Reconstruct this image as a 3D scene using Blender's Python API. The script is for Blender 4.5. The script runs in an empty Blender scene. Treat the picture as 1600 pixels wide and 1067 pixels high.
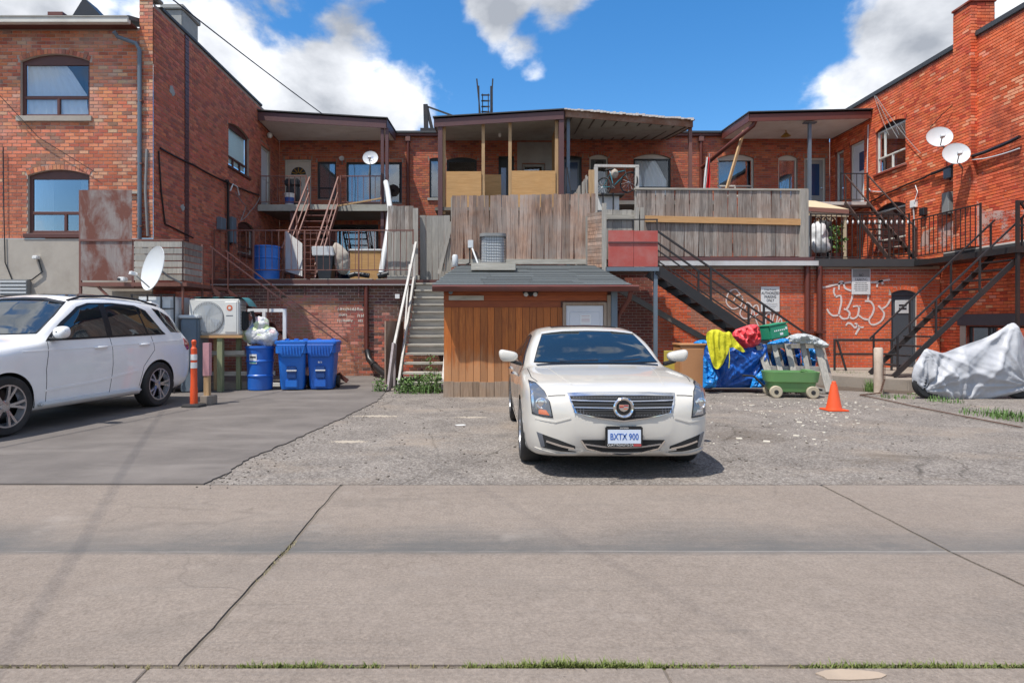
import bpy, bmesh, math, random
import numpy as np
from mathutils import Vector, Matrix, noise
from mathutils.bvhtree import BVHTree
from mathutils.geometry import delaunay_2d_cdt
random.seed(7)
sc = bpy.context.scene
COL = sc.collection
R = math.radians

# ------------------------------------------------------------------ camera
FPX, CX, CY, CH = 970.0, 760.0, 505.0, 1.45       # focal length and principal point (photo pixels), eye height (m)
cam_d = bpy.data.cameras.new('camera')
cam_d.sensor_width = 36.0
cam_d.lens = 36.0 * FPX / 1600.0
cam_d.shift_x = (800.0 - CX) / 1600.0
cam_d.shift_y = -(533.5 - CY) / 1600.0
cam_d.clip_start = 0.05
cam_d.clip_end = 3000.0
cam = bpy.data.objects.new('camera', cam_d)
cam.location = (0, 0, CH)
cam.rotation_euler = (R(90), 0, 0)
COL.objects.link(cam)
sc.camera = cam

# ------------------------------------------------------------------ sun + sky
SUN = Vector((-0.36, -0.31, 1.0)).normalized()     # direction towards the sun: high, behind the camera, to the left
SUN_EL = math.asin(SUN.z)
sun_d = bpy.data.lights.new('sun', 'SUN')
sun_d.energy = 3.3
sun_d.angle = R(0.53)
sun_d.color = (1.0, 0.955, 0.88)
sun = bpy.data.objects.new('sun', sun_d)
sun.rotation_euler = (-SUN).to_track_quat('-Z', 'Y').to_euler()
sun.location = (0, 0, 40)
COL.objects.link(sun)

world = bpy.data.worlds.new('World')
sc.world = world
world.use_nodes = True
wt = world.node_tree
wt.nodes.clear()


def wnode(kind, **kw):
    n = wt.nodes.new(kind)
    for k, v in kw.items():
        setattr(n, k, v)
    return n


def wmath(op, a, b=None, c=None, clamp=False):
    n = wnode('ShaderNodeMath', operation=op, use_clamp=clamp)
    for i, x in enumerate((a, b, c)):
        if x is None:
            continue
        if isinstance(x, (int, float)):
            n.inputs[i].default_value = x
        else:
            wt.links.new(x, n.inputs[i])
    return n.outputs[0]


sky = wnode('ShaderNodeTexSky', sky_type='NISHITA', sun_disc=False)
sky.sun_elevation = SUN_EL
sky.sun_rotation = math.atan2(SUN.x, SUN.y)
sky.altitude = 100
sky.air_density = 1.0
sky.dust_density = 0.6
sky.ozone_density = 2.2
tc = wnode('ShaderNodeTexCoord')
D = tc.outputs['Generated']


def wnoise(scale, detail, rough, offset=(0, 0, 0), dist=0.0):
    mp = wnode('ShaderNodeMapping')
    mp.inputs['Location'].default_value = offset
    mp.inputs['Scale'].default_value = (1, 1, 1.5)
    wt.links.new(D, mp.inputs['Vector'])
    n = wnode('ShaderNodeTexNoise')
    n.inputs['Scale'].default_value = scale
    n.inputs['Detail'].default_value = detail
    n.inputs['Roughness'].default_value = rough
    n.inputs['Distortion'].default_value = dist
    wt.links.new(mp.outputs[0], n.inputs['Vector'])
    return n.outputs['Fac']


def wblob(px, py, radius, weight):
    """a cumulus bank centred on a direction of the sky"""
    d = Vector(((px - CX) / FPX, 1.0, (CY - py) / FPX)).normalized()
    n = wnode('ShaderNodeVectorMath', operation='DISTANCE')
    wt.links.new(D, n.inputs[0])
    n.inputs[1].default_value = d
    m = wnode('ShaderNodeMapRange', interpolation_type='SMOOTHSTEP')
    wt.links.new(n.outputs['Value'], m.inputs['Value'])
    m.inputs['From Min'].default_value = 0.0
    m.inputs['From Max'].default_value = radius
    m.inputs['To Min'].default_value = weight
    m.inputs['To Max'].default_value = 0.0
    return m.outputs[0]


blobs = None
for b in ((420, 45, .17, .30), (560, 60, .15, .34), (480, 140, .20, .40), (620, 155, .14, .36), (330, 80, .17, .34), (560, 185, .15, .34), (665, 190, .07, .28), (400, 10, .12, .26),
          (790, 5, .11, .32), (870, 25, .11, .32), (830, 70, .09, .28), (838, 105, .06, .26), (905, 45, .06, .26),
          (1400, 60, .15, .40), (1330, 130, .13, .36), (1440, 20, .14, .36), (1280, 160, .09, .28), (1550, 40, .1, .2),
          (60, -20, .14, .25)):
    o = wblob(*b)
    blobs = o if blobs is None else wmath('MAXIMUM', blobs, o)
n1 = wnoise(4.6, 12, .56, (3.1, .4, 1.7), .15)
wide = wnoise(1.9, 4, .5, (7.7, 2.0, 5.1))
# unseen sky goes on with scattered cumulus, made denser to lift the ambient light
sep = wnode('ShaderNodeSeparateXYZ')
wt.links.new(D, sep.inputs[0])
away = wnode('ShaderNodeMapRange', interpolation_type='SMOOTHSTEP')
wt.links.new(sep.outputs['Y'], away.inputs['Value'])
away.inputs['From Min'].default_value = .72
away.inputs['From Max'].default_value = .45
away.inputs['To Max'].default_value = 1.0
scat = wmath('MULTIPLY', away.outputs[0], wmath('SUBTRACT', wide, .33))
dens = wmath('ADD', wmath('ADD', n1, blobs), scat)
cov = wnode('ShaderNodeMapRange', interpolation_type='SMOOTHSTEP')
wt.links.new(dens, cov.inputs['Value'])
cov.inputs['From Min'].default_value = .625
cov.inputs['From Max'].default_value = .76
# thin parts and undersides are greyer, crests white
n2 = wnoise(4.6, 8, .55, (3.1, .4, 1.79), .15)
lit = wmath('SUBTRACT', n1, n2)
shade = wmath('ADD', wmath('MULTIPLY', lit, 2.6), wmath('MULTIPLY', wmath('SUBTRACT', 1.02, dens), 1.5), clamp=True)
cr = wnode('ShaderNodeValToRGB')
cr.color_ramp.elements[0].position = .0
cr.color_ramp.elements[0].color = (1.7, 1.84, 2.1, 1)
cr.color_ramp.elements[1].position = .82
cr.color_ramp.elements[1].color = (4.8, 4.9, 5.1, 1)
wt.links.new(shade, cr.inputs[0])
hs = wnode('ShaderNodeHueSaturation')
hs.inputs['Saturation'].default_value = 1.36
hs.inputs['Value'].default_value = .78
wt.links.new(sky.outputs[0], hs.inputs['Color'])
mx = wnode('ShaderNodeMix', data_type='RGBA')
wt.links.new(cov.outputs[0], mx.inputs[0])
wt.links.new(hs.outputs[0], mx.inputs[6])
wt.links.new(cr.outputs[0], mx.inputs[7])
bg = wnode('ShaderNodeBackground')
bg.inputs['Strength'].default_value = 0.15
wt.links.new(mx.outputs[2], bg.inputs['Color'])
wo = wnode('ShaderNodeOutputWorld')
wt.links.new(bg.outputs[0], wo.inputs['Surface'])

# ------------------------------------------------------------------ exposure
sc.view_settings.view_transform = 'Standard'
sc.view_settings.look = 'None'
sc.view_settings.exposure = 0.78
sc.view_settings.gamma = 1.0
sc.view_settings.use_curve_mapping = False
sc.cycles.max_bounces = 7
sc.cycles.diffuse_bounces = 4
sc.cycles.glossy_bounces = 4
sc.cycles.transparent_max_bounces = 12
sc.cycles.use_denoising = True


# ================================================================== helpers
def at(px, py, Y):
    """point at depth Y seen at photo pixel (px, py)"""
    return Vector(((px - CX) * Y / FPX, Y, CH + (CY - py) * Y / FPX))


def gnd(px, py, z=0.0):
    """point of the level z seen at photo pixel"""
    Y = FPX * (CH - z) / (py - CY)
    return Vector(((px - CX) * Y / FPX, Y, z))


def onx(px, py, X):
    """point of the plane x = X seen at photo pixel"""
    Y = FPX * X / (px - CX)
    return Vector((X, Y, CH + (CY - py) * Y / FPX))


def props(o, label=None, cat=None, group=None, kind=None):
    if label: o['label'] = label
    if cat: o['category'] = cat
    if group: o['group'] = group
    if kind: o['kind'] = kind
    return o


def thing(name, label, cat, loc=(0, 0, 0), group=None):
    o = bpy.data.objects.new(name, None)
    o.empty_display_size = .2
    o.location = loc
    COL.objects.link(o)
    return props(o, label, cat, group)


def root_loc(o):
    v = Vector((0, 0, 0))
    while o is not None:
        v += o.location
        o = o.parent
    return v


def link(o, parent=None):
    COL.objects.link(o)
    if parent is not None:
        o.parent = parent
    return o


def mesh_obj(name, verts, faces, m, parent=None, smooth=None, mats=None, fmat=None):
    off = root_loc(parent) if parent is not None else Vector((0, 0, 0))
    me = bpy.data.meshes.new(name)
    me.from_pydata([tuple(Vector(v) - off) for v in verts], [], faces)
    for mm in (mats or [m]):
        me.materials.append(mm)
    if fmat is not None:
        me.polygons.foreach_set('material_index', fmat)
    if smooth is not None:
        me.polygons.foreach_set('use_smooth', [True] * len(me.polygons))
        me.set_sharp_from_angle(angle=R(smooth))
    me.update()
    o = bpy.data.objects.new(name, me)
    return link(o, parent)


class MB:
    """collects simple shapes that end up as ONE mesh object"""
    def __init__(s):
        s.v, s.f = [], []

    def add(s, vs, fs):
        n = len(s.v)
        s.v += [Vector(v) for v in vs]
        s.f += [tuple(i + n for i in f) for f in fs]
        return s

    def bx(s, x0, x1, y0, y1, z0, z1, M=None):
        vs = [Vector((x, y, z)) for z in (z0, z1) for y in (y0, y1) for x in (x0, x1)]
        if M is not None:
            vs = [M @ v for v in vs]
        return s.add(vs, [(0, 2, 3, 1), (4, 5, 7, 6), (0, 1, 5, 4), (2, 6, 7, 3), (0, 4, 6, 2), (1, 3, 7, 5)])

    def beam(s, p, q, w, h, up=(0, 0, 1)):
        p, q = Vector(p), Vector(q)
        a = (q - p).normalized()
        side = a.cross(Vector(up))
        if side.length < 1e-4:
            side = a.cross(Vector((0, 1, 0)))
        side.normalize()
        u = side.cross(a).normalized()
        vs = [e + side * (sx * w / 2) + u * (sz * h / 2) for e in (p, q) for sx, sz in ((-1, -1), (1, -1), (1, 1), (-1, 1))]
        return s.add(vs, [(3, 2, 1, 0), (4, 5, 6, 7), (0, 1, 5, 4), (1, 2, 6, 5), (2, 3, 7, 6), (3, 0, 4, 7)])

    def tube(s, pts, r, n=8, caps=True):
        pts = [Vector(p) for p in pts]
        rs = r if isinstance(r, (list, tuple)) else [r] * len(pts)
        vs, fs = [], []
        prev = None
        for i, p in enumerate(pts):
            t = (pts[min(i + 1, len(pts) - 1)] - pts[max(i - 1, 0)]).normalized()
            if prev is None:
                a = t.orthogonal().normalized()
            else:
                a = (prev - t * prev.dot(t))
                a = a.normalized() if a.length > 1e-5 else t.orthogonal().normalized()
            prev = a
            b = t.cross(a)
            for k in range(n):
                c = 2 * math.pi * k / n
                vs.append(p + (a * math.cos(c) + b * math.sin(c)) * rs[i])
        for i in range(len(pts) - 1):
            for k in range(n):
                k2 = (k + 1) % n
                fs.append((i * n + k, i * n + k2, (i + 1) * n + k2, (i + 1) * n + k))
        if caps:
            fs.append(tuple(range(n))[::-1])
            fs.append(tuple((len(pts) - 1) * n + k for k in range(n)))
        return s.add(vs, fs)

    def lathe(s, prof, M=None, n=24, caps=True):
        """prof: (radius, z) pairs turned round local z"""
        vs, fs = [], []
        for (r, z) in prof:
            for k in range(n):
                a = 2 * math.pi * k / n
                v = Vector((r * math.cos(a), r * math.sin(a), z))
                vs.append(M @ v if M is not None else v)
        for i in range(len(prof) - 1):
            for k in range(n):
                k2 = (k + 1) % n
                fs.append((i * n + k, i * n + k2, (i + 1) * n + k2, (i + 1) * n + k))
        if caps:
            fs.append(tuple(range(n))[::-1])
            fs.append(tuple((len(prof) - 1) * n + k for k in range(n)))
        return s.add(vs, fs)

    def prism(s, poly, vec):
        """a flat outline of 3D points pushed along vec"""
        vec = Vector(vec)
        n = len(poly)
        vs = [Vector(p) for p in poly] + [Vector(p) + vec for p in poly]
        fs = [tuple(range(n))[::-1], tuple(range(n, 2 * n))]
        fs += [(i, (i + 1) % n, n + (i + 1) % n, n + i) for i in range(n)]
        return s.add(vs, fs)

    def grid(s, fn, nu, nv, closed_u=False):
        vs = [fn(i / nu, j / nv) for j in range(nv + 1) for i in range(nu + (0 if closed_u else 1))]
        w = nu if closed_u else nu + 1
        fs = []
        for j in range(nv):
            for i in range(nu):
                i2 = (i + 1) % w
                fs.append((j * w + i, j * w + i2, (j + 1) * w + i2, (j + 1) * w + i))
        return s.add(vs, fs)

    def build(s, name, m, parent=None, smooth=None, bev=0.0, fix=True, kind=None):
        o = mesh_obj(name, s.v, s.f, m, parent, None)
        if fix or bev:
            bm = bmesh.new()
            bm.from_mesh(o.data)
            bmesh.ops.remove_doubles(bm, verts=bm.verts, dist=1e-5)
            bmesh.ops.recalc_face_normals(bm, faces=bm.faces)
            if bev:
                es = [e for e in bm.edges if len(e.link_faces) == 2 and e.calc_face_angle(0) > R(40)]
                bmesh.ops.bevel(bm, geom=es, offset=bev, segments=2 if bev > .008 else 1, affect='EDGES', clamp_overlap=True)
            bm.to_mesh(o.data)
            bm.free()
        if smooth is not None:
            me = o.data
            me.polygons.foreach_set('use_smooth', [True] * len(me.polygons))
            me.set_sharp_from_angle(angle=R(smooth))
        if kind:
            o['kind'] = kind
        return o


_UC = {}


def unit_cube(m):
    if m.name not in _UC:
        b = MB().bx(-.5, .5, -.5, .5, -.5, .5)
        me = bpy.data.meshes.new('block_' + m.name)
        me.from_pydata([tuple(v) for v in b.v], [], b.f)
        me.materials.append(m)
        _UC[m.name] = me
    return _UC[m.name]


def place(name, me, parent, M):
    o = bpy.data.objects.new(name, me)
    link(o, parent)
    off = root_loc(parent) if parent is not None else Vector((0, 0, 0))
    o.matrix_basis = Matrix.Translation(-off) @ M
    return o


def ubox(name, m, parent, x0, x1, y0, y1, z0, z1):
    M = Matrix.Translation(((x0 + x1) / 2, (y0 + y1) / 2, (z0 + z1) / 2)) @ Matrix.Diagonal((abs(x1 - x0), abs(y1 - y0), abs(z1 - z0), 1))
    return place(name, unit_cube(m), parent, M)


def bar(name, m, parent, p, q, w, h, up=(0, 0, 1)):
    """a straight piece of timber or steel from p to q"""
    p, q = Vector(p), Vector(q)
    a = (q - p)
    L = a.length
    a = a / L
    side = a.cross(Vector(up))
    if side.length < 1e-4:
        side = a.cross(Vector((0, 1, 0)))
    side.normalize()
    u = side.cross(a).normalized()
    M3 = Matrix((side * w, a * L, u * h)).transposed().to_4x4()
    return place(name, unit_cube(m), parent, Matrix.Translation((p + q) / 2) @ M3)


def copy_tree(o, parent=None):
    c = o.copy()
    COL.objects.link(c)
    if parent is not None:
        c.parent = parent
    for ch in list(o.children):
        copy_tree(ch, c)
    return c


def text_mesh(name, body, size, m, parent, M, align='CENTER', depth=.0015, sx=1.0, bold=0.0):
    """flat lettering; M places local x right, y up, z out of the face"""
    cu = bpy.data.curves.new('lettering', 'FONT')
    cu.body = body
    cu.size = size
    cu.align_x = align
    cu.align_y = 'CENTER'
    cu.extrude = depth
    cu.offset = bold
    cu.resolution_u = 3
    ob = bpy.data.objects.new('lettering', cu)
    COL.objects.link(ob)
    bpy.context.view_layer.update()
    dg = bpy.context.evaluated_depsgraph_get()
    me = bpy.data.meshes.new_from_object(ob.evaluated_get(dg))
    COL.objects.unlink(ob)
    bpy.data.objects.remove(ob)
    bpy.data.curves.remove(cu)
    me.materials.clear()
    me.materials.append(m)
    me.name = name
    return place(name, me, parent, M @ Matrix.Diagonal((sx, 1, 1, 1)))


def frame_M(o, right, up):
    r, u = Vector(right).normalized(), Vector(up).normalized()
    n = r.cross(u)
    return Matrix.Translation(o) @ Matrix((r, u, n)).transposed().to_4x4()


# ================================================================== materials
class NT:
    def __init__(s, name):
        s.m = bpy.data.materials.new(name)
        s.m.use_nodes = True
        s.t = s.m.node_tree
        s.t.nodes.clear()
        s.out = s.t.nodes.new('ShaderNodeOutputMaterial')
        s.p = s.t.nodes.new('ShaderNodeBsdfPrincipled')
        s.t.links.new(s.p.outputs[0], s.out.inputs[0])

    def n(s, kind, **kw):
        n = s.t.nodes.new(kind)
        for k, v in kw.items():
            setattr(n, k, v)
        return n

    def l(s, a, b):
        s.t.links.new(a, b)

    def setin(s, sock, v):
        if isinstance(v, bpy.types.NodeSocket):
            s.l(v, sock)
        elif isinstance(v, (tuple, list)) and len(v) == 3 and sock.type == 'RGBA':
            sock.default_value = (*v, 1)
        else:
            sock.default_value = v

    def pos(s, scale=(1, 1, 1), local=False, rnd=False):
        if local:
            src = s.n('ShaderNodeTexCoord').outputs['Object']
        else:
            src = s.n('ShaderNodeNewGeometry').outputs['Position']
        mp = s.n('ShaderNodeMapping')
        mp.inputs['Scale'].default_value = scale
        s.l(src, mp.inputs['Vector'])
        if rnd:
            oi = s.n('ShaderNodeObjectInfo')
            mul = s.n('ShaderNodeMath', operation='MULTIPLY')
            s.l(oi.outputs['Random'], mul.inputs[0])
            mul.inputs[1].default_value = 37.0
            cmb = s.n('ShaderNodeCombineXYZ')
            for i in range(3):
                s.l(mul.outputs[0], cmb.inputs[i])
            s.l(cmb.outputs[0], mp.inputs['Location'])
        return mp.outputs[0]

    def warp(s, scale, freq, amt):
        p = s.pos(scale)
        n = s.n('ShaderNodeTexNoise')
        n.inputs['Scale'].default_value = freq
        n.inputs['Detail'].default_value = 5
        s.l(p, n.inputs['Vector'])
        m = s.n('ShaderNodeVectorMath', operation='MULTIPLY_ADD')
        s.l(n.outputs['Color'], m.inputs[0])
        m.inputs[1].default_value = (amt, amt, 0)
        s.l(p, m.inputs[2])
        return m.outputs[0]

    def noise(s, vec, scale, detail=5, rough=.55, dist=0):
        n = s.n('ShaderNodeTexNoise')
        n.inputs['Scale'].default_value = scale
        n.inputs['Detail'].default_value = detail
        n.inputs['Roughness'].default_value = rough
        n.inputs['Distortion'].default_value = dist
        s.l(vec, n.inputs['Vector'])
        return n.outputs['Fac']

    def voro(s, vec, scale, feature='F1', out='Distance'):
        n = s.n('ShaderNodeTexVoronoi', feature=feature)
        n.inputs['Scale'].default_value = scale
        s.l(vec, n.inputs['Vector'])
        return n.outputs[out]

    def ramp(s, fac, stops):
        n = s.n('ShaderNodeValToRGB')
        e = n.color_ramp.elements
        while len(e) < len(stops):
            e.new(.5)
        for el, (p, c) in zip(e, stops):
            el.position = p
            el.color = (*c, 1) if not isinstance(c, (int, float)) else (c, c, c, 1)
        s.l(fac, n.inputs[0])
        return n.outputs[0]

    def mix(s, fac, a, b, mode='MIX'):
        n = s.n('ShaderNodeMix', data_type='RGBA', blend_type=mode)
        s.setin(n.inputs[0], fac)
        s.setin(n.inputs[6], a)
        s.setin(n.inputs[7], b)
        return n.outputs[2]

    def math(s, op, a, b=0.0, clamp=False):
        n = s.n('ShaderNodeMath', operation=op, use_clamp=clamp)
        s.setin(n.inputs[0], a)
        s.setin(n.inputs[1], b)
        return n.outputs[0]

    def rand(s):
        return s.n('ShaderNodeObjectInfo').outputs['Random']

    def bump(s, h, strength=.3, dist=.01):
        b = s.n('ShaderNodeBump')
        b.inputs['Strength'].default_value = strength
        b.inputs['Distance'].default_value = dist
        s.l(h, b.inputs['Height'])
        s.l(b.outputs[0], s.p.inputs['Normal'])
        return b

    def set(s, **kw):
        for k, v in kw.items():
            s.setin(s.p.inputs[k.replace('_', ' ')], v)
        return s


def sc3(c, k):
    return tuple(min(1.0, x * k) for x in c)


def plain(name, col, rough=.55, metal=0.0, var=.18, scale=5.0, bump=.08, bscale=60, orand=.0, coat=0.0, spec=.5, grime=.0, gcol=(.05, .045, .04)):
    """painted or bare surface with uneven colour, fine relief and some dirt"""
    t = NT(name)
    v = t.pos()
    c = t.mix(t.noise(v, scale), sc3(col, 1 - var), sc3(col, 1 + var))
    c = t.mix(.35, c, t.mix(t.noise(v, scale * 7), sc3(col, 1 - var), sc3(col, 1 + var)))
    if orand:
        k = t.math('ADD', t.math('MULTIPLY', t.rand(), orand * 2), 1 - orand)
        h = t.n('ShaderNodeHueSaturation')
        t.l(k, h.inputs['Value'])
        t.l(c, h.inputs['Color'])
        c = h.outputs[0]
    if grime:
        g = t.ramp(t.noise(v, 2.2, 8, .65), ((.45, 0.0), (.75, 1.0)))
        c = t.mix(t.math('MULTIPLY', g, grime), c, gcol)
    t.set(Base_Color=c, Roughness=t.math('ADD', t.math('MULTIPLY', t.noise(v, 9), .2), rough - .1), Metallic=metal)
    t.p.inputs['Specular IOR Level'].default_value = spec
    if coat:
        t.p.inputs['Coat Weight'].default_value = coat
        t.p.inputs['Coat Roughness'].default_value = .03
    if bump:
        t.bump(t.noise(v, bscale, 4), bump, .01)
    return t.m


def wood(name, c_dark, c_light, axis='z', weather=None, wamt=.5, rough=.8, orand=.25, knots=True, bleach=None):
    """sawn timber, grain along an axis, tone differing from piece to piece"""
    t = NT(name)
    st = {'z': (14, 14, 1.1), 'x': (1.1, 14, 14), 'y': (14, 1.1, 14)}[axis]
    v = t.pos(st, rnd=True)
    g = t.noise(v, 2.2, 8, .62, .6)
    c = t.ramp(g, ((.28, c_dark), (.70, c_light)))
    if knots:
        vk = t.pos(tuple(x * .25 for x in st), rnd=True)
        k = t.ramp(t.voro(vk, 2.4), ((.06, 1.0), (.16, 0.0)))
        c = t.mix(t.math('MULTIPLY', k, .55), c, sc3(c_dark, .5))
    if weather is not None:
        w = t.ramp(t.noise(t.pos(), 1.6, 7, .6), ((.38, 0.0), (.64, 1.0)))
        c = t.mix(t.math('MULTIPLY', w, wamt), c, weather)
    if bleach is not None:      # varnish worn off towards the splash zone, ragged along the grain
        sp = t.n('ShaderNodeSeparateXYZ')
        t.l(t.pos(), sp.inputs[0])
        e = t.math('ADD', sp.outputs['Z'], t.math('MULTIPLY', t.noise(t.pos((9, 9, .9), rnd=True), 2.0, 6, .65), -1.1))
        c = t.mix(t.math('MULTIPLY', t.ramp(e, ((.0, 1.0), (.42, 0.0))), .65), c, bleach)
    k = t.math('ADD', t.math('MULTIPLY', t.rand(), orand * 2), 1 - orand)
    h = t.n('ShaderNodeHueSaturation')
    t.l(k, h.inputs['Value'])
    t.l(c, h.inputs['Color'])
    t.set(Base_Color=h.outputs[0], Roughness=rough)
    t.bump(g, .35, .006)
    return t.m


def brickmat(name, weather=None, wamt=.4, wlo=.5, whi=.72, chip=None, soot=.0):
    t = NT(name)
    a = t.n('ShaderNodeAttribute', attribute_name='tone')
    v = t.pos()
    c = t.mix(.5, a.outputs['Color'], t.mix(t.noise(v, 28, 5), (.45, .45, .45), (1.5, 1.45, 1.4)), 'MULTIPLY')
    c2 = t.n('ShaderNodeVectorMath', operation='SCALE')
    t.l(c, c2.inputs[0])
    c2.inputs['Scale'].default_value = 1.2
    c = c2.outputs[0]
    if weather is not None:
        w = t.ramp(t.noise(v, .9, 8, .66), ((wlo, 0.0), (whi, 1.0)))
        c = t.mix(t.math('MULTIPLY', w, wamt), c, weather)
    if chip is not None:
        k = t.ramp(t.noise(v, 17, 3, .5), ((.70, 0.0), (.74, 1.0)))
        c = t.mix(t.math('MULTIPLY', k, .75), c, chip)
    if soot:
        k = t.ramp(t.noise(t.pos((1, 1, .35)), 1.7, 8, .68, .3), ((.5, 0.0), (.7, 1.0)))
        c = t.mix(t.math('MULTIPLY', k, soot), c, (.09, .035, .028))
    t.set(Base_Color=c, Roughness=.82)
    t.p.inputs['Specular IOR Level'].default_value = .3
    t.bump(t.noise(v, 70, 5), .35, .008)
    return t.m


def glassmat(name, tint=(.02, .03, .045), refl=.35, see=.6):
    """window glass: mirror film over a see-through pane"""
    t = NT(name)
    t.t.nodes.remove(t.p)
    gl = t.n('ShaderNodeBsdfGlossy')
    gl.inputs['Roughness'].default_value = .015
    gl.inputs['Color'].default_value = (.9, .95, 1, 1)
    tr = t.n('ShaderNodeBsdfTransparent')
    tr.inputs['Color'].default_value = (see, see * 1.03, see * 1.05, 1)
    bmp = t.n('ShaderNodeBump')
    bmp.inputs['Strength'].default_value = .03
    bmp.inputs['Distance'].default_value = .02
    t.l(t.noise(t.pos(), 2.5, 2), bmp.inputs['Height'])
    t.l(bmp.outputs[0], gl.inputs['Normal'])
    fr = t.n('ShaderNodeLayerWeight')
    fr.inputs['Blend'].default_value = refl
    f = t.math('ADD', t.math('MULTIPLY', fr.outputs['Fresnel'], .75), refl * .35, True)
    mx_ = t.n('ShaderNodeMixShader')
    t.l(f, mx_.inputs[0])
    t.l(tr.outputs[0], mx_.inputs[1])
    t.l(gl.outputs[0], mx_.inputs[2])
    t.l(mx_.outputs[0], t.out.inputs[0])
    return t.m


M = {}
M['white_paint'] = plain('white_paint', (.74, .74, .72), .5, var=.05, grime=.15, gcol=(.4, .37, .32))
M['frame_brown'] = plain('frame_brown', (.10, .035, .028), .5, var=.2, grime=.2)
M['frame_dark'] = plain('frame_dark', (.018, .020, .024), .4, var=.2)
M['frame_white'] = plain('frame_white', (.62, .60, .54), .55, var=.08, grime=.3, gcol=(.25, .2, .15))
M['steel_brown'] = plain('steel_brown', (.17, .075, .06), .5, var=.3, grime=.5, gcol=(.2, .07, .03))
M['fascia_plum'] = plain('fascia_plum', (.105, .045, .045), .5, var=.15, grime=.3)
M['fascia_brown'] = plain('fascia_brown', (.13, .035, .025), .5, var=.15, grime=.3)
M['iron_black'] = plain('iron_black', (.02, .019, .02), .5, var=.3, grime=.3, gcol=(.09, .04, .025))
M['steel_grey'] = plain('steel_grey', (.13, .17, .21), .45, var=.15, grime=.25, gcol=(.1, .06, .04))
M['pipe_brown'] = plain('pipe_brown', (.12, .03, .02), .45, var=.15, grime=.2)
M['pipe_black'] = plain('pipe_black', (.012, .012, .013), .4, var=.2)
M['soffit_white'] = plain('soffit_white', (.66, .64, .60), .7, var=.08, scale=2, grime=.35, gcol=(.35, .3, .24))
M['soffit_grey'] = plain('soffit_grey', (.36, .36, .32), .75, var=.18, scale=2, grime=.5, gcol=(.16, .13, .1))
M['roof_felt'] = plain('roof_felt', (.045, .047, .05), .9, var=.3, bump=.4, bscale=150)
M['roof_edge'] = plain('roof_edge', (.05, .05, .052), .6, var=.2)
M['gutter_white'] = plain('gutter_white', (.55, .55, .55), .5, var=.1, grime=.35, gcol=(.2, .16, .12))
M['deck_board'] = wood('deck_board', (.10, .085, .07), (.24, .21, .17), 'x', (.2, .2, .19), .6)
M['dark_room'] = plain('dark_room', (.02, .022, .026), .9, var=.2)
M['curtain'] = plain('curtain', (.80, .81, .82), .9, var=.06, bump=0)
M['blind'] = plain('blind', (.62, .76, .72), .8, var=.06, bump=0)
M['glass'] = glassmat('glass', refl=.38, see=.62)
M['glass_clear'] = glassmat('glass_clear', refl=.18, see=.9)
M['glass_sheer'] = glassmat('glass_sheer', refl=.04, see=.95)
M['glass_blue'] = plain('glass_blue', (.03, .075, .17), .08, var=.15, spec=1.0, bump=0)
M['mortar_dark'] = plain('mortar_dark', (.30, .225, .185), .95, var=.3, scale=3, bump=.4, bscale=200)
M['mortar_pale'] = plain('mortar_pale', (.46, .37, .31), .95, var=.25, scale=3, bump=.4, bscale=200)
M['mortar_red'] = plain('mortar_red', (.24, .035, .016), .85, var=.25, scale=3, bump=.3, bscale=200, grime=.35, gcol=(.55, .42, .34))
M['brick_old'] = brickmat('brick_old', (.50, .37, .32), .62, .46, .70, soot=.4)
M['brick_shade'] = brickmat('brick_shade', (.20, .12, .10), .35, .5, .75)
M['brick_ext'] = brickmat('brick_ext', (.13, .075, .06), .55, .47, .66)
M['brick_red'] = brickmat('brick_red', (.58, .27, .19), .35, .52, .75, chip=(.66, .48, .40), soot=.45)
M['brick_main'] = brickmat('brick_main', (.16, .07, .05), .4, .5, .75)


# ================================================================== masonry
Z = Vector((0, 0, 1))


class Wall:
    """a vertical plane: u along the wall (to the right seen from outside), v up, d outwards"""
    def __init__(s, O, U):
        s.O, s.U = Vector(O), Vector(U)
        s.N = s.U.cross(Z)

    def p(s, u, v, d=0.0):
        return s.O + s.U * u + Z * v + s.N * d

    def uv(s, P):
        w = Vector(P) - s.O
        return w.dot(s.U), w.z

    def box(s, mb, u0, u1, v0, v1, d0, d1):
        vs = [s.p(u, v, d) for v in (v0, v1) for d in (d0, d1) for u in (u0, u1)]
        return mb.add(vs, [(0, 2, 3, 1), (4, 5, 7, 6), (0, 1, 5, 4), (2, 6, 7, 3), (0, 4, 6, 2), (1, 3, 7, 5)])

    def M(s, u, v, d=0.0):
        return frame_M(s.p(u, v, d), s.U, Z)


def arc_pts(u0, u1, v1, rise, n=8):
    """points of a segmental arch from (u0,v1) to (u1,v1)"""
    w = (u1 - u0) / 2
    uc = (u0 + u1) / 2
    if rise < 1e-4:
        return [(u0 + (u1 - u0) * i / n, v1) for i in range(n + 1)]
    Rr = (w * w + rise * rise) / (2 * rise)
    vc = v1 + rise - Rr
    a = math.asin(min(1, w / Rr))
    return [(uc + Rr * math.sin(-a + 2 * a * i / n), vc + Rr * math.cos(-a + 2 * a * i / n)) for i in range(n + 1)]


def project(P):
    return CX + P.x * FPX / P.y, CY - (P.z - CH) * FPX / P.y


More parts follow.
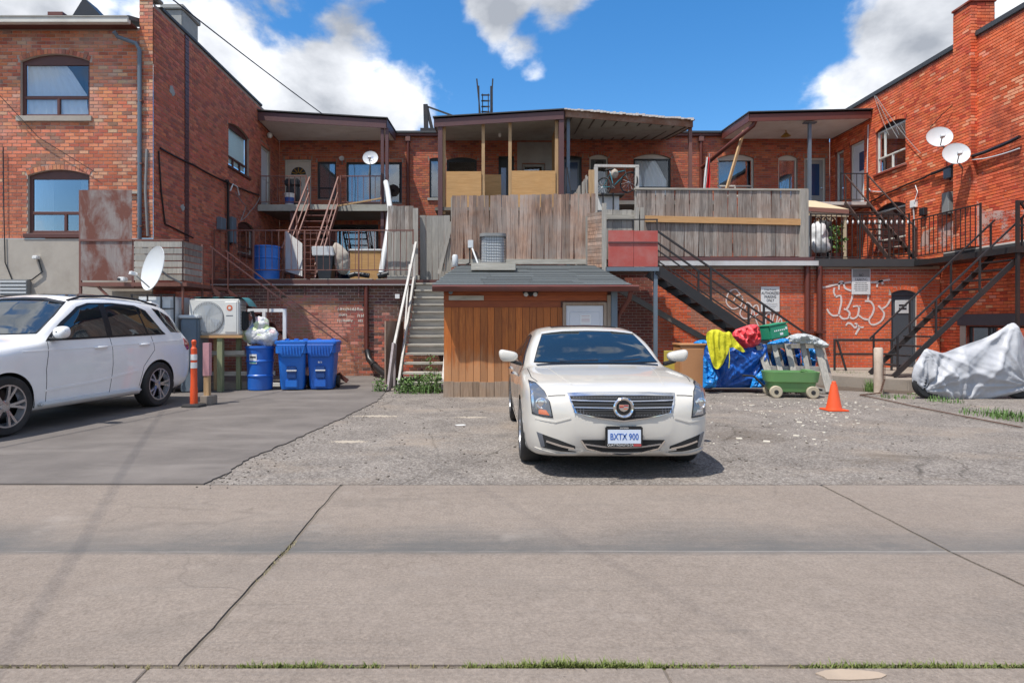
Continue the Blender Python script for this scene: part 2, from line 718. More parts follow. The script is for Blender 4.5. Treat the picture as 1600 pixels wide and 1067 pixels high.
def brick_wall(parent, wall, W, H, ops, tone, bm, mm, v_from=0.0, singles=300, pref=None, L=.205, Cz=.0795, J=.011, ring=.11, u_from=0.0, thick=.14, name='mortar'):
    """mortar bed with real bricks standing proud of it; openings cut out with segmental arches of bricks on end"""
    # --- mortar bed
    us = sorted({u_from, W, *[o[0] for o in ops], *[o[1] for o in ops]})
    vs = sorted({v_from, H, *[o[2] for o in ops], *[o[3] + o[4] for o in ops]})
    us = [u for u in us if u_from <= u <= W]
    vs = [v for v in vs if v_from <= v <= H]
    mb = MB()
    d = -.007
    for a, b in zip(us, us[1:]):
        for c, e in zip(vs, vs[1:]):
            um, vm = (a + b) / 2, (c + e) / 2
            if any(o[0] < um < o[1] and o[2] < vm < o[3] + o[4] for o in ops):
                continue
            mb.add([wall.p(a, c, d), wall.p(b, c, d), wall.p(b, e, d), wall.p(a, e, d)], [(0, 1, 2, 3)])
    for (u0, u1, v0, v1, rise) in ops:
        arc = arc_pts(u0, u1, v1, rise)
        if rise > 0:
            for (a, b) in zip(arc, arc[1:]):
                mb.add([wall.p(a[0], a[1], d), wall.p(b[0], b[1], d), wall.p(b[0], v1 + rise, d), wall.p(a[0], v1 + rise, d)], [(0, 1, 2, 3)])
        ringp = [(u1, v0), *arc[::-1], (u0, v0), (u1, v0)]
        for (a, b) in zip(ringp, ringp[1:]):
            mb.add([wall.p(*a, d), wall.p(*b, d), wall.p(*b, -thick), wall.p(*a, -thick)], [(0, 1, 2, 3)])
    bed = mb.build(name, mm, parent, fix=False)
    # --- bricks
    rnd = random.Random(int(abs(wall.O.x * 31 + wall.O.y * 17) * 10))
    full, rest = [], []
    nc = int((H - v_from) / Cz)
    for ci in range(nc):
        va = v_from + ci * Cz
        vb = va + Cz - J
        vm = (va + vb) / 2
        cuts = []
        for (u0, u1, v0, v1, rise) in ops:
            w = (u1 - u0) / 2
            uc = (u0 + u1) / 2
            if vb > v0 and va < v1:
                cuts.append((u0, u1))
            if v1 - .02 <= vm < v1 + rise + ring and ring > 0:
                if rise > 0:
                    Rr = (w * w + rise * rise) / (2 * rise)
                    vc = v1 + rise - Rr
                    hh = (Rr + ring) ** 2 - (vm - vc) ** 2
                    if hh > 0:
                        hw = min(math.sqrt(hh), w + .06)
                        cuts.append((uc - hw, uc + hw))
                else:
                    cuts.append((u0 - .05, u1 + .05))
        u = u_from - (L + J) / 2 * (ci % 2)
        while u < W:
            segs = [(max(u, u_from), min(u + L, W))]
            for (c0, c1) in cuts:
                new = []
                for (a, b) in segs:
                    if b <= c0 or a >= c1:
                        new.append((a, b))
                    else:
                        if a < c0: new.append((a, c0))
                        if b > c1: new.append((c1, b))
                segs = new
            for (a, b) in segs:
                if b - a > .025:
                    (full if abs(b - a - L) < 1e-4 else rest).append((a, b, va, vb))
            u += L + J
    picked = []
    if singles:
        cand = []
        for i, (a, b, va, vb) in enumerate(full):
            P = wall.p((a + b) / 2, (va + vb) / 2)
            px, py = project(P)
            if 0 < px < 1600 and 0 < py < 1067 and (pref is None or pref(px, py)):
                cand.append((P.y, i))
        cand.sort()
        picked = [i for _, i in cand[:singles]]
    ps = set(picked)
    V, F, T = [], [], []

    def brick_geo(a, b, va, vb, dd):
        n = len(V)
        e = .003
        V.extend([wall.p(a, va, -.012), wall.p(b, va, -.012), wall.p(b, vb, -.012), wall.p(a, vb, -.012),
                  wall.p(a + e, va + e, dd), wall.p(b - e, va + e, dd), wall.p(b - e, vb - e, dd), wall.p(a + e, vb - e, dd)])
        F.extend([(n + 4, n + 5, n + 6, n + 7), (n, n + 1, n + 5, n + 4), (n + 1, n + 2, n + 6, n + 5), (n + 2, n + 3, n + 7, n + 6), (n + 3, n, n + 4, n + 7)])

    for i, (a, b, va, vb) in list(enumerate(full)) + [(-1, r) for r in rest]:
        if i in ps and i >= 0:
            continue
        brick_geo(a, b, va, vb, rnd.uniform(0, .004))
        T.extend([tone((a + b) / 2, (va + vb) / 2, rnd)] * 5)
    for (u0, u1, v0, v1, rise) in ops:       # arch bricks on end
        if ring <= 0:
            continue
        n = max(4, int((u1 - u0) / .078))
        arc = arc_pts(u0, u1, v1, rise, n)
        for (a, b) in zip(arc, arc[1:]):
            m = ((a[0] + b[0]) / 2, (a[1] + b[1]) / 2)
            tx, ty = b[0] - a[0], b[1] - a[1]
            l = math.hypot(tx, ty)
            tx, ty = tx / l, ty / l
            nx, ny = -ty, tx
            h = l / 2 - .005
            q = [(m[0] - tx * h + nx * .004, m[1] - ty * h + ny * .004), (m[0] + tx * h + nx * .004, m[1] + ty * h + ny * .004),
                 (m[0] + tx * h + nx * ring, m[1] + ty * h + ny * ring), (m[0] - tx * h + nx * ring, m[1] - ty * h + ny * ring)]
            k = len(V)
            dd = rnd.uniform(.002, .006)
            V.extend([wall.p(*x, -.012) for x in q] + [wall.p(*x, dd) for x in q])
            F.extend([(k + 4, k + 5, k + 6, k + 7), (k, k + 1, k + 5, k + 4), (k + 1, k + 2, k + 6, k + 5), (k + 2, k + 3, k + 7, k + 6), (k + 3, k, k + 4, k + 7)])
            T.extend([tone(m[0], m[1], rnd)] * 5)
    o = mesh_obj('brickwork', V, F, bm, parent)
    o['kind'] = 'stuff'
    at_ = o.data.attributes.new('tone', 'FLOAT_COLOR', 'FACE')
    at_.data.foreach_set('color', [x for t in T for x in (*t, 1.0)])
    # --- the bricks that show largest, one object each
    if picked:
        variants = []
        for k in range(14):
            u_s, v_s = full[picked[int(k * (len(picked) - 1) / 13)]][0:3:2]
            me = bpy.data.meshes.new('brick')
            e = .003
            h, z_ = L / 2, (Cz - J) / 2
            me.from_pydata([(-h, .012, -z_), (h, .012, -z_), (h, .012, z_), (-h, .012, z_), (-h + e, 0, -z_ + e), (h - e, 0, -z_ + e), (h - e, 0, z_ - e), (-h + e, 0, z_ - e)], [],
                           [(4, 5, 6, 7), (0, 1, 5, 4), (1, 2, 6, 5), (2, 3, 7, 6), (3, 0, 4, 7)])
            me.materials.append(bm)
            a2 = me.attributes.new('tone', 'FLOAT_COLOR', 'FACE')
            a2.data.foreach_set('color', [x for _ in range(5) for x in (*tone(u_s, v_s, rnd), 1.0)])
            variants.append((u_s, v_s, me))
        rot = Matrix((wall.U, -wall.N, Z)).transposed().to_4x4()
        for i in picked:
            a, b, va, vb = full[i]
            near = sorted(variants, key=lambda q: abs(q[1] - va) * .6 + abs(q[0] - a) * .5 + rnd.uniform(0, 1.2))[0]
            place('brick', near[2], parent, Matrix.Translation(wall.p((a + b) / 2, (va + vb) / 2, rnd.uniform(0, .004))) @ rot)
    return bed


def pleats(mb, wall, u0, u1, v0, v1, d, amp=.02, n=14, ph=0):
    def fn(s, t):
        return wall.p(u0 + (u1 - u0) * s, v0 + (v1 - v0) * t, d + amp * math.sin(s * n * math.pi * 2 + ph + 1.3 * math.sin(s * 9)))
    mb.grid(fn, n * 5, 1)


def window(parent, wall, u0, u1, v0, v1, rise=0.0, inset=.07, fm='frame_brown', fw=.06, transom=None, mull=(), back='curtain', gm='glass', head=None, sill=None, sill_mat=None, name='window', low_mull=()):
    """frame with panes, something behind the glass, arched head board and sill; u,v are the opening"""
    mb = MB()
    d0, d1 = -inset - .05, -inset
    wall.box(mb, u0 + .004, u0 + fw, v0, v1, d0, d1)
    wall.box(mb, u1 - fw, u1 - .004, v0, v1, d0, d1)
    wall.box(mb, u0 + fw, u1 - fw, v0, v0 + fw, d0, d1)
    wall.box(mb, u0 + fw, u1 - fw, v1 - fw, v1, d0, d1)
    cells = []
    if transom is not None:
        vt = v0 + (v1 - v0) * transom
        wall.box(mb, u0 + fw, u1 - fw, vt - fw * .45, vt + fw * .45, d0, d1 + .004)
        for m_ in low_mull:
            um = u0 + (u1 - u0) * m_
            wall.box(mb, um - fw * .4, um + fw * .4, v0 + fw, vt - fw * .45, d0, d1 + .003)
        es = [u0 + fw, *[u0 + (u1 - u0) * m_ for m_ in low_mull], u1 - fw]
        cells += [(a, b, v0 + fw, vt - fw * .45) for a, b in zip(es, es[1:])]
        lo = vt + fw * .45
    else:
        lo = v0 + fw
    es = [u0 + fw, *[u0 + (u1 - u0) * m_ for m_ in mull], u1 - fw]
    for m_ in mull:
        um = u0 + (u1 - u0) * m_
        wall.box(mb, um - fw * .4, um + fw * .4, lo, v1 - fw, d0, d1 + .003)
    cells += [(a, b, lo, v1 - fw) for a, b in zip(es, es[1:])]
    f = mb.build(name, M[fm], parent, bev=.004)
    for c in cells:
        g = MB()
        wall.box(g, c[0] - .01, c[1] + .01, c[2] - .01, c[3] + .01, d0 + .018, d0 + .024)
        g.build('pane', M[gm], f, fix=False)
    if rise > 0:
        arc = arc_pts(u0 + .003, u1 - .003, v1, rise - .004)
        MB().prism([wall.p(a, b, d0) for a, b in arc], wall.N * .05).build('head_board', M[head or fm], f)
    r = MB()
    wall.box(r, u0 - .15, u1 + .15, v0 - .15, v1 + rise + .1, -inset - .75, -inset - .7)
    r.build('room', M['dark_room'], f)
    if back in ('curtain', 'blind', 'part', 'tied', 'half'):
        k = MB()
        db = d0 - .02
        if back == 'curtain':
            pleats(k, wall, u0 + fw, u1 - fw, v0, v1, db, .014, 12)
        elif back == 'blind':
            wall.box(k, u0 + fw, u1 - fw, v0 + (v1 - v0) * .12, v1, db - .006, db)
        elif back == 'half':
            pleats(k, wall, u0 + fw, u0 + (u1 - u0) * .55, v0, v1, db, .014, 8)
        elif back == 'part':
            pleats(k, wall, u0 + fw, u0 + (u1 - u0) * .36, v0, v1, db, .02, 5)
            pleats(k, wall, u1 - (u1 - u0) * .2, u1 - fw, v0, v1, db, .02, 3)
        elif back == 'tied':
            w_ = u1 - u0 - 2 * fw

            def fn(a, b):
                wid = w_ * (1 - .8 * max(0, b - .42) - .05 * math.sin(b * 5))
                return wall.p(u0 + fw + wid * a, v0 + (v1 - v0) * b, db + .012 * math.sin(a * 44 + b * 3))
            k.grid(fn, 60, 14)
        k.build('curtain' if back != 'blind' else 'roller_blind', M['blind' if back == 'blind' else 'curtain'], f, smooth=60, fix=False)
    if sill:
        sb = MB()
        wall.box(sb, u0 - .07, u1 + .07, v0 - sill, v0 - .002, -.06, .055)
        sb.build('sill', M[sill_mat or fm], f, bev=.006)
    return f


def door(parent, wall, u0, u1, v0, v1, leaf, fm='frame_white', inset=.08, glass=None, panels=(), name='door', knob=True, side=1):
    """door leaf in a frame; glass / panels are boxes in 0..1 leaf coordinates"""
    mb = MB()
    wall.box(mb, u0, u0 + .06, v0, v1, -inset - .06, -inset + .02)
    wall.box(mb, u1 - .06, u1, v0, v1, -inset - .06, -inset + .02)
    wall.box(mb, u0 + .06, u1 - .06, v1 - .06, v1, -inset - .06, -inset + .02)
    a, b = u0 + .065, u1 - .065
    lf = MB()
    wall.box(lf, a, b, v0 + .01, v1 - .065, -inset - .05, -inset - .006)
    d = lf.build(name, M[leaf], parent, bev=.004)
    mb.build('door_frame', M[fm], d, bev=.004)
    w, h = b - a, v1 - .065 - v0

    def rect(q, m, nm, d0, d1):
        k = MB()
        wall.box(k, a + w * q[0], a + w * q[1], v0 + h * q[2], v0 + h * q[3], d0, d1)
        k.build(nm, M[m], d, bev=.006)
    for q in panels:
        rect(q, leaf, 'raised_panel', -inset - .01, -inset + .006)
    if glass:
        rect(glass, 'glass_blue', 'door_glass', -inset - .01, -inset + .002)
    if knob:
        kp = wall.p(b - .07 if side > 0 else a + .07, v0 + .95, -inset)
        MB().lathe([(.012, 0), (.012, .03), (.03, .035), (.032, .055), (.02, .065)], frame_M(kp, wall.U, Z), 10).build('handle', M['chrome'] if 'chrome' in M else M['frame_white'], d, smooth=40)
    return d


def pipe(name, pts, r, m, parent=None, n=10, brackets=0):
    """rain-water pipe: rounded rectangular run with joints"""
    mb = MB()
    mb.tube(pts, r, n)
    o = mb.build(name, m, parent, smooth=50)
    return o


# ================================================================== ground
def ground_mats():
    # concrete of the lane: sandy, worn along the drain line, darker damp streak, small spots
    t = NT('lane_concrete')
    v = t.pos()
    base = t.mix(t.ramp(t.noise(v, .8, 8, .62), ((.32, 0.0), (.68, 1.0))), (.176, .140, .115), (.254, .208, .172))
    fine = t.ramp(t.noise(v, 60, 6, .75), ((.34, 0.0), (.66, 1.0)))
    grit = t.voro(v, 160)
    base = t.mix(.5, base, t.mix(fine, (.088, .071, .058), (.34, .285, .24)))
    mid = t.ramp(t.noise(v, 11, 7, .7), ((.36, 0.0), (.64, 1.0)))
    base = t.mix(.13, base, t.mix(mid, (.09, .075, .064), (.33, .28, .24)))
    ck = t.ramp(t.voro(t.warp((.4, .5, 1), 1.4, .5), .6, 'DISTANCE_TO_EDGE'), ((.0, 1.0), (.004, 0.0)))
    ckm = t.ramp(t.noise(v, .7, 3), ((.50, 0.0), (.56, 1.0)))
    base = t.mix(t.math('MULTIPLY', t.math('MULTIPLY', ck, ckm), .25), base, (.06, .05, .044))
    pit = t.ramp(t.noise(v, 36, 2), ((.74, 0.0), (.78, 1.0)))
    base = t.mix(t.math('MULTIPLY', pit, .6), base, (.06, .05, .042))
    base = t.mix(t.math('MULTIPLY', t.ramp(grit, ((.0, 1.0), (.35, 0.0))), .22), base, (.5, .46, .42))
    # tyre and water streak along the crease: its own ragged shape
    sp = t.n('ShaderNodeSeparateXYZ')
    t.l(v, sp.inputs[0])
    wav = t.math('MULTIPLY', t.math('SUBTRACT', t.noise(t.pos((.55, .2, 1)), 1.3, 4), .5), 1.1)
    raw = t.math('SUBTRACT', sp.outputs['Y'], 4.03)
    dist = t.math('MAXIMUM', t.math('MULTIPLY', t.math('ADD', raw, wav), .62), t.math('MULTIPLY', raw, -4.0))
    band = t.ramp(t.math('ADD', dist, t.math('MULTIPLY', t.noise(t.pos((.8, 5, 1)), 3, 7, .7), .35)), ((.16, 1.0), (.50, 0.0)))
    base = t.mix(t.math('MULTIPLY', band, .85), base, (.095, .095, .094))
    cre = t.math('ABSOLUTE', t.math('SUBTRACT', t.math('ADD', sp.outputs['Y'], t.math('MULTIPLY', t.noise(v, 1.5, 3), .012)), 4.035))
    line = t.math('MULTIPLY', t.ramp(cre, ((.006, 1.0), (.012, 0.0))), t.ramp(t.noise(v, 1.1, 5), ((.40, 0.0), (.58, 1.0))))
    base = t.mix(t.math('MULTIPLY', line, .55), base, (.34, .31, .28))
    lines2 = t.ramp(t.noise(t.pos((.25, 14, 1)), 2.0, 5, .6), ((.56, 0.0), (.70, 1.0)))
    base = t.mix(t.math('MULTIPLY', lines2, .22), base, (.10, .092, .086))
    fan = t.ramp(t.noise(t.pos((.5, 1.1, 1)), 1.0, 6, .62, .4), ((.55, 0.0), (.78, 1.0)))
    base = t.mix(t.math('MULTIPLY', fan, .4), base, (.12, .112, .105))
    rust_ = t.ramp(t.noise(t.pos((.7, 1, 1)), .55, 7, .6, .2), ((.45, 0.0), (.75, 1.0)))
    base = t.mix(t.math('MULTIPLY', rust_, .35), base, (.255, .215, .185))
    spots = t.ramp(t.voro(t.warp((1.3, 1, 1), 3.0, .25), 1.5), ((.025, 1.0), (.09, 0.0)))
    base = t.mix(t.math('MULTIPLY', spots, .4), base, (.10, .08, .062))
    blot = t.ramp(t.noise(t.pos((.35, .9, 1)), 1.5, 7, .65, .6), ((.56, 0.0), (.66, 1.0)))
    base = t.mix(t.math('MULTIPLY', blot, .3), base, (.115, .10, .088))
    pale = t.ramp(t.noise(t.pos((.6, .8, 1)), 2.3, 7, .65, .3), ((.60, 0.0), (.70, 1.0)))
    base = t.mix(t.math('MULTIPLY', pale, .3), base, (.34, .30, .265))
    t.set(Base_Color=base, Roughness=.9)
    t.p.inputs['Specular IOR Level'].default_value = .25
    t.bump(t.math('ADD', fine, t.math('MULTIPLY', grit, .6)), .35, .006)
    M['lane_concrete'] = t.m
    # old coarse asphalt, bleached, with dirt
    t = NT('old_asphalt')
    v = t.pos()
    g = t.voro(v, 62, out='Color')
    gg = t.n('ShaderNodeSeparateColor')
    t.l(g, gg.inputs[0])
    agg = t.ramp(gg.outputs[0], ((.0, (.06, .053, .048)), (.5, (.165, .147, .132)), (1.0, (.40, .365, .33))))
    base = t.mix(.5, agg, t.mix(t.ramp(t.noise(v, 1.3, 8, .65), ((.33, 0.0), (.67, 1.0))), (.115, .097, .085), (.265, .232, .203)))
    ck = t.ramp(t.voro(t.warp((.8, .5, 1), 1.6, .5), .9, 'DISTANCE_TO_EDGE'), ((.0, 1.0), (.010, 0.0)))
    base = t.mix(t.math('MULTIPLY', t.math('MULTIPLY', ck, t.ramp(t.noise(v, .9, 3), ((.46, 0.0), (.55, 1.0)))), .6), base, (.04, .035, .03))
    dirt = t.ramp(t.noise(t.pos((.8, 1.2, 1)), .75, 8, .62, .3), ((.52, 0.0), (.66, 1.0)))
    base = t.mix(t.math('MULTIPLY', dirt, .5), base, (.29, .235, .185))
    sp = t.n('ShaderNodeSeparateXYZ')
    t.l(t.warp((1, 1, 1), 1.6, 1.3), sp.inputs[0])
    for (cx_, cy_, rx_, ry_, am) in ((4.0, 8.7, 1.1, .9, .55), (4.9, 7.3, 1.2, .5, .55), (3.4, 10.0, .9, .7, .4)):
        dx = t.math('DIVIDE', t.math('SUBTRACT', sp.outputs['X'], cx_), rx_)
        dy = t.math('DIVIDE', t.math('SUBTRACT', sp.outputs['Y'], cy_), ry_)
        rr_ = t.math('ADD', t.math('MULTIPLY', dx, dx), t.math('MULTIPLY', dy, dy))
        rr_ = t.math('ADD', rr_, t.math('MULTIPLY', t.noise(t.pos((.7, 2.2, 1)), 2.5, 6, .7), 1.1))
        base = t.mix(t.math('MULTIPLY', t.ramp(rr_, ((.45, 1.0), (1.0, 0.0))), am), base, (.085, .066, .05))
    oil = t.ramp(t.noise(t.pos((1, 1, 1)), 1.0, 7, .66, .5), ((.62, 0.0), (.74, 1.0)))
    base = t.mix(t.math('MULTIPLY', oil, .6), base, (.06, .055, .05))
    t.set(Base_Color=base, Roughness=.92)
    t.p.inputs['Specular IOR Level'].default_value = .2
    t.bump(t.math('ADD', t.voro(v, 62), t.noise(v, 120, 4)), .6, .008)
    M['old_asphalt'] = t.m
    # newer smooth asphalt of the left bay
    t = NT('new_asphalt')
    v = t.pos()
    base = t.mix(t.ramp(t.noise(v, 1.4, 8, .65), ((.32, 0.0), (.68, 1.0))), (.088, .074, .067), (.162, .140, .126))
    base = t.mix(.4, base, t.mix(t.noise(v, 130, 4, .7), (.06, .055, .052), (.235, .215, .2)))
    dust = t.ramp(t.noise(t.pos((.5, 1.8, 1)), .9, 8, .64, .4), ((.5, 0.0), (.72, 1.0)))
    base = t.mix(t.math('MULTIPLY', dust, .45), base, (.25, .222, .2))
    t.set(Base_Color=base, Roughness=.88)
    t.p.inputs['Specular IOR Level'].default_value = .25
    t.bump(t.noise(v, 150, 4), .4, .005)
    M['new_asphalt'] = t.m
    M['earth'] = plain('earth', (.085, .062, .045), .95, var=.4, scale=8, bump=.6, bscale=60)
    M['sand'] = plain('sand', (.36, .31, .25), .95, var=.15, scale=12, bump=.5, bscale=140)
    M['kerb_concrete'] = plain('kerb_concrete', (.27, .23, .19), .9, var=.2, scale=3, bump=.4, bscale=120, grime=.5, gcol=(.13, .11, .09))


ground_mats()

# terrain to the horizon
props(mesh_obj('ground', [(-900, -300, -.10), (900, -300, -.10), (900, 1500, -.10), (-900, 1500, -.10)], [(0, 1, 2, 3)], M['earth']), kind='structure')


def rough_sheet(name, outline, z, m, thick, rough_edge=0.0, step=.12):
    """flat paving with a real edge; edge points jittered like broken asphalt"""
    pts = []
    for i, p in enumerate(outline):
        q = outline[(i + 1) % len(outline)]
        L = math.hypot(q[0] - p[0], q[1] - p[1])
        n = max(1, int(L / step)) if (len(p) > 2) else 1
        for k in range(n):
            f = k / n
            x, y = p[0] + (q[0] - p[0]) * f, p[1] + (q[1] - p[1]) * f
            j = rough_edge if n > 1 else 0
            pts.append((x + (random.random() - .5) * 2 * j, y + (random.random() - .5) * 2 * j))
    return MB().prism([(x, y, z - thick) for x, y in pts], (0, 0, thick)).build(name, m)


LANE_N, LANE_F, CREASE = 2.63, 5.575, 4.03
props(rough_sheet('parking_lot', [(-15, LANE_F + .012), (17, LANE_F + .012), (17, 30), (-15, 30)], 0.0, M['old_asphalt'], .08), kind='structure')
edge = [gnd(*p) for p in ((322, 757), (360, 737), (390, 717), (450, 692), (500, 670), (550, 647), (590, 627), (603, 612))]
outl = [(-14.9, LANE_F + .014), (edge[0].x, LANE_F + .014, 1)] + [(e.x, e.y, 1) for e in edge[1:]] + [(edge[-1].x - .1, 17.2), (-14.9, 17.2)]
props(rough_sheet('asphalt_paving', outl, .014, M['new_asphalt'], .02, .022, .07), kind='structure')

# concrete lane: slabs that dip to a drain line
lane = thing('lane', 'x', 'lane')
for k in ('label', 'category'):
    del lane[k]
lane['kind'] = 'structure'
xs = [-9.9, -5.6, -1.3, 3.0, 7.3, 11.6]
for i, (a, b) in enumerate(zip(xs, xs[1:])):
    g = .011 + .006 * (i % 2)
    ys = [LANE_N + .012, 3.3, CREASE - .05, CREASE, CREASE + .05, 4.8, LANE_F]
    zs = [-.001, -.012, -.027, -.030, -.027, -.013, -.001]
    nx = 26
    yy = sorted(set([round(LANE_N + .012 + (LANE_F - LANE_N - .012) * k / 44, 4) for k in range(45)] + [CREASE]))
    zs = [float(q) for q in np.interp(yy, ys, zs)]
    ys = yy
    NR = len(ys) - 1
    mb = MB()

    def fn(s, t, a=a, b=b, g=g, ys=ys, zs=zs, NR=NR):
        j = round(t * NR)
        x = a + g + (b - a - 2 * g) * s
        w = .004 * noise.noise(Vector((x * .9, ys[j] * 2, 3.3)))
        return Vector((x + ((.008 * noise.noise(Vector((ys[j] * 4, x, 1.0))) + .007 * noise.noise(Vector((ys[j] * 17, x, 6.0)))) if s in (0, 1) else 0), ys[j], zs[j] + (w if 0 < j < NR else 0)))
    mb.grid(fn, nx, NR)
    n = len(mb.v)
    # sides of the slab
    w1 = nx + 1
    per = [k for k in range(w1)] + [w1 * j + nx for j in range(1, NR + 1)] + [NR * w1 + k for k in range(nx - 1, -1, -1)] + [w1 * j for j in range(NR - 1, 0, -1)]
    base = len(mb.v)
    mb.v += [mb.v[k] - Vector((0, 0, .12)) for k in per]
    for q in range(len(per)):
        q2 = (q + 1) % len(per)
        mb.f.append((per[q], per[q2], base + q2, base + q))
    o = mb.build('concrete_slab', M['lane_concrete'], lane, smooth=30)

# pavement strip nearest to the camera
walk = [(-9.9, -5.4), (-5.392, -1.42), (-1.412, .74), (.748, 2.9), (2.908, 7.2)]
sw = thing('sidewalk', 'x', 'x')
for k in ('label', 'category'):
    del sw[k]
sw['kind'] = 'structure'
for (a, b) in walk:
    MB().bx(a, b, .3, LANE_N - .028, -.1, .008).build('concrete_slab', M['lane_concrete'], sw, bev=.006)

# raised concrete platform at the right, bank of earth before it
pf = MB().prism([(7.75, 14.6, -.05), (9.0, 13.25, -.05), (12.44, 13.05, -.05), (12.44, 16.98, -.05), (7.75, 16.98, -.05)], (0, 0, .29)).build('platform', M['kerb_concrete'], bev=.02)
props(pf, kind='structure')

# dry sand swept on the old asphalt: thin drifts of loose grains
rs = random.Random(21)
for (px, py, rx, ry, lb) in ((590, 650, .6, .16, 'drift of pale sand at the edge of the dark asphalt'), (545, 690, .3, .12, 'small drift of pale sand nearest the lane'), (735, 652, .35, .09, 'faint drift of sand before the shed')):
    c = gnd(px, py)
    mb = MB()
    for k in range(520):
        a, q = rs.uniform(0, 6.283), abs(rs.gauss(0, .42))
        x, y = c.x + rx * q * math.cos(a), c.y + ry * q * math.sin(a)
        s_ = rs.uniform(.006, .02) * (1.5 - min(q, 1))
        n = 5
        mb.add([(x, y, .002 + s_ * .12)] + [(x + s_ * rs.uniform(.7, 1.3) * math.cos(2 * math.pi * j / n), y + s_ * rs.uniform(.7, 1.3) * math.sin(2 * math.pi * j / n), .0008) for j in range(n)], [(0, 1 + j, 1 + (j + 1) % n) for j in range(n)])
    props(mb.build('sand', M['sand'], fix=False), lb, 'sand', kind='stuff')


# ================================================================== buildings
M['chrome'] = plain('chrome', (.75, .75, .76), .12, metal=1.0, var=.03, bump=0)
M['stucco'] = plain('stucco', (.40, .36, .31), .95, var=.14, scale=1.6, bump=.5, bscale=90, grime=.4, gcol=(.2, .17, .14))
M['stucco_grey'] = plain('stucco_grey', (.34, .345, .33), .95, var=.12, scale=2, bump=.5, bscale=80, grime=.35, gcol=(.15, .14, .12))
M['shingle'] = plain('shingle', (.10, .112, .115), .95, var=.25, scale=9, bump=.8, bscale=220, orand=.22)
M['door_white'] = plain('door_white', (.62, .63, .66), .45, var=.05, grime=.12, gcol=(.3, .28, .25))
M['door_grey'] = plain('door_grey', (.062, .072, .086), .5, var=.15, grime=.2)
M['door_cream'] = plain('door_cream', (.60, .56, .50), .5, var=.06, grime=.2, gcol=(.3, .22, .18))
M['gold'] = plain('gold', (.35, .22, .04), .3, metal=.6, var=.1)
M['flash_white'] = plain('flash_white', (.6, .55, .5), .6, var=.1, grime=.3, gcol=(.3, .2, .15))


def lerp3(a, b, f):
    return tuple(x + (y - x) * f for x, y in zip(a, b))


def tone_old(u, v, r):
    k = r.random()
    c = lerp3((.42, .125, .06), (.56, .22, .12), r.random()) if k < .72 else ((.34, .10, .06) if k < .88 else ((.50, .29, .19) if k < .95 else (.24, .12, .09)))
    return tuple(x * r.uniform(.88, 1.12) for x in c)


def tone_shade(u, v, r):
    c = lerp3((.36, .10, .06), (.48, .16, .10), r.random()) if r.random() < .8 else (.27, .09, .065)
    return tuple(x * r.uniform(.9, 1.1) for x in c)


def tone_main(u, v, r):
    c = lerp3((.34, .09, .05), (.47, .155, .085), r.random()) if r.random() < .85 else (.26, .085, .06)
    return tuple(x * r.uniform(.9, 1.1) for x in c)


def tone_red(u, v, r):
    k = r.random()
    c = lerp3((.50, .095, .036), (.66, .155, .065), r.random()) if k < .86 else ((.40, .065, .03) if k < .95 else (.66, .26, .15))
    return tuple(x * r.uniform(.9, 1.1) for x in c)


# ---------------- corner building at the left
XL, YF, YW, XR, YM = -7.5, 14.0, 17.0, 12.45, 22.5
b = thing('brick_building', 'old brown brick corner building with rendered base and downpipe behind the white SUV', 'building', (XL, YF, 0))
wf = Wall((-12.2, YF, 0), (1, 0, 0))
o_up = (1.69, 3.25, 6.11, 7.36, .16)
o_lo = (1.85, 3.25, 3.47, 4.78, .13)
brick_wall(b, wf, 4.42, 8.1, [o_up, o_lo], tone_old, M['brick_old'], M['mortar_pale'], v_from=3.36, pref=lambda x, y: y > 40)
ub = window(b, wf, *o_up, fm='frame_brown', fw=.07, transom=.36, low_mull=(.52,), back='tied', sill=.12, sill_mat='stucco', gm='glass_clear')
window(b, wf, *o_lo, fm='frame_brown', fw=.075, transom=.36, low_mull=(.58,), back='part', sill=.10, sill_mat='frame_brown', gm='glass')
MB().bx(-12.2, XL - .02, YF - .03, YF + .2, -.05, 3.35).build('rendered_base', M['stucco'], b)
# corner pier that rises above the eaves
wp = Wall((-7.80, YF - .045, 0), (1, 0, 0))
brick_wall(b, wp, .30, 8.78, [], tone_old, M['brick_old'], M['mortar_pale'], v_from=3.36, singles=0)
wpl = Wall((-7.80, YF + .3, 0), (0, -1, 0))
brick_wall(b, wpl, .345, 8.78, [], tone_old, M['brick_old'], M['mortar_pale'], v_from=7.9, singles=0)
MB().bx(-7.84, -7.44, YF - .09, YF + .32, 8.775, 8.85).build('pier_cap', M['stucco_grey'], b, bev=.02)
ws = Wall((XL, YF, 0), (0, 1, 0))
o_s1 = (4.05, 5.62, 6.04, 7.26, .12)
o_s2 = (4.75, 6.1, 3.57, 4.45, .14)
o_sd = (6.67, 7.55, 5.35, 7.40, 0)
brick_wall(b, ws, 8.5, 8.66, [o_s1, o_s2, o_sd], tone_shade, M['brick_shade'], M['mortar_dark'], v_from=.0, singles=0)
window(b, ws, *o_s1, fm='frame_brown', fw=.06, transom=.26, low_mull=(.33, .66), back='blind', gm='glass_sheer', sill=.07)
window(b, ws, *o_s2, fm='frame_brown', fw=.06, transom=.3, back='blind', sill=.07)
door(b, ws, *o_sd[:4], 'door_white', panels=((.12, .88, .08, .42), (.12, .88, .5, .94)))
MB().bx(XL - .33, XL + .035, YF + .32, YM - 1.8, 8.66, 8.74).build('parapet_cap', M['roof_edge'], b, bev=.01)
MB().bx(XL - .30, XL - .012, YF + .3, YM, 7.5, 8.66).build('parapet_back', M['mortar_dark'], b)
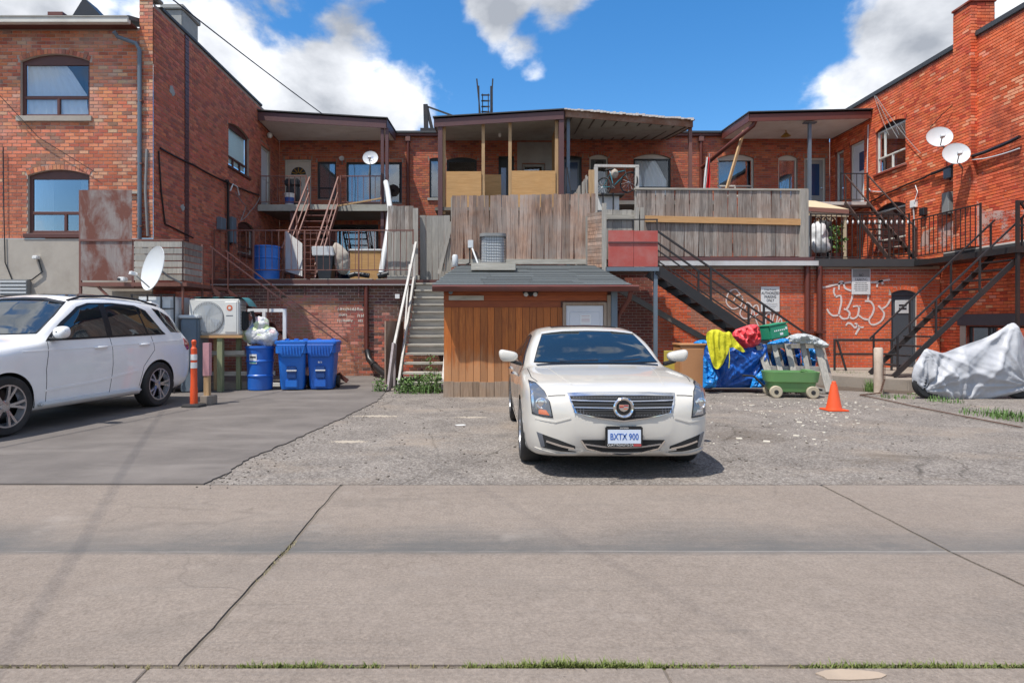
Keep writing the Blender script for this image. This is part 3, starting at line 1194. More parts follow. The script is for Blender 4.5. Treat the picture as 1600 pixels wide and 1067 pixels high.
# old downpipe stain line: projecting pier on the side wall
mbp = MB()
for k in range(58):
    mbp.bx(XL, XL + .02 + .006 * (k % 2), YF + 1.42, YF + 1.62, 3.5 + k * .0885, 3.5 + k * .0885 + .078)
mbp.build('pilaster', M['fascia_plum'], b)
ch = MB().bx(-8.0, -7.52, 15.35, 16.2, 8.2, 9.2)
ch.bx(-8.05, -7.47, 15.30, 16.25, 9.2, 9.32)
ch.build('chimney', M['stucco_grey'], b, bev=.02)
# eaves of the front roof
MB().prism([(-12.2, 13.62, 8.20), (-12.2, 14.9, 8.62), (-12.2, 14.9, 8.55), (-12.2, 13.66, 8.12)], (4.36, 0, 0)).build('roof', M['shingle'], b)
MB().bx(-12.2, -7.86, 13.60, 13.72, 8.04, 8.17).bx(-12.2, -7.86, 13.585, 13.6, 8.15, 8.18).build('gutter', M['frame_white'], b, bev=.01)
MB().bx(-12.2, -7.86, 13.72, 13.99, 8.06, 8.10).build('soffit', M['frame_brown'], b)
dp = [at(178, 50, 13.7), at(184, 58, 13.8), at(212, 68, 13.88), at(218, 78, 13.9), Vector((at(218, 78, 13.9).x, 13.9, 3.3))]
pipe('downpipe', dp, .045, M['steel_grey'], b)
for z_ in (3.6, 5.0, 6.4):
    ubox('pipe_bracket', M['steel_brown'], b, dp[-1].x - .065, dp[-1].x + .065, 13.86, 14.0, z_, z_ + .035)
v0 = at(145, 18, 14.6)
MB().prism([(v0.x - .3, 14.3, 8.5), (v0.x + .45, 14.3, 8.45), (v0.x - .02, 14.3, 8.95)], (0, .5, 0)).build('roof_vent', M['frame_dark'], b)
MB().bx(-10.25, -9.9, 14.5, 14.8, 8.4, 8.72).build('chimney', M['brick_shade'] if False else M['fascia_brown'], b)
ledge = MB().bx(-9.82 + 1.05, -7.83, YF - .05, YF - .004, 4.36, 4.42).build('ledge', M['stucco'], b)
# wall patches and small fittings on the side wall
for (px, py, r_) in ((268, 142, .11), (285, 325, .09)):
    c = onx(px, py, XL)
    mb = MB()
    pts = []
    for k in range(14):
        a = 2 * math.pi * k / 14
        rr = r_ * random.uniform(.7, 1.2)
        pts.append((XL + .004, c.y + rr * 1.2 * math.cos(a), c.z + rr * math.sin(a)))
    mb.prism(pts, (.012, 0, 0))
    mb.build('mortar_patch', M['stucco_grey'], b)

# ---------------- terrace at the back
t_ = thing('brick_building', 'long two-storey red brick terrace with balconies at the back of the lot', 'building', (2.5, YM, 0))
wm = Wall((XL, YM, 0), (1, 0, 0))


def X22(px):
    return (px - CX) * YM / FPX + 7.5


ops = {
    'fan_door': (X22(445), X22(486), 5.35, 7.38, 0),
    'narrow': (X22(496), X22(525), 5.95, 7.30, 0),
    'slider': (X22(541), X22(628), 5.80, 7.28, 0),
    'patio': (X22(500), X22(591), 2.68, 5.02, 0),
    'blue': (X22(671), X22(692), 5.98, 7.40, .04),
    'porch_w': (X22(698), X22(745), 5.8, 7.36, .10),
    'porch_d': (X22(779), X22(803), 5.35, 7.5, 0),
    'hatch': (X22(816), X22(851), 5.9, 7.22, 0),
    'door_b': (X22(877), X22(909), 5.35, 7.46, .05),
    'slim': (X22(921), X22(950), 5.95, 7.46, .10),
    'big_1': (X22(990), X22(1048), 6.05, 7.42, .16),
    'big_2': (X22(1122), X22(1178), 6.05, 7.42, .15),
    'slim_2': (X22(1216), X22(1246), 5.95, 7.42, .12),
    'door_e': (X22(1257), X22(1290), 5.40, 7.44, 0),
    'low_1': (X22(1275), X22(1296), 3.3, 5.0, 0),
}
brick_wall(t_, wm, 19.93, 8.28, list(ops.values()), tone_main, M['brick_main'], M['mortar_dark'], v_from=2.5, singles=0)
fd = door(t_, wm, *ops['fan_door'][:4], 'door_cream', panels=((.14, .46, .1, .42), (.54, .86, .1, .42), (.14, .46, .47, .66), (.54, .86, .47, .66)))
# half-round light in the door
u0, u1 = ops['fan_door'][0] + .065, ops['fan_door'][1] - .065
uc, vc = (u0 + u1) / 2, 5.35 + 1.50
hub = [wm.p(uc + .27 * math.cos(a), vc + .27 * math.sin(a), -.078) for a in [math.pi * k / 12 for k in range(13)]]
MB().prism(hub, wm.N * .012).build('fan_light', M['frame_dark'], fd)
sp = MB()
for k in range(5):
    a = math.pi * (k + .5) / 5
    sp.beam(wm.p(uc + .06 * math.cos(a), vc + .06 * math.sin(a), -.062), wm.p(uc + .25 * math.cos(a), vc + .25 * math.sin(a), -.062), .035, .008, wm.N)
sp.build('fan_leading', M['gold'], fd)
window(t_, wm, *ops['narrow'], fm='frame_dark', transom=.3, back='curtain')
window(t_, wm, *ops['slider'], fm='frame_dark', transom=None, mull=(.42,), back='half')
window(t_, wm, *ops['patio'], fm='frame_dark', fw=.09, mull=(.33, .66), back='dark', gm='glass', name='patio_door')
window(t_, wm, *ops['blue'], fm='frame_dark', back='dark', sill=.09, sill_mat='stucco_grey')
window(t_, wm, *ops['porch_w'], fm='frame_dark', transom=.4, back='dark')
door(t_, wm, *ops['porch_d'][:4], 'frame_dark', fm='frame_dark')
window(t_, wm, *ops['hatch'], fm='stucco_grey', fw=.09, back='dark', gm='glass', name='hatch')
hs_ = MB()
wm.box(hs_, X22(808), X22(868), 5.4, 5.88, .002, .03)
wm.box(hs_, X22(808), X22(868), 7.24, 8.0, .002, .03)
wm.box(hs_, X22(808), X22(815.5), 5.88, 7.24, .002, .03)
wm.box(hs_, X22(851.5), X22(868), 5.88, 7.24, .002, .03)
hs_.build('render_panel', M['stucco_grey'], t_)
door(t_, wm, *ops['door_b'][:4], 'steel_grey', fm='frame_dark', glass=(.12, .88, .45, .95))
window(t_, wm, *ops['slim'], fm='frame_white', head='frame_white', transom=.35, back='part')
window(t_, wm, *ops['big_1'], fm='frame_dark', head='frame_white', transom=.24, low_mull=(.35, .7), back='tied', gm='glass_clear')
window(t_, wm, *ops['big_2'], fm='frame_white', head='frame_white', transom=.28, low_mull=(.5,), back='half')
window(t_, wm, *ops['slim_2'], fm='frame_white', head='frame_white', back='curtain')
door(t_, wm, *ops['door_e'][:4], 'stucco_grey', fm='frame_white', glass=(.18, .82, .35, .93))
window(t_, wm, *ops['low_1'], fm='frame_dark', back='dark')
# cornice, gutter, roof
MB().bx(XL - .5, XR + .5, 23.4, 23.6, 2.0, 8.27).build('inner_wall', M['mortar_dark'], t_)
MB().bx(XL, XR, YM - .14, YM - .012, 8.20, 8.29).build('cornice', M['fascia_brown'], t_, bev=.01)
MB().bx(XL, XR, YM - .2, YM + 7, 8.29, 8.36).build('roof', M['roof_edge'], t_)
for i, px in enumerate((638, 1094)):
    X = (px - CX) * YM / FPX
    pipe('downpipe', [(X, YM - .09, 8.2), (X, YM - .09, 3.2)], .055, M['pipe_brown'], t_)
    MB().bx(X - .09, X + .09, YM - .16, YM - .02, 8.0, 8.18).build('hopper', M['steel_brown'], t_, bev=.01)
vp = at(1060, 180, 23.0)
vb = MB().lathe([(.10, 0), (.10, .3), (.17, .31), (.17, .40), (.05, .45)], Matrix.Translation((vp.x, vp.y, 8.35)), 14)
vb.build('vent_pipe', M['white_paint'], t_, smooth=40)
MB().bx(vp.x + .02, vp.x + .45, 22.8, 23.2, 8.36, 8.5).build('roof_box', M['fascia_brown'], t_)
# faint spray lines on the brick between the balconies
# ---------------- building at the right
br = thing('brick_building', 'tall orange painted brick side wall with chimney and two white dishes at the right', 'building', (XR, 15, 0))
wr = Wall((XR, YM, 0), (0, -1, 0))
r_ops = [(.34, .86, 5.75, 7.52, 0), (1.24, 2.03, 5.42, 7.52, 0), (2.64, 4.06, 6.2, 7.52, .13), (2.64, 4.06, 3.75, 5.0, .16), (6.4, 8.3, .55, 1.38, 0)]
brick_wall(br, wr, 10.3, 8.72, r_ops, tone_red, M['brick_red'], M['mortar_red'], v_from=0.0, pref=lambda x, y: x > 1420 and y < 380)
window(br, wr, *r_ops[0], fm='frame_white', back='blind')
door(br, wr, *r_ops[1][:4], 'door_white', glass=(.5, .92, .55, .86))
window(br, wr, *r_ops[2], fm='frame_white', head='frame_dark', fw=.05, transom=.36, mull=(.24,), low_mull=(.5,), back='half', gm='glass', sill=.07, sill_mat='mortar_red')
window(br, wr, *r_ops[3], fm='frame_white', head='frame_dark', fw=.05, transom=.25, back='curtain', gm='glass', sill=.07, sill_mat='mortar_red')
window(br, wr, *r_ops[4], fm='frame_dark', fw=.05, mull=(.33, .66), back='dark')
lt = MB()
wr.box(lt, 6.15, 8.7, 1.39, 1.68, .004, .06)
lt.build('lintel', M['door_grey'], br, bev=.01)
# light surround under the lintel (old render)
fl = MB()
wr.box(fl, 6.2, 6.39, .5, 1.385, .005, .02)
fl.build('render_panel', M['stucco'], br)
# parapet flashing and chimney breast
MB().bx(XR - .05, XR + .35, 12.2, YM, 8.725, 8.86).build('parapet_cap', M['roof_edge'], br, bev=.01)
yc0, yc1 = 15.75, 16.35
cw = Wall((XR - .16, yc1, 0), (0, -1, 0))
brick_wall(br, cw, yc1 - yc0, 9.6, [], tone_red, M['brick_red'], M['mortar_red'], v_from=3.4, singles=0)
cf = Wall((XR - .16, yc0, 0), (1, 0, 0))
brick_wall(br, cf, .16, 9.6, [], tone_red, M['brick_red'], M['mortar_red'], v_from=3.4, singles=0)
cf2 = Wall((XR, yc0, 0), (1, 0, 0))
brick_wall(br, cf2, .45, 9.6, [], tone_red, M['brick_red'], M['mortar_red'], v_from=8.87, singles=0)
MB().bx(XR - .14, XR + .44, yc0 + .02, yc1, 8.6, 9.58).build('chimney', M['mortar_red'], br)
MB().bx(XR - .19, XR + .48, yc0 - .03, yc1 + .03, 9.6, 9.66).build('chimney_cap', M['mortar_red'], br, bev=.01)
# grey band where the walkway meets the wall, white flashing on top
bd = MB()
wr.box(bd, 5.62, 10.3, 3.02, 3.33, .008, .03)
bd.build('flashing_band', M['roof_edge'], br)
bd = MB()
wr.box(bd, 5.62, 10.3, 3.335, 3.38, .008, .022)
bd.build('flashing', M['flash_white'], br)
# white overpaint left on the brick (covered graffiti)
M['overpaint'] = None
t = NT('overpaint')
v = t.pos()
k = t.ramp(t.math('ADD', t.noise(v, 2.2, 6, .6), t.math('MULTIPLY', t.noise(v, 30, 3), .22)), ((.56, 0.0), (.66, 1.0)))
trn = t.n('ShaderNodeBsdfTransparent')
mxs = t.n('ShaderNodeMixShader')
t.set(Base_Color=(.60, .42, .36), Roughness=.8)
t.l(t.math('MULTIPLY', k, .75), mxs.inputs[0])
t.l(trn.outputs[0], mxs.inputs[1])
t.l(t.p.outputs[0], mxs.inputs[2])
t.l(mxs.outputs[0], t.out.inputs[0])
M['overpaint'] = t.m
op = MB()
q = [wr.p(u_, v_, .0075) for u_, v_ in ((4.6, 3.42), (8.6, 3.42), (8.6, 4.0), (7.0, 4.25), (6.6, 4.75), (6.2, 4.7), (6.1, 4.2), (4.8, 4.05))]
op.add(q, [tuple(range(len(q)))])
op.build('paint_patch', M['overpaint'], br, fix=False)

# ---------------- ground floor extensions with flat roofs
e1 = thing('rear_extension', 'low weathered brick extension with flat roof behind the blue bins', 'building', (-4.3, YW, 0))
we = Wall((XL, YW, 0), (1, 0, 0))
AX = (-5.55, -4.10)


def tone_ext(u, v, r):
    X = u + XL
    crown = 2.05 + .2 * math.sqrt(max(0, 1 - ((X + 4.82) / .75) ** 2))
    if AX[0] < X < AX[1] and v < crown:                 # bricked-up doorway, newer bricks
        c = lerp3((.40, .175, .115), (.52, .25, .17), r.random())
    elif -3.45 < X < -2.1 and v < 1.0 + .25 * math.sin(X * 7):   # painted orange at the foot
        c = lerp3((.45, .10, .055), (.52, .15, .08), r.random())
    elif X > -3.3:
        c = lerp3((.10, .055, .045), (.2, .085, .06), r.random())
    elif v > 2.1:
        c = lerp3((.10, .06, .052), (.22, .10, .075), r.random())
    else:
        c = lerp3((.26, .085, .06), (.36, .15, .10), r.random())
    return tuple(x * r.uniform(.85, 1.15) for x in c)


brick_wall(e1, we, 6.68, 2.5, [], tone_ext, M['brick_ext'], M['mortar_pale'], v_from=0.0, pref=lambda x, y: 440 < x < 606 and y > 445)
MB().bx(XL + .01, -.83, YW - .12, YM - .03, 2.50, 2.60).build('roof', M['roof_edge'], e1)
MB().bx(XL + .01, -.95, YW - .15, YW - .122, 2.47, 2.63).build('fascia', M['frame_brown'], e1)
MB().bx(XL + .01, -1.9, YW - .17, YW - .152, 2.485, 2.505).build('drip_edge', M['gutter_white'], e1)
for (a, b_) in ((-7.3, -6.1), (-6.0, -4.9), (-4.8, -3.1), (-3.0, -2.0)):
    MB().bx(a, b_, YW - .1, YW + .15, 2.604, 2.65 + random.uniform(0, .03)).build('plank', M['deck_board'], e1, bev=.006)
dpx = -3.27
pipe('downpipe', [(dpx, YW - .09, 2.48), (dpx, YW - .09, .75), (dpx + .05, YW - .12, .62)], .06, M['pipe_brown'], e1)
dr = thing('drain_pipe', 'black plastic drain pipe lying against the brick below the brown downpipe', 'pipe', (dpx, YW - .2, 0))
mb = MB().tube([(dpx + .03, YW - .13, .72), (dpx + .10, YW - .22, .48), (dpx + .28, YW - .5, .34), (dpx + .62, YW - 1.0, .16), (dpx + .75, YW - 1.2, .10)], .085, 12)
mb.build('pipe_run', M['pipe_black'], dr, smooth=50)
mb = MB().tube([(dpx + .26, YW - .47, .355), (dpx + .31, YW - .55, .325)], .10, 12)
mb.build('collar', M['pipe_black'], dr, smooth=50)
# white brush lettering that has almost worn away
M['worn_white'] = plain('worn_white', (.62, .56, .48), .85, var=.2, scale=30, bump=0)
for i, (s_, px, py) in enumerate((('NO PARKING', 547, 483), ('ANY  TIME', 545, 492), ('TOWED AWAY', 548, 502))):
    pass
rr = random.Random(5)
mb = MB()
for (x0, x1, py, gaps) in ((528, 572, 483, 3), (530, 542, 492, 1), (559, 572, 493, 1), (528, 550, 501, 2), (560, 569, 501, 0)):
    px = x0
    while px < x1:
        w_ = rr.uniform(1.4, 2.6)
        a = at(px, py + rr.uniform(1.5, 2.6), YW - .006)
        c = at(px + rr.uniform(-.4, .9), py - rr.uniform(1.2, 2.4), YW - .006)
        mb.beam(a, c, .022, .003, (0, 1, 0))
        if rr.random() < .6:
            m_ = (a + c) / 2
            mb.beam(m_ + Vector((-.01, 0, rr.uniform(-.02, .03))), m_ + Vector((.035, 0, rr.uniform(-.02, .03))), .004, .016, (0, 0, 1))
        px += w_ + rr.uniform(.5, 1.2)
mb.build('worn_lettering', M['worn_white'], e1, kind='stuff')

e2 = thing('rear_extension', 'orange painted brick extension with white tags and arched grey door', 'building', (8, YW, 0))
we2 = Wall((2.6, YW, 0), (1, 0, 0))


def tone_ext2(u, v, r):
    X = u + 2.6
    crown = 2.28 + .42 * math.sqrt(max(0, 1 - ((X - 6.75) / 1.0) ** 2))
    if 5.75 < X < 7.75 and v < crown:
        c = lerp3((.27, .10, .06), (.38, .16, .085), r.random())
        if v > crown - .13:
            c = (.40, .12, .06)
    elif X < 4.6:
        c = lerp3((.15, .05, .04), (.24, .075, .05), r.random())
    elif v > 2.75:
        c = lerp3((.26, .06, .04), (.36, .085, .05), r.random())
    else:
        c = lerp3((.47, .085, .032), (.60, .135, .055), r.random())
    return tuple(x * r.uniform(.92, 1.08) for x in c)


o_gd = (11.09 - 2.6, 11.78 - 2.6, .24, 2.27, .09)
brick_wall(e2, we2, 9.82, 3.02, [o_gd], tone_ext2, M['brick_red'], M['mortar_pale'], v_from=0.0, pref=lambda x, y: 1080 < x < 1400 and 415 < y < 530, name='mortar')
gd = door(e2, we2, *o_gd[:4], 'door_grey', fm='door_grey', inset=.07, knob=False)
arc = arc_pts(o_gd[0] + .003, o_gd[1] - .003, o_gd[3], .086)
MB().prism([we2.p(a, c_, -.12) for a, c_ in arc], we2.N * .06).build('head_board', M['door_grey'], gd)
vn = MB()
uc_ = (o_gd[0] + o_gd[1]) / 2
we2.box(vn, uc_ - .2, uc_ + .2, 1.72, 2.08, -.075, -.062)
vn.build('vent_panel', M['gutter_white'], gd, bev=.004)
vn = MB()
for z_ in (1.83, 1.92):
    we2.box(vn, uc_ - .10, uc_ + .11, z_, z_ + .045, -.0615, -.055)
vn.build('vent_slot', M['frame_dark'], gd)
MB().bx(2.6, XR - .01, YW - .10, YM - .03, 3.02, 3.13).build('roof', M['roof_edge'], e2)
MB().bx(8.92, XR - .32, YW - .16, YW - .11, 2.98, 3.20).build('fascia', M['roof_edge'], e2, bev=.01)
MB().bx(4.7, 8.93, YW - .22, YW - .10, 3.02, 3.12).bx(4.68, 8.98, YW - .235, YW - .221, 3.00, 3.14).build('gutter', M['gutter_white'], e2, bev=.012)
MB().bx(4.3, 8.92, YW - .105, YW - .02, 3.15, 3.25).build('fascia', M['fascia_plum'], e2)
for px in (1258.5, 1277.5):
    X = (px - CX) * YW / FPX
    pipe('downpipe', [(X, YW - .10, 3.0), (X, YW - .10, 1.15), (X, YW - .10, .3)], .075, M['pipe_brown'], e2)
    MB().bx(X - .13, X + .13, YW - .2, YW - .004, 1.18, 1.24).build('pipe_bracket', M['pipe_brown'], e2)
MB().bx(-.82, 2.59, YW + .0, YM - .03, 0, 2.95).build('middle_block', M['mortar_dark'], e2)


# ================================================================== timber and steel
M['fence_grey'] = wood('fence_grey', (.10, .085, .075), (.42, .38, .34), 'z', (.22, .14, .10), .5, orand=.3)
M['fence_brown'] = wood('fence_brown', (.10, .055, .04), (.42, .26, .18), 'z', (.34, .30, .27), .6, orand=.3)
M['fence_pale'] = wood('fence_pale', (.22, .205, .18), (.42, .39, .34), 'z', (.26, .25, .23), .5, orand=.18)
M['timber_pale_x'] = wood('timber_pale_x', (.26, .24, .20), (.48, .45, .39), 'x', None, orand=.15)
M['timber_new'] = wood('timber_new', (.40, .215, .085), (.56, .33, .15), 'x', None, orand=.1)
M['timber_new_z'] = wood('timber_new_z', (.36, .22, .10), (.52, .35, .19), 'z', None, orand=.1)
M['plywood'] = wood('plywood', (.40, .215, .075), (.55, .32, .13), 'x', (.44, .27, .12), .4, orand=.06)
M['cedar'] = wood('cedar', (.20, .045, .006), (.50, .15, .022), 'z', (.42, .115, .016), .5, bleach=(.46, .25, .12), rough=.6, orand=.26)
M['cedar_x'] = wood('cedar_x', (.20, .038, .009), (.36, .085, .018), 'x', None, rough=.6, orand=.15)
M['cedar_worn'] = wood('cedar_worn', (.20, .13, .08), (.36, .25, .17), 'z', (.3, .26, .22), .6, orand=.2)
M['white_timber'] = wood('white_timber', (.42, .40, .37), (.62, .60, .56), 'z', (.3, .27, .24), .5, orand=.1, knots=False)
M['grey_pink'] = wood('grey_pink', (.22, .18, .18), (.38, .33, .33), 'z', None, orand=.1)
M['iron_brown'] = plain('iron_brown', (.05, .032, .028), .5, var=.3, grime=.4, gcol=(.12, .06, .04))
M['soffit_rib'] = plain('soffit_rib', (.10, .09, .075), .8, var=.3)
M['rust_roof'] = plain('rust_roof', (.19, .085, .045), .8, var=.5, scale=9, bump=.6, bscale=50, grime=.6, gcol=(.4, .34, .27))
M['red_board'] = plain('red_board', (.40, .075, .06), .6, var=.2, scale=4, bump=.2, bscale=40, grime=.35, gcol=(.42, .3, .27))
t = NT('rust_sheet')
v = t.pos((1.6, 1, .8))
c = t.mix(t.ramp(t.noise(v, 1.9, 8, .66, .4), ((.42, 0.0), (.60, 1.0))), (.16, .052, .034), (.29, .255, .24))
c = t.mix(t.math('MULTIPLY', t.noise(t.pos((14, 1, 1.2)), 2, 5), .45), c, (.085, .03, .02))
t.set(Base_Color=c, Roughness=.7)
t.bump(t.noise(t.pos(), 40, 5), .25, .01)
M['rust_sheet'] = t.m


def planks(parent, m, p0, p1, z0, z1, w=.14, gap=.006, t=.02, jit=.012, name='plank', zfun=None):
    """row of upright boards from p0 to p1 (x,y), each an object of its own"""
    p0, p1 = Vector((*p0, 0)), Vector((*p1, 0))
    L = (p1 - p0).length
    d = (p1 - p0) / L
    nrm = d.cross(Z)
    n = max(1, int(round(L / (w + gap))))
    st = L / n
    for i in range(n):
        c = p0 + d * (st * (i + .5)) + nrm * random.uniform(-.003, .003)
        zt = (zfun(i / n) if zfun else z1) + random.uniform(-jit, jit)
        zb = z0 + random.uniform(-jit, jit) * .5
        Mx = Matrix.Translation((c.x, c.y, (zb + zt) / 2)) @ Matrix((d * (st - gap), -nrm * t, Z * (zt - zb))).transposed().to_4x4() @ Matrix.Rotation(R(random.uniform(-.25, .25)), 4, 'Y')
        place(name, unit_cube(m), parent, Mx)


def stair(parent, m, p_top, p_bot, width_vec, n, rail_h=.95, stringer=(.05, .22), rail_w=.04, posts=(), rails=True, tread_d=.26, tread_t=.04, mid=True, tread_m=None):
    """open flight: two stringers, treads, handrails on both sides"""
    T, B, w = Vector(p_top), Vector(p_bot), Vector(width_vec)
    for k in (0, 1):
        bar('stringer', m, parent, B + w * k, T + w * k, *stringer)
    run = Vector((B.x - T.x, B.y - T.y, 0)).normalized()
    for i in range(1, n):
        f = i / n
        c = T + (B - T) * f + Vector((0, 0, .02))
        a, b_ = c + w * .02, c + w * .98
        bar('tread', tread_m or m, parent, a, b_, tread_d, tread_t, Z)
    if rails:
        for k in (0, 1):
            up = Vector((0, 0, rail_h))
            bar('handrail', m, parent, B + w * k + up, T + w * k + up, rail_w, rail_w)
            if mid:
                bar('mid_rail', m, parent, B + w * k + up * .5, T + w * k + up * .5, rail_w * .7, rail_w * .7)
            for f in posts:
                q = T + (B - T) * f + w * k
                bar('post', m, parent, q, q + up, rail_w, rail_w, (0, 1, 0))


def railing(parent, m, p0, p1, zb, zt, step=.16, r=.016, post=.04, nposts=2, spikes=False, lift=.08):
    p0, p1 = Vector((*p0, 0)), Vector((*p1, 0))
    bar('top_rail', m, parent, p0 + Z * zt, p1 + Z * zt, .04, .03)
    bar('bottom_rail', m, parent, p0 + Z * (zb + lift), p1 + Z * (zb + lift), .03, .025)
    L = (p1 - p0).length
    n = int(L / step)
    for i in range(n + 1):
        q = p0 + (p1 - p0) * (i / n)
        bar('baluster', m, parent, q + Z * (zb + lift), q + Z * zt, r, r, (0, 1, 0))
    for i in range(nposts):
        q = p0 + (p1 - p0) * (i / max(1, nposts - 1))
        bar('post', m, parent, q + Z * zb, q + Z * (zt + .03), post, post, (0, 1, 0))


def canopy(parent, X0, X1, Yf, Yb, zf0, zf1, zb, th, fascia_m, soffit_m, roof_m, ribs=0, fh=.2):
    """sloping porch roof: front underside height zf0 (left) to zf1 (right), zb at the wall"""
    def under(s, t):
        zf = zf0 + (zf1 - zf0) * s
        return Vector((X0 + (X1 - X0) * s, Yf + (Yb - Yf) * t, zf + (zb - zf) * t))
    c = [under(0, 0), under(1, 0), under(1, 1), under(0, 1)]
    MB().prism(c, (0, 0, .03)).build('soffit', M[soffit_m], parent)
    e = Vector((0, 0, th))
    top = [c[0] + Vector((-.06, -.08, th)), c[1] + Vector((.06, -.08, th)), c[2] + Vector((.06, 0, th)), c[3] + Vector((-.06, 0, th))]
    MB().prism(top, (0, 0, .035)).build('roof', M[roof_m], parent)
    MB().prism([c[0] + Vector((0, -.03, -.03)), c[1] + Vector((0, -.03, -.03)), c[1] + Vector((0, -.03, fh)), c[0] + Vector((0, -.03, fh))], (0, .028, 0)).build('fascia', M[fascia_m], parent)
    for k, (a, b_) in enumerate(((c[0], c[3]), (c[1], c[2]))):
        s_ = -.03 if k == 0 else .002
        MB().prism([a + Vector((s_, 0, -.02)), b_ + Vector((s_, 0, -.02)), b_ + Vector((s_, 0, th - .004)), a + Vector((s_, 0, th - .004))], (.028, 0, 0)).build('side_fascia', M[fascia_m], parent)
    for i in range(ribs):
        s = (i + .5) / ribs
        bar('rib', M['soffit_rib'], parent, under(s, .02) - Z * .016, under(s, .98) - Z * .016, .045, .03)


# ---------------- balcony with white soffit, left
bl = thing('covered_balcony', 'covered balcony with plum fascia, white soffit and brown stair on the left', 'balcony', (-5.4, 20.4, 2.6))
canopy(bl, XL + .02, -3.29, 20.35, YM - .16, 8.12, 7.86, 8.02, .28, 'fascia_plum', 'soffit_white', 'roof_edge', fh=.24)
for X in (-3.42, -3.27):
    ubox('post', M['fascia_plum'], bl, X - .05, X + .05, 20.38, 20.48, 2.61, 7.86)
ubox('post', M['fascia_plum'], bl, -6.45, -6.33, 20.4, 20.52, 2.61, 5.2)
MB().bx(XL + .02, -3.2, 20.36, YM - .03, 5.17, 5.28).build('floor', M['deck_board'], bl)
MB().bx(XL + .02, -3.2, 20.30, 20.355, 5.12, 5.33).build('floor_edge', M['fence_pale'] if False else M['soffit_grey'], bl)
railing(bl, M['steel_brown'], (-7.4, 20.33), (-5.9, 20.33), 5.33, 6.26, .17)
railing(bl, M['steel_brown'], (-4.78, 20.33), (-3.45, 20.33), 5.33, 6.26, .17)
stair(bl, M['steel_brown'], (-5.78, 20.3, 5.30), (-5.78, 17.55, 2.63), (.93, 0, 0), 12, .92, (.035, .16), .042, (.02, .5, .97), tread_d=.24, tread_t=.025)
lt_ = onx(418, 212, XL)
MB().lathe([(.03, 0), (.09, .02), (.1, .08), (.06, .14)], frame_M((XL + .01, lt_.y, lt_.z), (0, 1, 0), Z), 12).build('wall_lamp', M['white_paint'], bl, smooth=40)

# deck railing along the edge of the low flat roof
dr_ = thing('deck_railing', 'thin rusty steel railing along the flat roof above the bins', 'railing', (-4.7, 16.95, 2.6))
railing(dr_, M['steel_brown'], (-7.42, 16.93), (-2.0, 16.93), 2.35, 3.98, .17, .014, .035, 2, lift=.55)
for X in (-6.35, -4.95, -3.48):
    bar('post', M['steel_brown'], dr_, (X, 16.92, 2.2), (X, 16.92, 3.98), .035, .035, (0, 1, 0))

# ---------------- plywood-fronted balcony in the middle
bm_ = thing('covered_balcony', 'balcony boarded up with bare plywood panels above the grey fence', 'balcony', (.5, 19.5, 3))
canopy(bm_, -1.62, 2.42, 19.5, YM - .16, 7.63, 7.88, 8.02, .26, 'fascia_plum', 'soffit_grey', 'roof_edge', fh=.22)
MB().bx(-1.62, 2.42, 19.55, YM - .03, 5.0, 5.1).build('floor', M['deck_board'], bm_)
for px, m_, w_ in ((688, 'fascia_plum', .14), (877, 'fascia_plum', .16)):
    X = (px - CX) * 19.55 / FPX
    ubox('post', M[m_], bm_, X - w_ / 2, X + w_ / 2, 19.5, 19.62, 3.0, 7.66 if px < 700 else 7.86)
for px, zt in ((693.5, 7.66), (755, 7.74), (797, 7.79), (870, 7.86)):
    X = (px - CX) * 19.6 / FPX
    ubox('stud', M['timber_new_z'], bm_, X - .05, X + .05, 19.64, 19.73, 4.9, zt)
for px0, px1, py0, y_ in ((697, 752, 268, 19.6), (799.5, 868, 267, 19.6)):
    a, c_ = at(px0, py0, y_), at(px1, 330, y_)
    ubox('plywood_sheet', M['plywood'], bm_, a.x, c_.x, y_, y_ + .018, c_.z, a.z)
a, c_ = at(757, 273, 20.3), at(783, 330, 20.3)
ubox('plywood_sheet', M['plywood'], bm_, a.x, c_.x, 20.3, 20.318, c_.z, a.z)
a = at(871, 200, 19.6)
ubox('plywood_sheet', M['plywood'], bm_, a.x - .006, a.x + .012, 19.75, 21.2, 4.9, 7.8)
MB().lathe([(.02, .14), (.02, .1), (.05, .08), (.06, 0), (.03, -.06)], Matrix.Translation((at(781, 208, 21).x, 21, 7.80)), 10).build('bulb', M['white_paint'], bm_, smooth=50)
# blue plastic drum / cloth standing inside
ubox('blue_panel', M['glass_blue'], bm_, at(783, 0, 20.8).x, at(791, 0, 20.8).x, 20.8, 20.85, 5.1, 6.65)

# ---------------- balcony under the rusty tin roof
bt = thing('covered_balcony', 'balcony under a rust-edged tin roof with ribbed underside', 'balcony', (4.6, 19.5, 3.2))
canopy(bt, 2.5, 6.46, 19.5, YM - .16, 7.95, 7.62, 8.05, .17, 'rust_roof', 'soffit_grey', 'rust_roof', ribs=11, fh=.2)
for px, m_, y_, zt in ((888, 'steel_grey', 19.7, 7.95), (1079, 'steel_brown', 19.6, 7.66)):
    X = (px - CX) * y_ / FPX
    ubox('post', M[m_], bt, X - .05, X + .05, y_, y_ + .09, 3.14, zt)
MB().bx(2.5, 7.6, 19.6, YM - .03, 5.2, 5.32).build('floor', M['deck_board'], bt)
for (p, q) in (((884, 300), (886, 262)), ((886, 262), (892, 300))):
    bar('brace', M['iron_black'], bt, at(p[0], p[1], 19.4), at(q[0], q[1], 19.4), .03, .03)
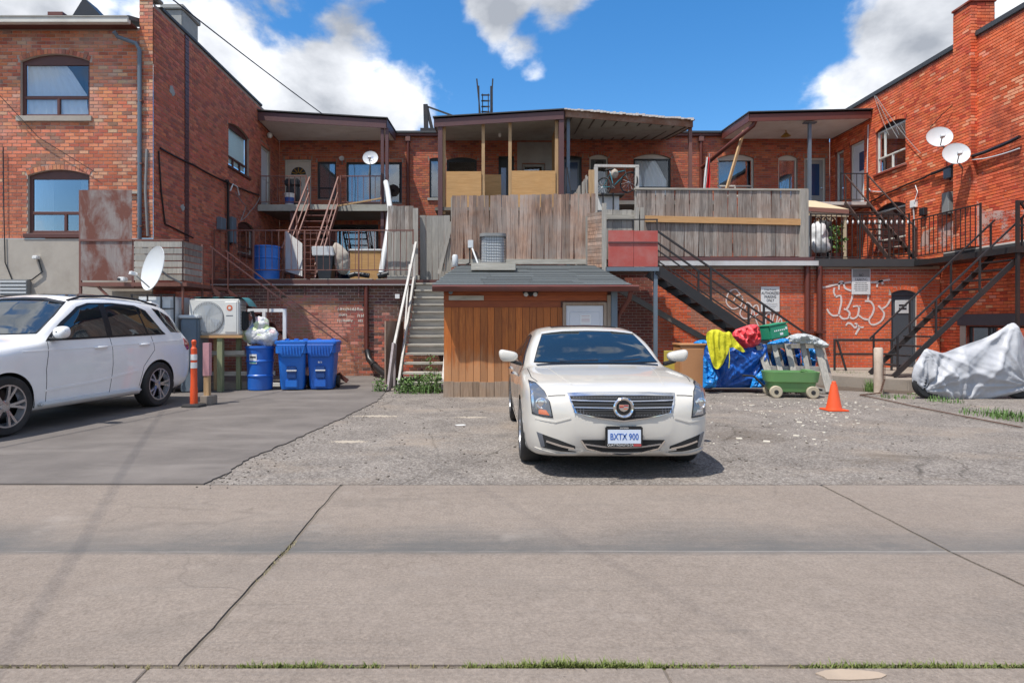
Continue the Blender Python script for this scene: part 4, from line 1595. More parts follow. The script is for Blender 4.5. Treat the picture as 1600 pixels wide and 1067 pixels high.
# flaking roofing felt along the front edge
fe = MB()
for i in range(40):
    s = i / 40
    x = 2.44 + 4.05 * s
    z_ = 7.95 - .33 * s + .185
    fe.bx(x, x + .09, 19.39, 19.44, z_ + random.uniform(-.03, .0), z_ + random.uniform(.02, .06))
fe.build('roofing_felt', M['flash_white'], bt, kind='stuff')

# ---------------- balcony at the right
bri = thing('covered_balcony', 'balcony with white soffit, hanging lamp and blue-grey pole on the right', 'balcony', (10.5, 20.1, 3.2))
canopy(bri, 8.5, XR - .03, 20.05, YM - .16, 7.98, 8.08, 8.08, .25, 'fascia_brown', 'soffit_white', 'roof_edge', fh=.2)
X = (1266 - CX) * 20.2 / FPX
ubox('post', M['steel_grey'], bri, X - .045, X + .045, 20.2, 20.29, 3.14, 7.96)
ubox('post_plate', M['steel_grey'], bri, X - .2, X + .2, 20.15, 20.32, 7.955, 7.99)
MB().bx(X - .05, XR - .02, 20.1, YM - .03, 5.28, 5.38).build('floor', M['flash_white'], bri)
lp = at(1228, 205, 21.3)
lm = MB().lathe([(.12, .16), (.02, .155), (.02, .06), (.05, .05), (.16, -.06), (.15, -.07), (.05, -.09)], Matrix.Translation((lp.x, 21.3, 7.92)), 16)
lm.build('ceiling_lamp', M['gold'], bri, smooth=40)
pipe('brace_pipe', [at(1182, 185, 20.1), at(1177, 196, 20.15), at(1140, 226, 20.6), at(1097, 262, 22.2)], .075, M['pipe_brown'], bri)
bar('prop', M['timber_new_z'], bri, at(1162, 205, 20.6), at(1135, 297, 20.2), .06, .09)
railing(bri, M['iron_black'], ((1312 - CX) * 20.2 / FPX, 20.15), (XR - .08, 20.15), 5.38, 6.3, .16)
stair(bri, M['iron_brown'], (11.52, 19.95, 5.32), (11.32, 17.35, 3.17), (.72, 0, 0), 10, .9, (.03, .12), .035, (.02, .97), tread_d=.23, tread_t=.02, mid=False)

# black iron railing along the right flat roof
ir = thing('iron_railing', 'black iron railing with white finials along the right flat roof', 'railing', (11, 16.95, 3.15))
railing(ir, M['iron_black'], (8.86, 16.96), (11.55, 16.96), 3.15, 4.42, .135, .016, .035, 3, lift=.1)
for k in range(18):
    X = 8.95 + k * .15
    MB().lathe([(.004, .06), (.02, .03), (.024, 0), (.012, -.03), (.004, -.05)], Matrix.Translation((X, 16.935, 4.2)), 6).build('finial', M['white_paint'] if k > 5 else M['iron_black'], ir, smooth=50)
railing(ir, M['iron_black'], (11.62, 16.9), (11.62, 14.6), 3.15, 4.25, .15, .016, .035, 2, lift=.1)

# walkway along the painted wall and the long stair down from it
wk = thing('steel_staircase', 'long black steel stair rising to the right along the painted wall', 'stairs', (9.3, 14.2, .25))
MB().bx(11.6, XR - .05, 13.6, 16.85, 3.0, 3.14).build('walkway', M['iron_black'], wk)
stair(wk, M['iron_black'], (11.95, 13.75, 3.05), (9.02, 13.75, .27), (0, .85, 0), 13, .82, (.04, .11), .034, (.03, .35, .68, .97), tread_d=.26, tread_t=.03, mid=False)
for q in ((11.68, 13.65), (12.35, 13.65)):
    bar('post', M['iron_black'], wk, (q[0], q[1], .24), (q[0], q[1], 4.15), .06, .06, (0, 1, 0))
bar('handrail', M['iron_black'], wk, (11.68, 13.65, 4.12), (12.38, 13.65, 4.12), .05, .05)
bar('mid_rail', M['iron_black'], wk, (11.68, 13.65, 3.6), (12.38, 13.65, 3.6), .04, .04)
bar('brace', M['iron_black'], wk, (11.75, 13.65, 4.1), (12.38, 13.65, 3.2), .04, .04)

# low pipe railing on the platform
lr = thing('pipe_railing', 'low black pipe railing on the platform in front of the white tag', 'railing', (9, 16, .24))
for zr in (1.02, .66):
    MB().tube([at(1303, 0, 15.9) * Vector((1, 1, 0)) + Z * zr if False else Vector(((1303 - CX) * 15.9 / FPX, 15.9, zr)), Vector(((1397 - CX) * 15.9 / FPX, 15.9, zr))], .028, 8).build('rail', M['iron_black'], lr, smooth=50)
for px, lean in ((1304, 0), (1308, .18), (1393, 0)):
    X = (px - CX) * 15.9 / FPX
    MB().tube([(X, 15.9, 1.02), (X + lean, 15.9 - lean * .5, .24)], .028, 8).build('post', M['iron_black'], lr, smooth=50)

# ---------------- stair and landing over the lot, middle right
ld = thing('steel_staircase', 'steel landing with faded red panel and stair descending behind the tarps', 'stairs', (4.2, 15.5, 0))
LX0, LX1, LZ = (947 - CX) * 15.4 / FPX, (1028 - CX) * 15.4 / FPX, 2.83
MB().bx(LX0, LX1, 15.42, 16.85, LZ - .05, LZ).build('landing', M['deck_board'], ld)
MB().bx(LX0 - .02, LX1 + .02, 15.36, 15.415, LZ - .09, LZ + .01).build('landing_edge', M['steel_grey'], ld)
ubox('post', M['steel_grey'], ld, LX1 - .09, LX1, 15.42, 15.51, .0, LZ - .055)
ubox('post', M['steel_grey'], ld, LX0, LX0 + .09, 15.42, 15.51, .0, LZ - .055)
pz0, pz1 = LZ + .02, 1.45 + (505 - 360) * 15.38 / FPX
xm = (990 - CX) * 15.38 / FPX
ubox('red_panel', M['red_board'], ld, LX0 + .05, xm - .004, 15.375, 15.395, pz0, pz1)
ubox('red_panel', M['red_board'], ld, xm + .004, LX1 - .01, 15.375, 15.395, pz0, pz1 - .01)
ubox('batten', M['fascia_plum'], ld, LX0 + .05, LX1 - .01, 15.35, 15.373, pz0 + .58, pz0 + .615)
for X in (xm, LX1 - .02):
    bar('rail_post', M['iron_black'], ld, (X, 15.41, LZ), (X, 15.41, 4.02), .03, .03, (0, 1, 0))
bar('top_rail', M['iron_black'], ld, (LX0 + .05, 15.41, 4.02), (LX1, 15.41, 4.02), .03, .03)
SB = (8.25, 15.42, .02)
stair(ld, M['iron_black'], (LX1, 15.42, LZ - .05), SB, (0, .9, 0), 13, .95, (.05, .24), .045, (.33, .66), tread_d=.27, tread_t=.04)
bar('soffit_brace', M['deck_board'], ld, (LX0 + .3, 16.2, LZ - .4), (LX1 + 1.6, 16.2, .95), .10, .14)

# timber fences ------------------------------------------------------------
f1 = thing('plank_fence', 'wide brown-grey plank fence behind the condenser on the shed roof', 'fence', (.9, 16.05, 2.95))
planks(f1, M['fence_brown'], (at(705, 0, 16.05).x, 16.05), (at(930, 0, 16.05).x, 16.05), 3.09, 0, .105, jit=.014, zfun=lambda s: 4.74 + .06 * s)
ubox('base_board', M['timber_pale_x'], f1, at(716, 0, 16).x, at(921, 0, 16).x, 15.985, 16.035, 2.97, 3.10)
ubox('post', M['fence_pale'], f1, at(705, 0, 16.2).x, at(711, 0, 16.2).x, 16.07, 16.16, 2.9, 4.7)
f2 = thing('plank_fence', 'narrow side fence panel seen edge-on beside the bicycle', 'fence', (2.68, 17, 3.1))
planks(f2, M['fence_pale'], (2.68, 18.6), (2.68, 16.2), 3.1, 5.36, .14, jit=.01)
ubox('post', M['timber_new_z'], f2, 2.66, 2.80, 16.08, 16.18, 3.1, 5.42)
# louvred screen beside the red landing
lv = thing('louvre_screen', 'dark louvred timber screen between plank fence and red landing', 'screen', (2.85, 15.7, 2.83))
a0, a1 = Vector((2.60, 16.0, 0)), Vector((2.90, 15.42, 0))
for i in range(15):
    z_ = 2.86 + i * .093
    bar('slat', M['fence_brown'], lv, a0 + Z * (z_ + .06), a1 + Z * (z_ + .02), .014, .085)
ubox('post', M['fence_pale'], lv, 2.87, 2.97, 15.36, 15.45, 2.6, 4.42)
ubox('post', M['fence_pale'], lv, 2.56, 2.62, 15.98, 16.04, 2.95, 4.2)
# gate behind the landing
gt = thing('plank_gate', 'small weathered plank gate in a timber frame above the red panel', 'gate', (3.5, 16.3, 2.9))
planks(gt, M['fence_pale'], (at(934, 0, 16.3).x, 16.3), (at(1003, 0, 16.3).x, 16.3), 3.12, 4.42, .13, jit=.01)
bar('gate_rail', M['timber_pale_x'], gt, (at(943, 0, 16.2).x, 16.25, 4.22), (at(1004, 0, 16.2).x, 16.25, 4.22), .06, .12)
for px in (994, 1002):
    X = at(px, 0, 16.2).x
    ubox('post', M['fence_pale'], gt, X - .05, X + .05, 16.1, 16.2, 2.9, 4.45)
f3 = thing('plank_fence', 'long grey plank fence with orange timber rail above the painted wall', 'fence', (6.6, 17.02, 3.15))
XA, XB = at(994, 0, 17.02).x, at(1250, 0, 17.02).x
planks(f3, M['fence_grey'], (XA, 17.02), (XB, 17.02), 3.28, 0, .125, jit=.012, zfun=lambda s: 5.10 - .02 * s)
bar('cap_rail', M['timber_pale_x'], f3, (XA - .05, 17.03, 5.13), (XB + .2, 17.03, 5.10), .10, .05)
bar('new_rail', M['timber_new'], f3, at(1008, 342, 16.96), at(1260, 347.5, 16.96), .045, .17)
for px0 in (1252, 1258):
    X = at(px0, 0, 17).x
    ubox('post', M['fence_pale'], f3, X - .05, X + .06, 16.93, 17.05 + (px0 - 1252) * .02, 3.13, 5.1)
f4 = thing('plank_fence', 'short weathered fence of two tiers at the top of the timber steps', 'fence', (-2.3, 17.3, 2.6))
planks(f4, M['fence_grey'], (at(606, 0, 17.3).x, 17.3), (at(646, 0, 17.3).x, 17.3), 3.95, 4.72, .12)
planks(f4, M['fence_pale'], (at(604, 0, 17.2).x, 17.22), (at(648, 0, 17.2).x, 17.22), 2.72, 3.98, .13)
ubox('post', M['fence_pale'], f4, at(645, 0, 17.1).x, at(653, 0, 17.1).x, 17.1, 17.22, 2.6, 4.62)
ubox('base_board', M['timber_pale_x'], f4, at(606, 0, 17.1).x, at(656, 0, 17.1).x, 17.0, 17.12, 2.61, 2.76)
f5 = thing('plank_fence', 'pale upright board fence right of the timber steps with diagonal brace', 'fence', (-1.4, 17.1, 2.6))
planks(f5, M['fence_pale'], (at(656, 0, 17.3).x, 17.3), (at(704, 0, 17.3).x, 17.3), 2.66, 4.45, .15)
bar('brace', M['fence_pale'], f5, at(686, 428, 16.9), at(706, 347, 16.9), .05, .09)
for i in range(4):
    bar('slat', M['fence_pale'], f5, at(692 + i * 4, 424, 16.95), at(697 + i * 3, 388 - i * 8, 16.95), .03, .04)

# ---------------- timber steps ------------------------------------------------
st = thing('timber_steps', 'steep worn timber steps with white rails left of the cedar shed', 'stairs', (-1.4, 14.5, 0))
NT_ = 13
for i in range(NT_):
    f = (i + .6) / NT_
    y_, z_ = 13.05 + 3.7 * f, .06 + 2.52 * f
    bar('tread', M['timber_pale_x'], st, (-1.80 - .1 * f, y_, z_), (-.93, y_, z_), .27, .045)
    if i > 3:
        bar('riser', M['timber_pale_x'], st, (-1.78 - .1 * f, y_ - .08, z_ - .115), (-.95, y_ - .08, z_ - .115), .02, .165)
for x0, x1 in ((-1.84, -1.95), (-.92, -.92)):
    bar('stringer', M['white_timber'], st, (x0, 12.98, .10), (x1, 16.8, 2.72), .045, .2)
bar('handrail', M['white_timber'], st, (-2.02, 13.6, .95), at(650, 380, 16.7), .05, .09)
bar('handrail', M['grey_pink'], st, gnd(607, 611) + Vector((0, 0, .0)), (-2.02, 13.62, 1.0), .05, .17)
bar('rail_post', M['grey_pink'], st, (-2.03, 13.65, .02), (-2.0, 13.65, 1.0), .05, .05, (0, 1, 0))
bar('rail_post', M['white_timber'], st, (-1.93, 16.6, 2.4), (-1.93, 16.6, 3.55), .07, .07, (0, 1, 0))
bar('spindle', M['white_timber'], st, (-1.97, 15.0, 1.3), (-1.97, 15.9, 2.95), .035, .035)
MB().bx(-2.25, -2.22, 13.7, 16.6, .02, 1.5).build('side_board', M['fence_brown'], st)
ubox('wall_lamp', M['white_paint'], st, -2.48, -2.36, 16.85, 16.98, 2.12, 2.24)

# ---------------- shed -----------------------------------------------------
sh = thing('shed', 'cedar clad lean-to shed with shingle roof behind the white sedan', 'shed', (.85, 12.25, 0))
SX0, SX1, SY = -.84, 2.52, 12.22
MB().bx(SX0 + .02, SX1 - .02, SY + .03, 16.95, 0, 2.2).build('carcass', M['fascia_brown'], sh)
x = SX0
rr = random.Random(11)
while x < 1.5:
    w_ = rr.choice((.135, .135, .14, .15))
    x1 = min(x + w_, 1.5)
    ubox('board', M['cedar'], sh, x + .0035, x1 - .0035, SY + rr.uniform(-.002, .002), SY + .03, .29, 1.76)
    x = x1
x = SX0 - .01
while x < 1.5:
    w_ = rr.uniform(.12, .28)
    ubox('skirting_board', M['cedar_worn'], sh, x + .003, min(x + w_, 1.52) - .003, SY - .028, SY - .004, 0.0, .30 + rr.uniform(-.01, .01))
    x += w_
for (xa, xb, za, zb, m_) in ((SX0, 1.46, 1.765, 1.885, 'cedar_x'), (SX0, 2.38, 1.89, 2.0, 'cedar_x'), (SX0, 2.38, 2.005, 2.13, 'cedar_x')):
    ubox('rail_board', M[m_], sh, xa, xb, SY - .012, SY + .028, za, zb)
ubox('patch_board', M['timber_pale_x'], sh, SX0 + .1, -.05, SY - .026, SY - .0125, 1.90, 1.99)
door(sh, Wall((0, SY - .03, 0), (1, 0, 0)), 1.50, 2.36, .02, 1.86, 'door_white', fm='cedar_worn', inset=-.0, panels=((.1, .9, .55, .93), (.1, .9, .07, .48)), knob=True, side=-1)
ubox('jamb', M['cedar_worn'], sh, 2.37, 2.44, SY - .05, SY - .005, 0, 2.0)
ubox('corner_board', M['stucco_grey'] if False else M['steel_grey'], sh, 2.45, SX1 + .05, SY - .05, SY + .05, 0, 2.12)
# roof of overlapping shingle courses
RX0, RX1, EY, BY = -1.03, 2.78, 11.86, 15.95
ez, bz = 2.17, 2.93
NC = 12
for i in range(NC):
    f0, f1 = i / NC, (i + 1.25) / NC
    ya, yb = EY + (BY - EY) * f0, min(EY + (BY - EY) * f1, BY)
    za, zb = ez + (bz - ez) * f0, ez + (bz - ez) * min(f1, 1)
    shr = .0 if i == 0 else 0
    x0 = RX0 + .33 * f0 + rr.uniform(-.01, .01)
    x1 = RX1 - .02 * f0
    xs_ = x0
    while xs_ < x1 - .05:
        xe = min(xs_ + rr.uniform(.85, 1.05), x1)
        d = rr.uniform(0, .004)
        MB().prism([(xs_, ya, za + .012 + d), (xe - .004, ya, za + .012 + d), (xe - .004, yb, zb - .006), (xs_, yb, zb - .006)], (0, 0, .012)).build('shingle_strip', M['shingle'], sh)
        xs_ = xe
MB().prism([(RX0, EY + .02, ez - .03), (RX1, EY + .02, ez - .03), (RX1, BY, bz - .03), (RX0 + .3, BY, bz - .03)], (0, 0, .02)).build('roof_deck', M['frame_brown'], sh)
ft = MB()


def gut(s, t_):
    x = RX0 + (RX1 + .12 - RX0) * s
    dent = .02 * max(0, noise.noise(Vector((x * 2.2, 3, 1)))) + (.03 * math.exp(-((x - 2.45) / .25) ** 2))
    prof = [(EY + .02, ez - .0), (EY - .06, ez + .005), (EY - .09, ez - .02), (EY - .085 + dent, ez - .07), (EY - .06 + dent, ez - .11), (EY + .02, ez - .115)]
    k = round(t_ * 5)
    return Vector((x, prof[k][0], prof[k][1]))


ft.grid(gut, 60, 5)
ft.build('gutter', M['fascia_brown'], sh, smooth=50, fix=False)
MB().bx(RX0 + .02, RX1, EY + .022, SY - .03, ez - .10, ez - .06).build('eaves_board', M['cedar_worn'], sh)
pipe('downpipe', [(2.76, EY - .02, ez - .1), (2.75, EY + .1, ez - .25), (2.62, SY + .1, ez - .55), (2.60, SY + .2, 1.2)], .045, M['pipe_brown'], sh)
fl_ = at(829, 457, 12.1)
ml = MB().bx(fl_.x - .06, fl_.x + .06, SY - .06, SY - .014, 2.02, 2.10).lathe([(.035, 0), (.05, .05), (.055, .09)], frame_M((fl_.x, SY - .06, 2.0), (1, 0, 0), (0, .4, 1)), 10)
ml.build('floodlight', M['frame_dark'], sh, smooth=40)
for s_ in (-1, 1):
    MB().lathe([(.02, 0), (.06, .04), (.062, .08), (.05, .085)], frame_M((fl_.x + s_ * .09, SY - .06, 2.04), (1, 0, -.2 * s_), (.2 * s_, .3, 1)), 12).build('lamp_head', M['white_paint'] if False else M['frame_dark'], sh, smooth=40)
    MB().lathe([(.045, 0), (.04, .012), (.0, .018)], frame_M((fl_.x + s_ * .09, SY - .145, 2.01), (1, 0, -.2 * s_), (.2 * s_, .3, 1)), 12).build('lens', M['gutter_white'], sh, smooth=40)
MB().lathe([(.04, 0), (.045, .04), (.03, .06), (.0, .065)], frame_M((-.70, SY - .014, 2.06), (1, 0, 0), Z), 14).build('security_camera', M['steel_grey'], sh, smooth=40)
# notice on the shed door
nt = MB().bx(1.84, 2.05, SY - .0435, SY - .0405, 1.43, 1.62).build('notice', M['white_paint'], sh)
mrk = MB()
for z_ in (1.585, 1.54, 1.51, 1.48):
    mrk.bx(1.865, 2.025, SY - .0455, SY - .0440, z_, z_ + .006)
M['ink'] = plain('ink', (.05, .05, .06), .6, var=.1, bump=0)
M['ink_red'] = plain('ink_red', (.4, .06, .06), .6, var=.1, bump=0)
mrk.build('small_print', M['ink_red'], nt, kind='stuff')


# ================================================================== props
def cdt(poly, step):
    """triangulate an outline with inner points; returns 2D points and triangles"""
    pts = []
    n = len(poly)
    for i in range(n):
        a, b_ = Vector(poly[i]), Vector(poly[(i + 1) % n])
        k = max(1, int((b_ - a).length / step))
        pts += [a + (b_ - a) * (j / k) for j in range(k)]
    nb = len(pts)
    xs_ = [p[0] for p in poly]
    ys_ = [p[1] for p in poly]

    def inside(x, y):
        c = False
        j = n - 1
        for i in range(n):
            xi, yi, xj, yj = *poly[i][:2], *poly[j][:2]
            if (yi > y) != (yj > y) and x < (xj - xi) * (y - yi) / (yj - yi) + xi:
                c = not c
            j = i
        return c
    bpts = np.array([(p[0], p[1]) for p in pts])
    row = 0
    y = min(ys_) + step * .5
    while y < max(ys_):
        x = min(xs_) + step * (.25 if row % 2 else .75)
        while x < max(xs_):
            if inside(x, y) and np.min((bpts[:, 0] - x) ** 2 + (bpts[:, 1] - y) ** 2) > (step * .5) ** 2:
                pts.append(Vector((x, y)))
            x += step
        y += step * .87
        row += 1
    edges = [(i, (i + 1) % nb) for i in range(nb)]
    r = delaunay_2d_cdt([Vector((p[0], p[1])) for p in pts], edges, [list(range(nb))], 1, 1e-5)
    return [Vector((p[0], p[1])) for p in r[0]], [tuple(f) for f in r[2]], bpts


def smooth_poly(poly, it=2):
    for _ in range(it):
        q = []
        for i in range(len(poly)):
            a, b_ = Vector(poly[i]), Vector(poly[(i + 1) % len(poly)])
            q += [tuple(a * .75 + b_ * .25), tuple(a * .25 + b_ * .75)]
        poly = q
    return poly


def heap(name, px_poly, Y, depth, m, parent=None, step=.05, wr=.05, wscale=3.0, both=False, back=.05, roundness=.5, it=2, ridge=0.0, sm=70, seed=0.0, power=.5, lean=0.0, mode='soft', anchors=()):
    """cloth-like volume: the outline inflated towards the viewer, with folds"""
    poly = [(at(x, y, Y).x, at(x, y, Y).z) for x, y in smooth_poly(px_poly, it)]
    pts, tris, bp = cdt(poly, step)
    z0 = min(p[1] for p in poly)
    ext = max(1e-3, min(max(p[0] for p in poly) - min(p[0] for p in poly), max(p[1] for p in poly) - z0) / 2)
    fr, bk = [], []
    anc = [(at(x, y, Y).x, at(x, y, Y).z) for x, y in anchors]
    for p in pts:
        d = math.sqrt(float(np.min((bp[:, 0] - p[0]) ** 2 + (bp[:, 1] - p[1]) ** 2)))
        f = min(1.0, d / ext) ** power
        q = Vector((p[0] * wscale, seed, p[1] * wscale))
        wv_ = Vector((noise.noise(q * .7 + Vector((9, 0, 0))), 0, noise.noise(q * .7 + Vector((0, 9, 0))))) * .9
        n_ = .5 * noise.noise(q * .6) + .55 * (1 - 3.2 * abs(noise.noise(Vector((q.x * 1.1, seed, q.z * .45)) + wv_))) + .3 * (1 - 3.2 * abs(noise.noise((q * 1.9 + wv_ * 2) + Vector((5, 5, 5)))))
        if ridge:
            n_ += ridge * (1 - 2 * abs(noise.noise(Vector((p[0] * wscale * 1.6 + p[1] * .8, seed, p[1] * wscale * .35)))))
        if mode == 'drape':          # hanging folds
            n_ = 1.1 * (1 - 3 * abs(noise.noise(Vector((p[0] * wscale * 1.5 + .5 * noise.noise(Vector((p[0] * 3, p[1] * 3, 1))), seed, p[1] * wscale * .28))))) + .35 * noise.noise(q)
        elif mode == 'crumple':      # sharp facets of stiff plastic
            n_ = 1.2 * (1 - 3.4 * abs(noise.noise(q * 1.2))) + .8 * (1 - 3.4 * abs(noise.noise(q * 2.6 + Vector((3, 1, 4))))) + .4 * noise.noise(q * 5)
        elif mode == 'tarp':         # tight sheet: creases fanning from where it is held
            n_ = .5 * noise.noise(q * .5)
            for (ax, az) in anc:
                dx_, dz_ = p[0] - ax, p[1] - az
                rr_ = math.hypot(dx_, dz_) + 1e-3
                an = math.atan2(dz_, dx_)
                n_ += (1 - 3.6 * abs(noise.noise(Vector((an * 2.6 + seed, rr_ * .55, ax * 3.1))))) * math.exp(-rr_ / 1.1) * min(1, rr_ / .12)
                n_ += .45 * (1 - 3.6 * abs(noise.noise(Vector((an * 6.5 + seed, rr_ * .9, ax * 5.1))))) * math.exp(-rr_ / .7) * min(1, rr_ / .12)
        off = depth * f + wr * n_ * min(1, d / .06)
        ln = lean * (p[1] - z0)
        fr.append(Vector((p[0], Y - off + ln, p[1])))
        bk.append(Vector((p[0], Y + (off if both else back * f) + ln + (.004 if d < 1e-6 else 0), p[1])))
    mb = MB()
    n = len(fr)
    mb.v = fr + bk
    mb.f = [t_ for t_ in tris] + [tuple(i + n for i in t_[::-1]) for t_ in tris]
    return mb.build(name, m, parent, smooth=sm)


M['plastic_blue'] = plain('plastic_blue', (.014, .115, .48), .38, var=.12, scale=3, bump=.05, grime=.18, gcol=(.12, .15, .2))
M['plastic_blue_b'] = plain('plastic_blue_b', (.014, .15, .56), .35, var=.12, scale=3, bump=.04, grime=.15, gcol=(.12, .15, .2))
M['rubber'] = plain('rubber', (.018, .018, .019), .75, var=.2)
M['cone_orange'] = plain('cone_orange', (.72, .085, .018), .5, var=.12, scale=6, grime=.2, gcol=(.25, .06, .03))
M['reflective'] = plain('reflective', (.72, .72, .70), .35, var=.05)
M['pump_white'] = plain('pump_white', (.64, .63, .59), .45, var=.05, grime=.2, gcol=(.35, .32, .27))
M['grille_grey'] = plain('grille_grey', (.22, .22, .215), .5, var=.1)
M['logo_orange'] = plain('logo_orange', (.55, .12, .04), .4, var=.05, bump=0)
M['teal_tarp'] = plain('teal_tarp', (.04, .15, .17), .45, var=.2, scale=8)
M['post_green'] = wood('post_green', (.13, .15, .08), (.27, .28, .16), 'z', None, orand=.1)
M['post_pink'] = plain('post_pink', (.48, .25, .27), .7, var=.25, scale=9)
M['sticker_green'] = plain('sticker_green', (.08, .35, .2), .5, var=.05)
M['dish_grey'] = plain('dish_grey', (.58, .60, .61), .4, var=.05, grime=.15, gcol=(.35, .34, .32))


def tarp_mat(name, col, rough=.35, bs=3.0, strength=.5, coat=.0):
    t = NT(name)
    v = t.pos()
    c = t.mix(t.noise(v, 4, 4), sc3(col, .75), sc3(col, 1.25))
    t.set(Base_Color=c, Roughness=rough)
    t.bump(t.math('ADD', t.noise(v, bs * 2.2, 6, .6, 1.2), t.math('MULTIPLY', t.noise(v, bs * 9, 4), .3)), strength, .06)
    if coat:
        t.p.inputs['Coat Weight'].default_value = coat
    return t.m


M['blue_tarp'] = tarp_mat('blue_tarp', (.006, .075, .33), .28, 2.6, .4)
M['blue_tarp_light'] = tarp_mat('blue_tarp_light', (.012, .20, .55), .28, 3.0, .45)
M['red_tarp'] = tarp_mat('red_tarp', (.62, .05, .06), .4, 4, .4)
M['yellow_cloth'] = tarp_mat('yellow_cloth', (.62, .58, .02), .75, 4, .3)
M['grey_cover'] = tarp_mat('grey_cover', (.40, .405, .425), .5, 2.2, .12)
M['clear_plastic'] = tarp_mat('clear_plastic', (.48, .50, .50), .25, 6, .8)
M['bag_plastic'] = None
t = NT('bag_plastic')
v = t.pos()
cc = t.voro(v, 9, out='Color')
sc_ = t.n('ShaderNodeSeparateColor')
t.l(cc, sc_.inputs[0])
c = t.ramp(sc_.outputs[0], ((.0, (.62, .62, .62)), (.5, (.70, .70, .68)), (.62, (.45, .62, .15)), (.72, (.7, .7, .7)), (.8, (.55, .12, .14)), (.88, (.7, .68, .62)), (.95, (.1, .25, .5))))
t.set(Base_Color=t.mix(.35, c, (.7, .7, .7)), Roughness=.22)
t.bump(t.noise(v, 16, 6, .6, 1.0), .7, .04)
M['bag_plastic'] = t.m


# ---------------- recycling carts and barrels
def cart_section(w, d, z, n=9, r=.09):
    pts = []
    for (cx, cy, a0) in ((w / 2 - r, d / 2 - r, 0), (-w / 2 + r, d / 2 - r, 90), (-w / 2 + r, -d / 2 + r, 180), (w / 2 - r, -d / 2 + r, 270)):
        for k in range(n):
            a = R(a0 + 90 * k / (n - 1))
            pts.append(Vector((cx + r * math.cos(a), cy + r * math.sin(a), z)))
    return pts


def loft(mb, rings, cap=True):
    n = len(rings[0])
    base = len(mb.v)
    for r_ in rings:
        mb.v += r_
    for i in range(len(rings) - 1):
        for k in range(n):
            k2 = (k + 1) % n
            mb.f.append((base + i * n + k, base + i * n + k2, base + (i + 1) * n + k2, base + (i + 1) * n + k))
    if cap:
        mb.f.append(tuple(base + k for k in range(n))[::-1])
        mb.f.append(tuple(base + (len(rings) - 1) * n + k for k in range(n)))
    return mb


def cart(label, X, Y, rot, mat_, mark, lid_kind):
    c = thing('recycling_cart', label, 'bin', (0, 0, 0), 'blue recycling carts')
    mb = MB()
    loft(mb, [cart_section(.47, .50, .02), cart_section(.50, .54, .10), cart_section(.57, .64, .72), cart_section(.58, .66, .78), cart_section(.66, .74, .80), cart_section(.66, .74, .98)])
    mb.build('body', M[mat_], c, smooth=35)
    # ribbed front skirt
    sk = MB().prism([(-.30, -.374, .985), (.30, -.374, .985), (.24, -.376, .80), (.19, -.35, .72), (-.19, -.35, .72), (-.24, -.376, .80)], (0, -.022, 0)).build('front_skirt', M[mat_], c, bev=.008)
    for i in range(7):
        x = -.18 + i * .06
        MB().bx(x - .008, x + .008, -.408, -.397, .77, .96).build('rib', M[mat_], sk)
    # recess drawn as a darker block, shade put into its colour, with lifting bar
    MB().bx(-.09, .10, -.335, -.30, .26, .52).build('recess', M['plastic_shadow'], c, bev=.01)
    MB().bx(-.10, .11, -.352, -.322, .41, .44).build('lift_bar', M['gutter_white'], c, bev=.004)
    MB().bx(-.13, .13, -.322, -.275, .06, .24).build('foot_panel', M[mat_], c, bev=.02)
    lid = MB()
    if lid_kind == 'flat':
        loft(lid, [cart_section(.69, .77, .985), cart_section(.70, .78, 1.0), cart_section(.69, .77, 1.04), cart_section(.60, .66, 1.065), cart_section(.3, .36, 1.075)])
    else:
        loft(lid, [cart_section(.69, .77, .985), cart_section(.70, .78, 1.0), cart_section(.70, .78, 1.05), cart_section(.64, .70, 1.06), cart_section(.6, .64, 1.045), cart_section(.3, .3, 1.045)])
    l_ = lid.build('lid', M[mat_], c, smooth=30)
    for sx in (-.2, .0, .2) if lid_kind != 'flat' else (-.16, .16):
        MB().bx(sx - .05, sx + .05, .30, .40, 1.04, 1.09).build('hinge', M[mat_], l_, bev=.01)
    MB().tube([(-.3, .40, .97), (-.3, .46, 1.0), (.3, .46, 1.0), (.3, .40, .97)], .018, 8).build('handle', M[mat_], c, smooth=50)
    for sx in (-.29, .29):
        MB().lathe([(.03, -.03), (.13, -.03), (.14, 0), (.13, .03), (.03, .03)], Matrix.Translation((sx, .24, .14)) @ Matrix.Rotation(R(90), 4, 'Y'), 18).build('wheel', M['rubber'], c, smooth=40)
    if mark:
        text_mesh('print', mark, .06, M['gutter_white'], c, frame_M((.0, -.351, .60), (1, 0, 0), Z), sx=.9)
    c.location = (X, Y, .014)
    c.rotation_euler.z = R(rot)
    return c


M['plastic_shadow'] = plain('plastic_shadow', (.008, .05, .2), .5, var=.1)
g1 = gnd(450, 612)
g2 = gnd(505, 608)
cart('blue recycling cart with ribbed lid between the barrel and the other cart', g1.x, 13.55, 8, 'plastic_blue_b', '', 'ribbed')
cart('blue recycling cart with flat lid standing nearest the brown downpipe', g2.x, 13.65, 4, 'plastic_blue', 'BIN', 'flat')


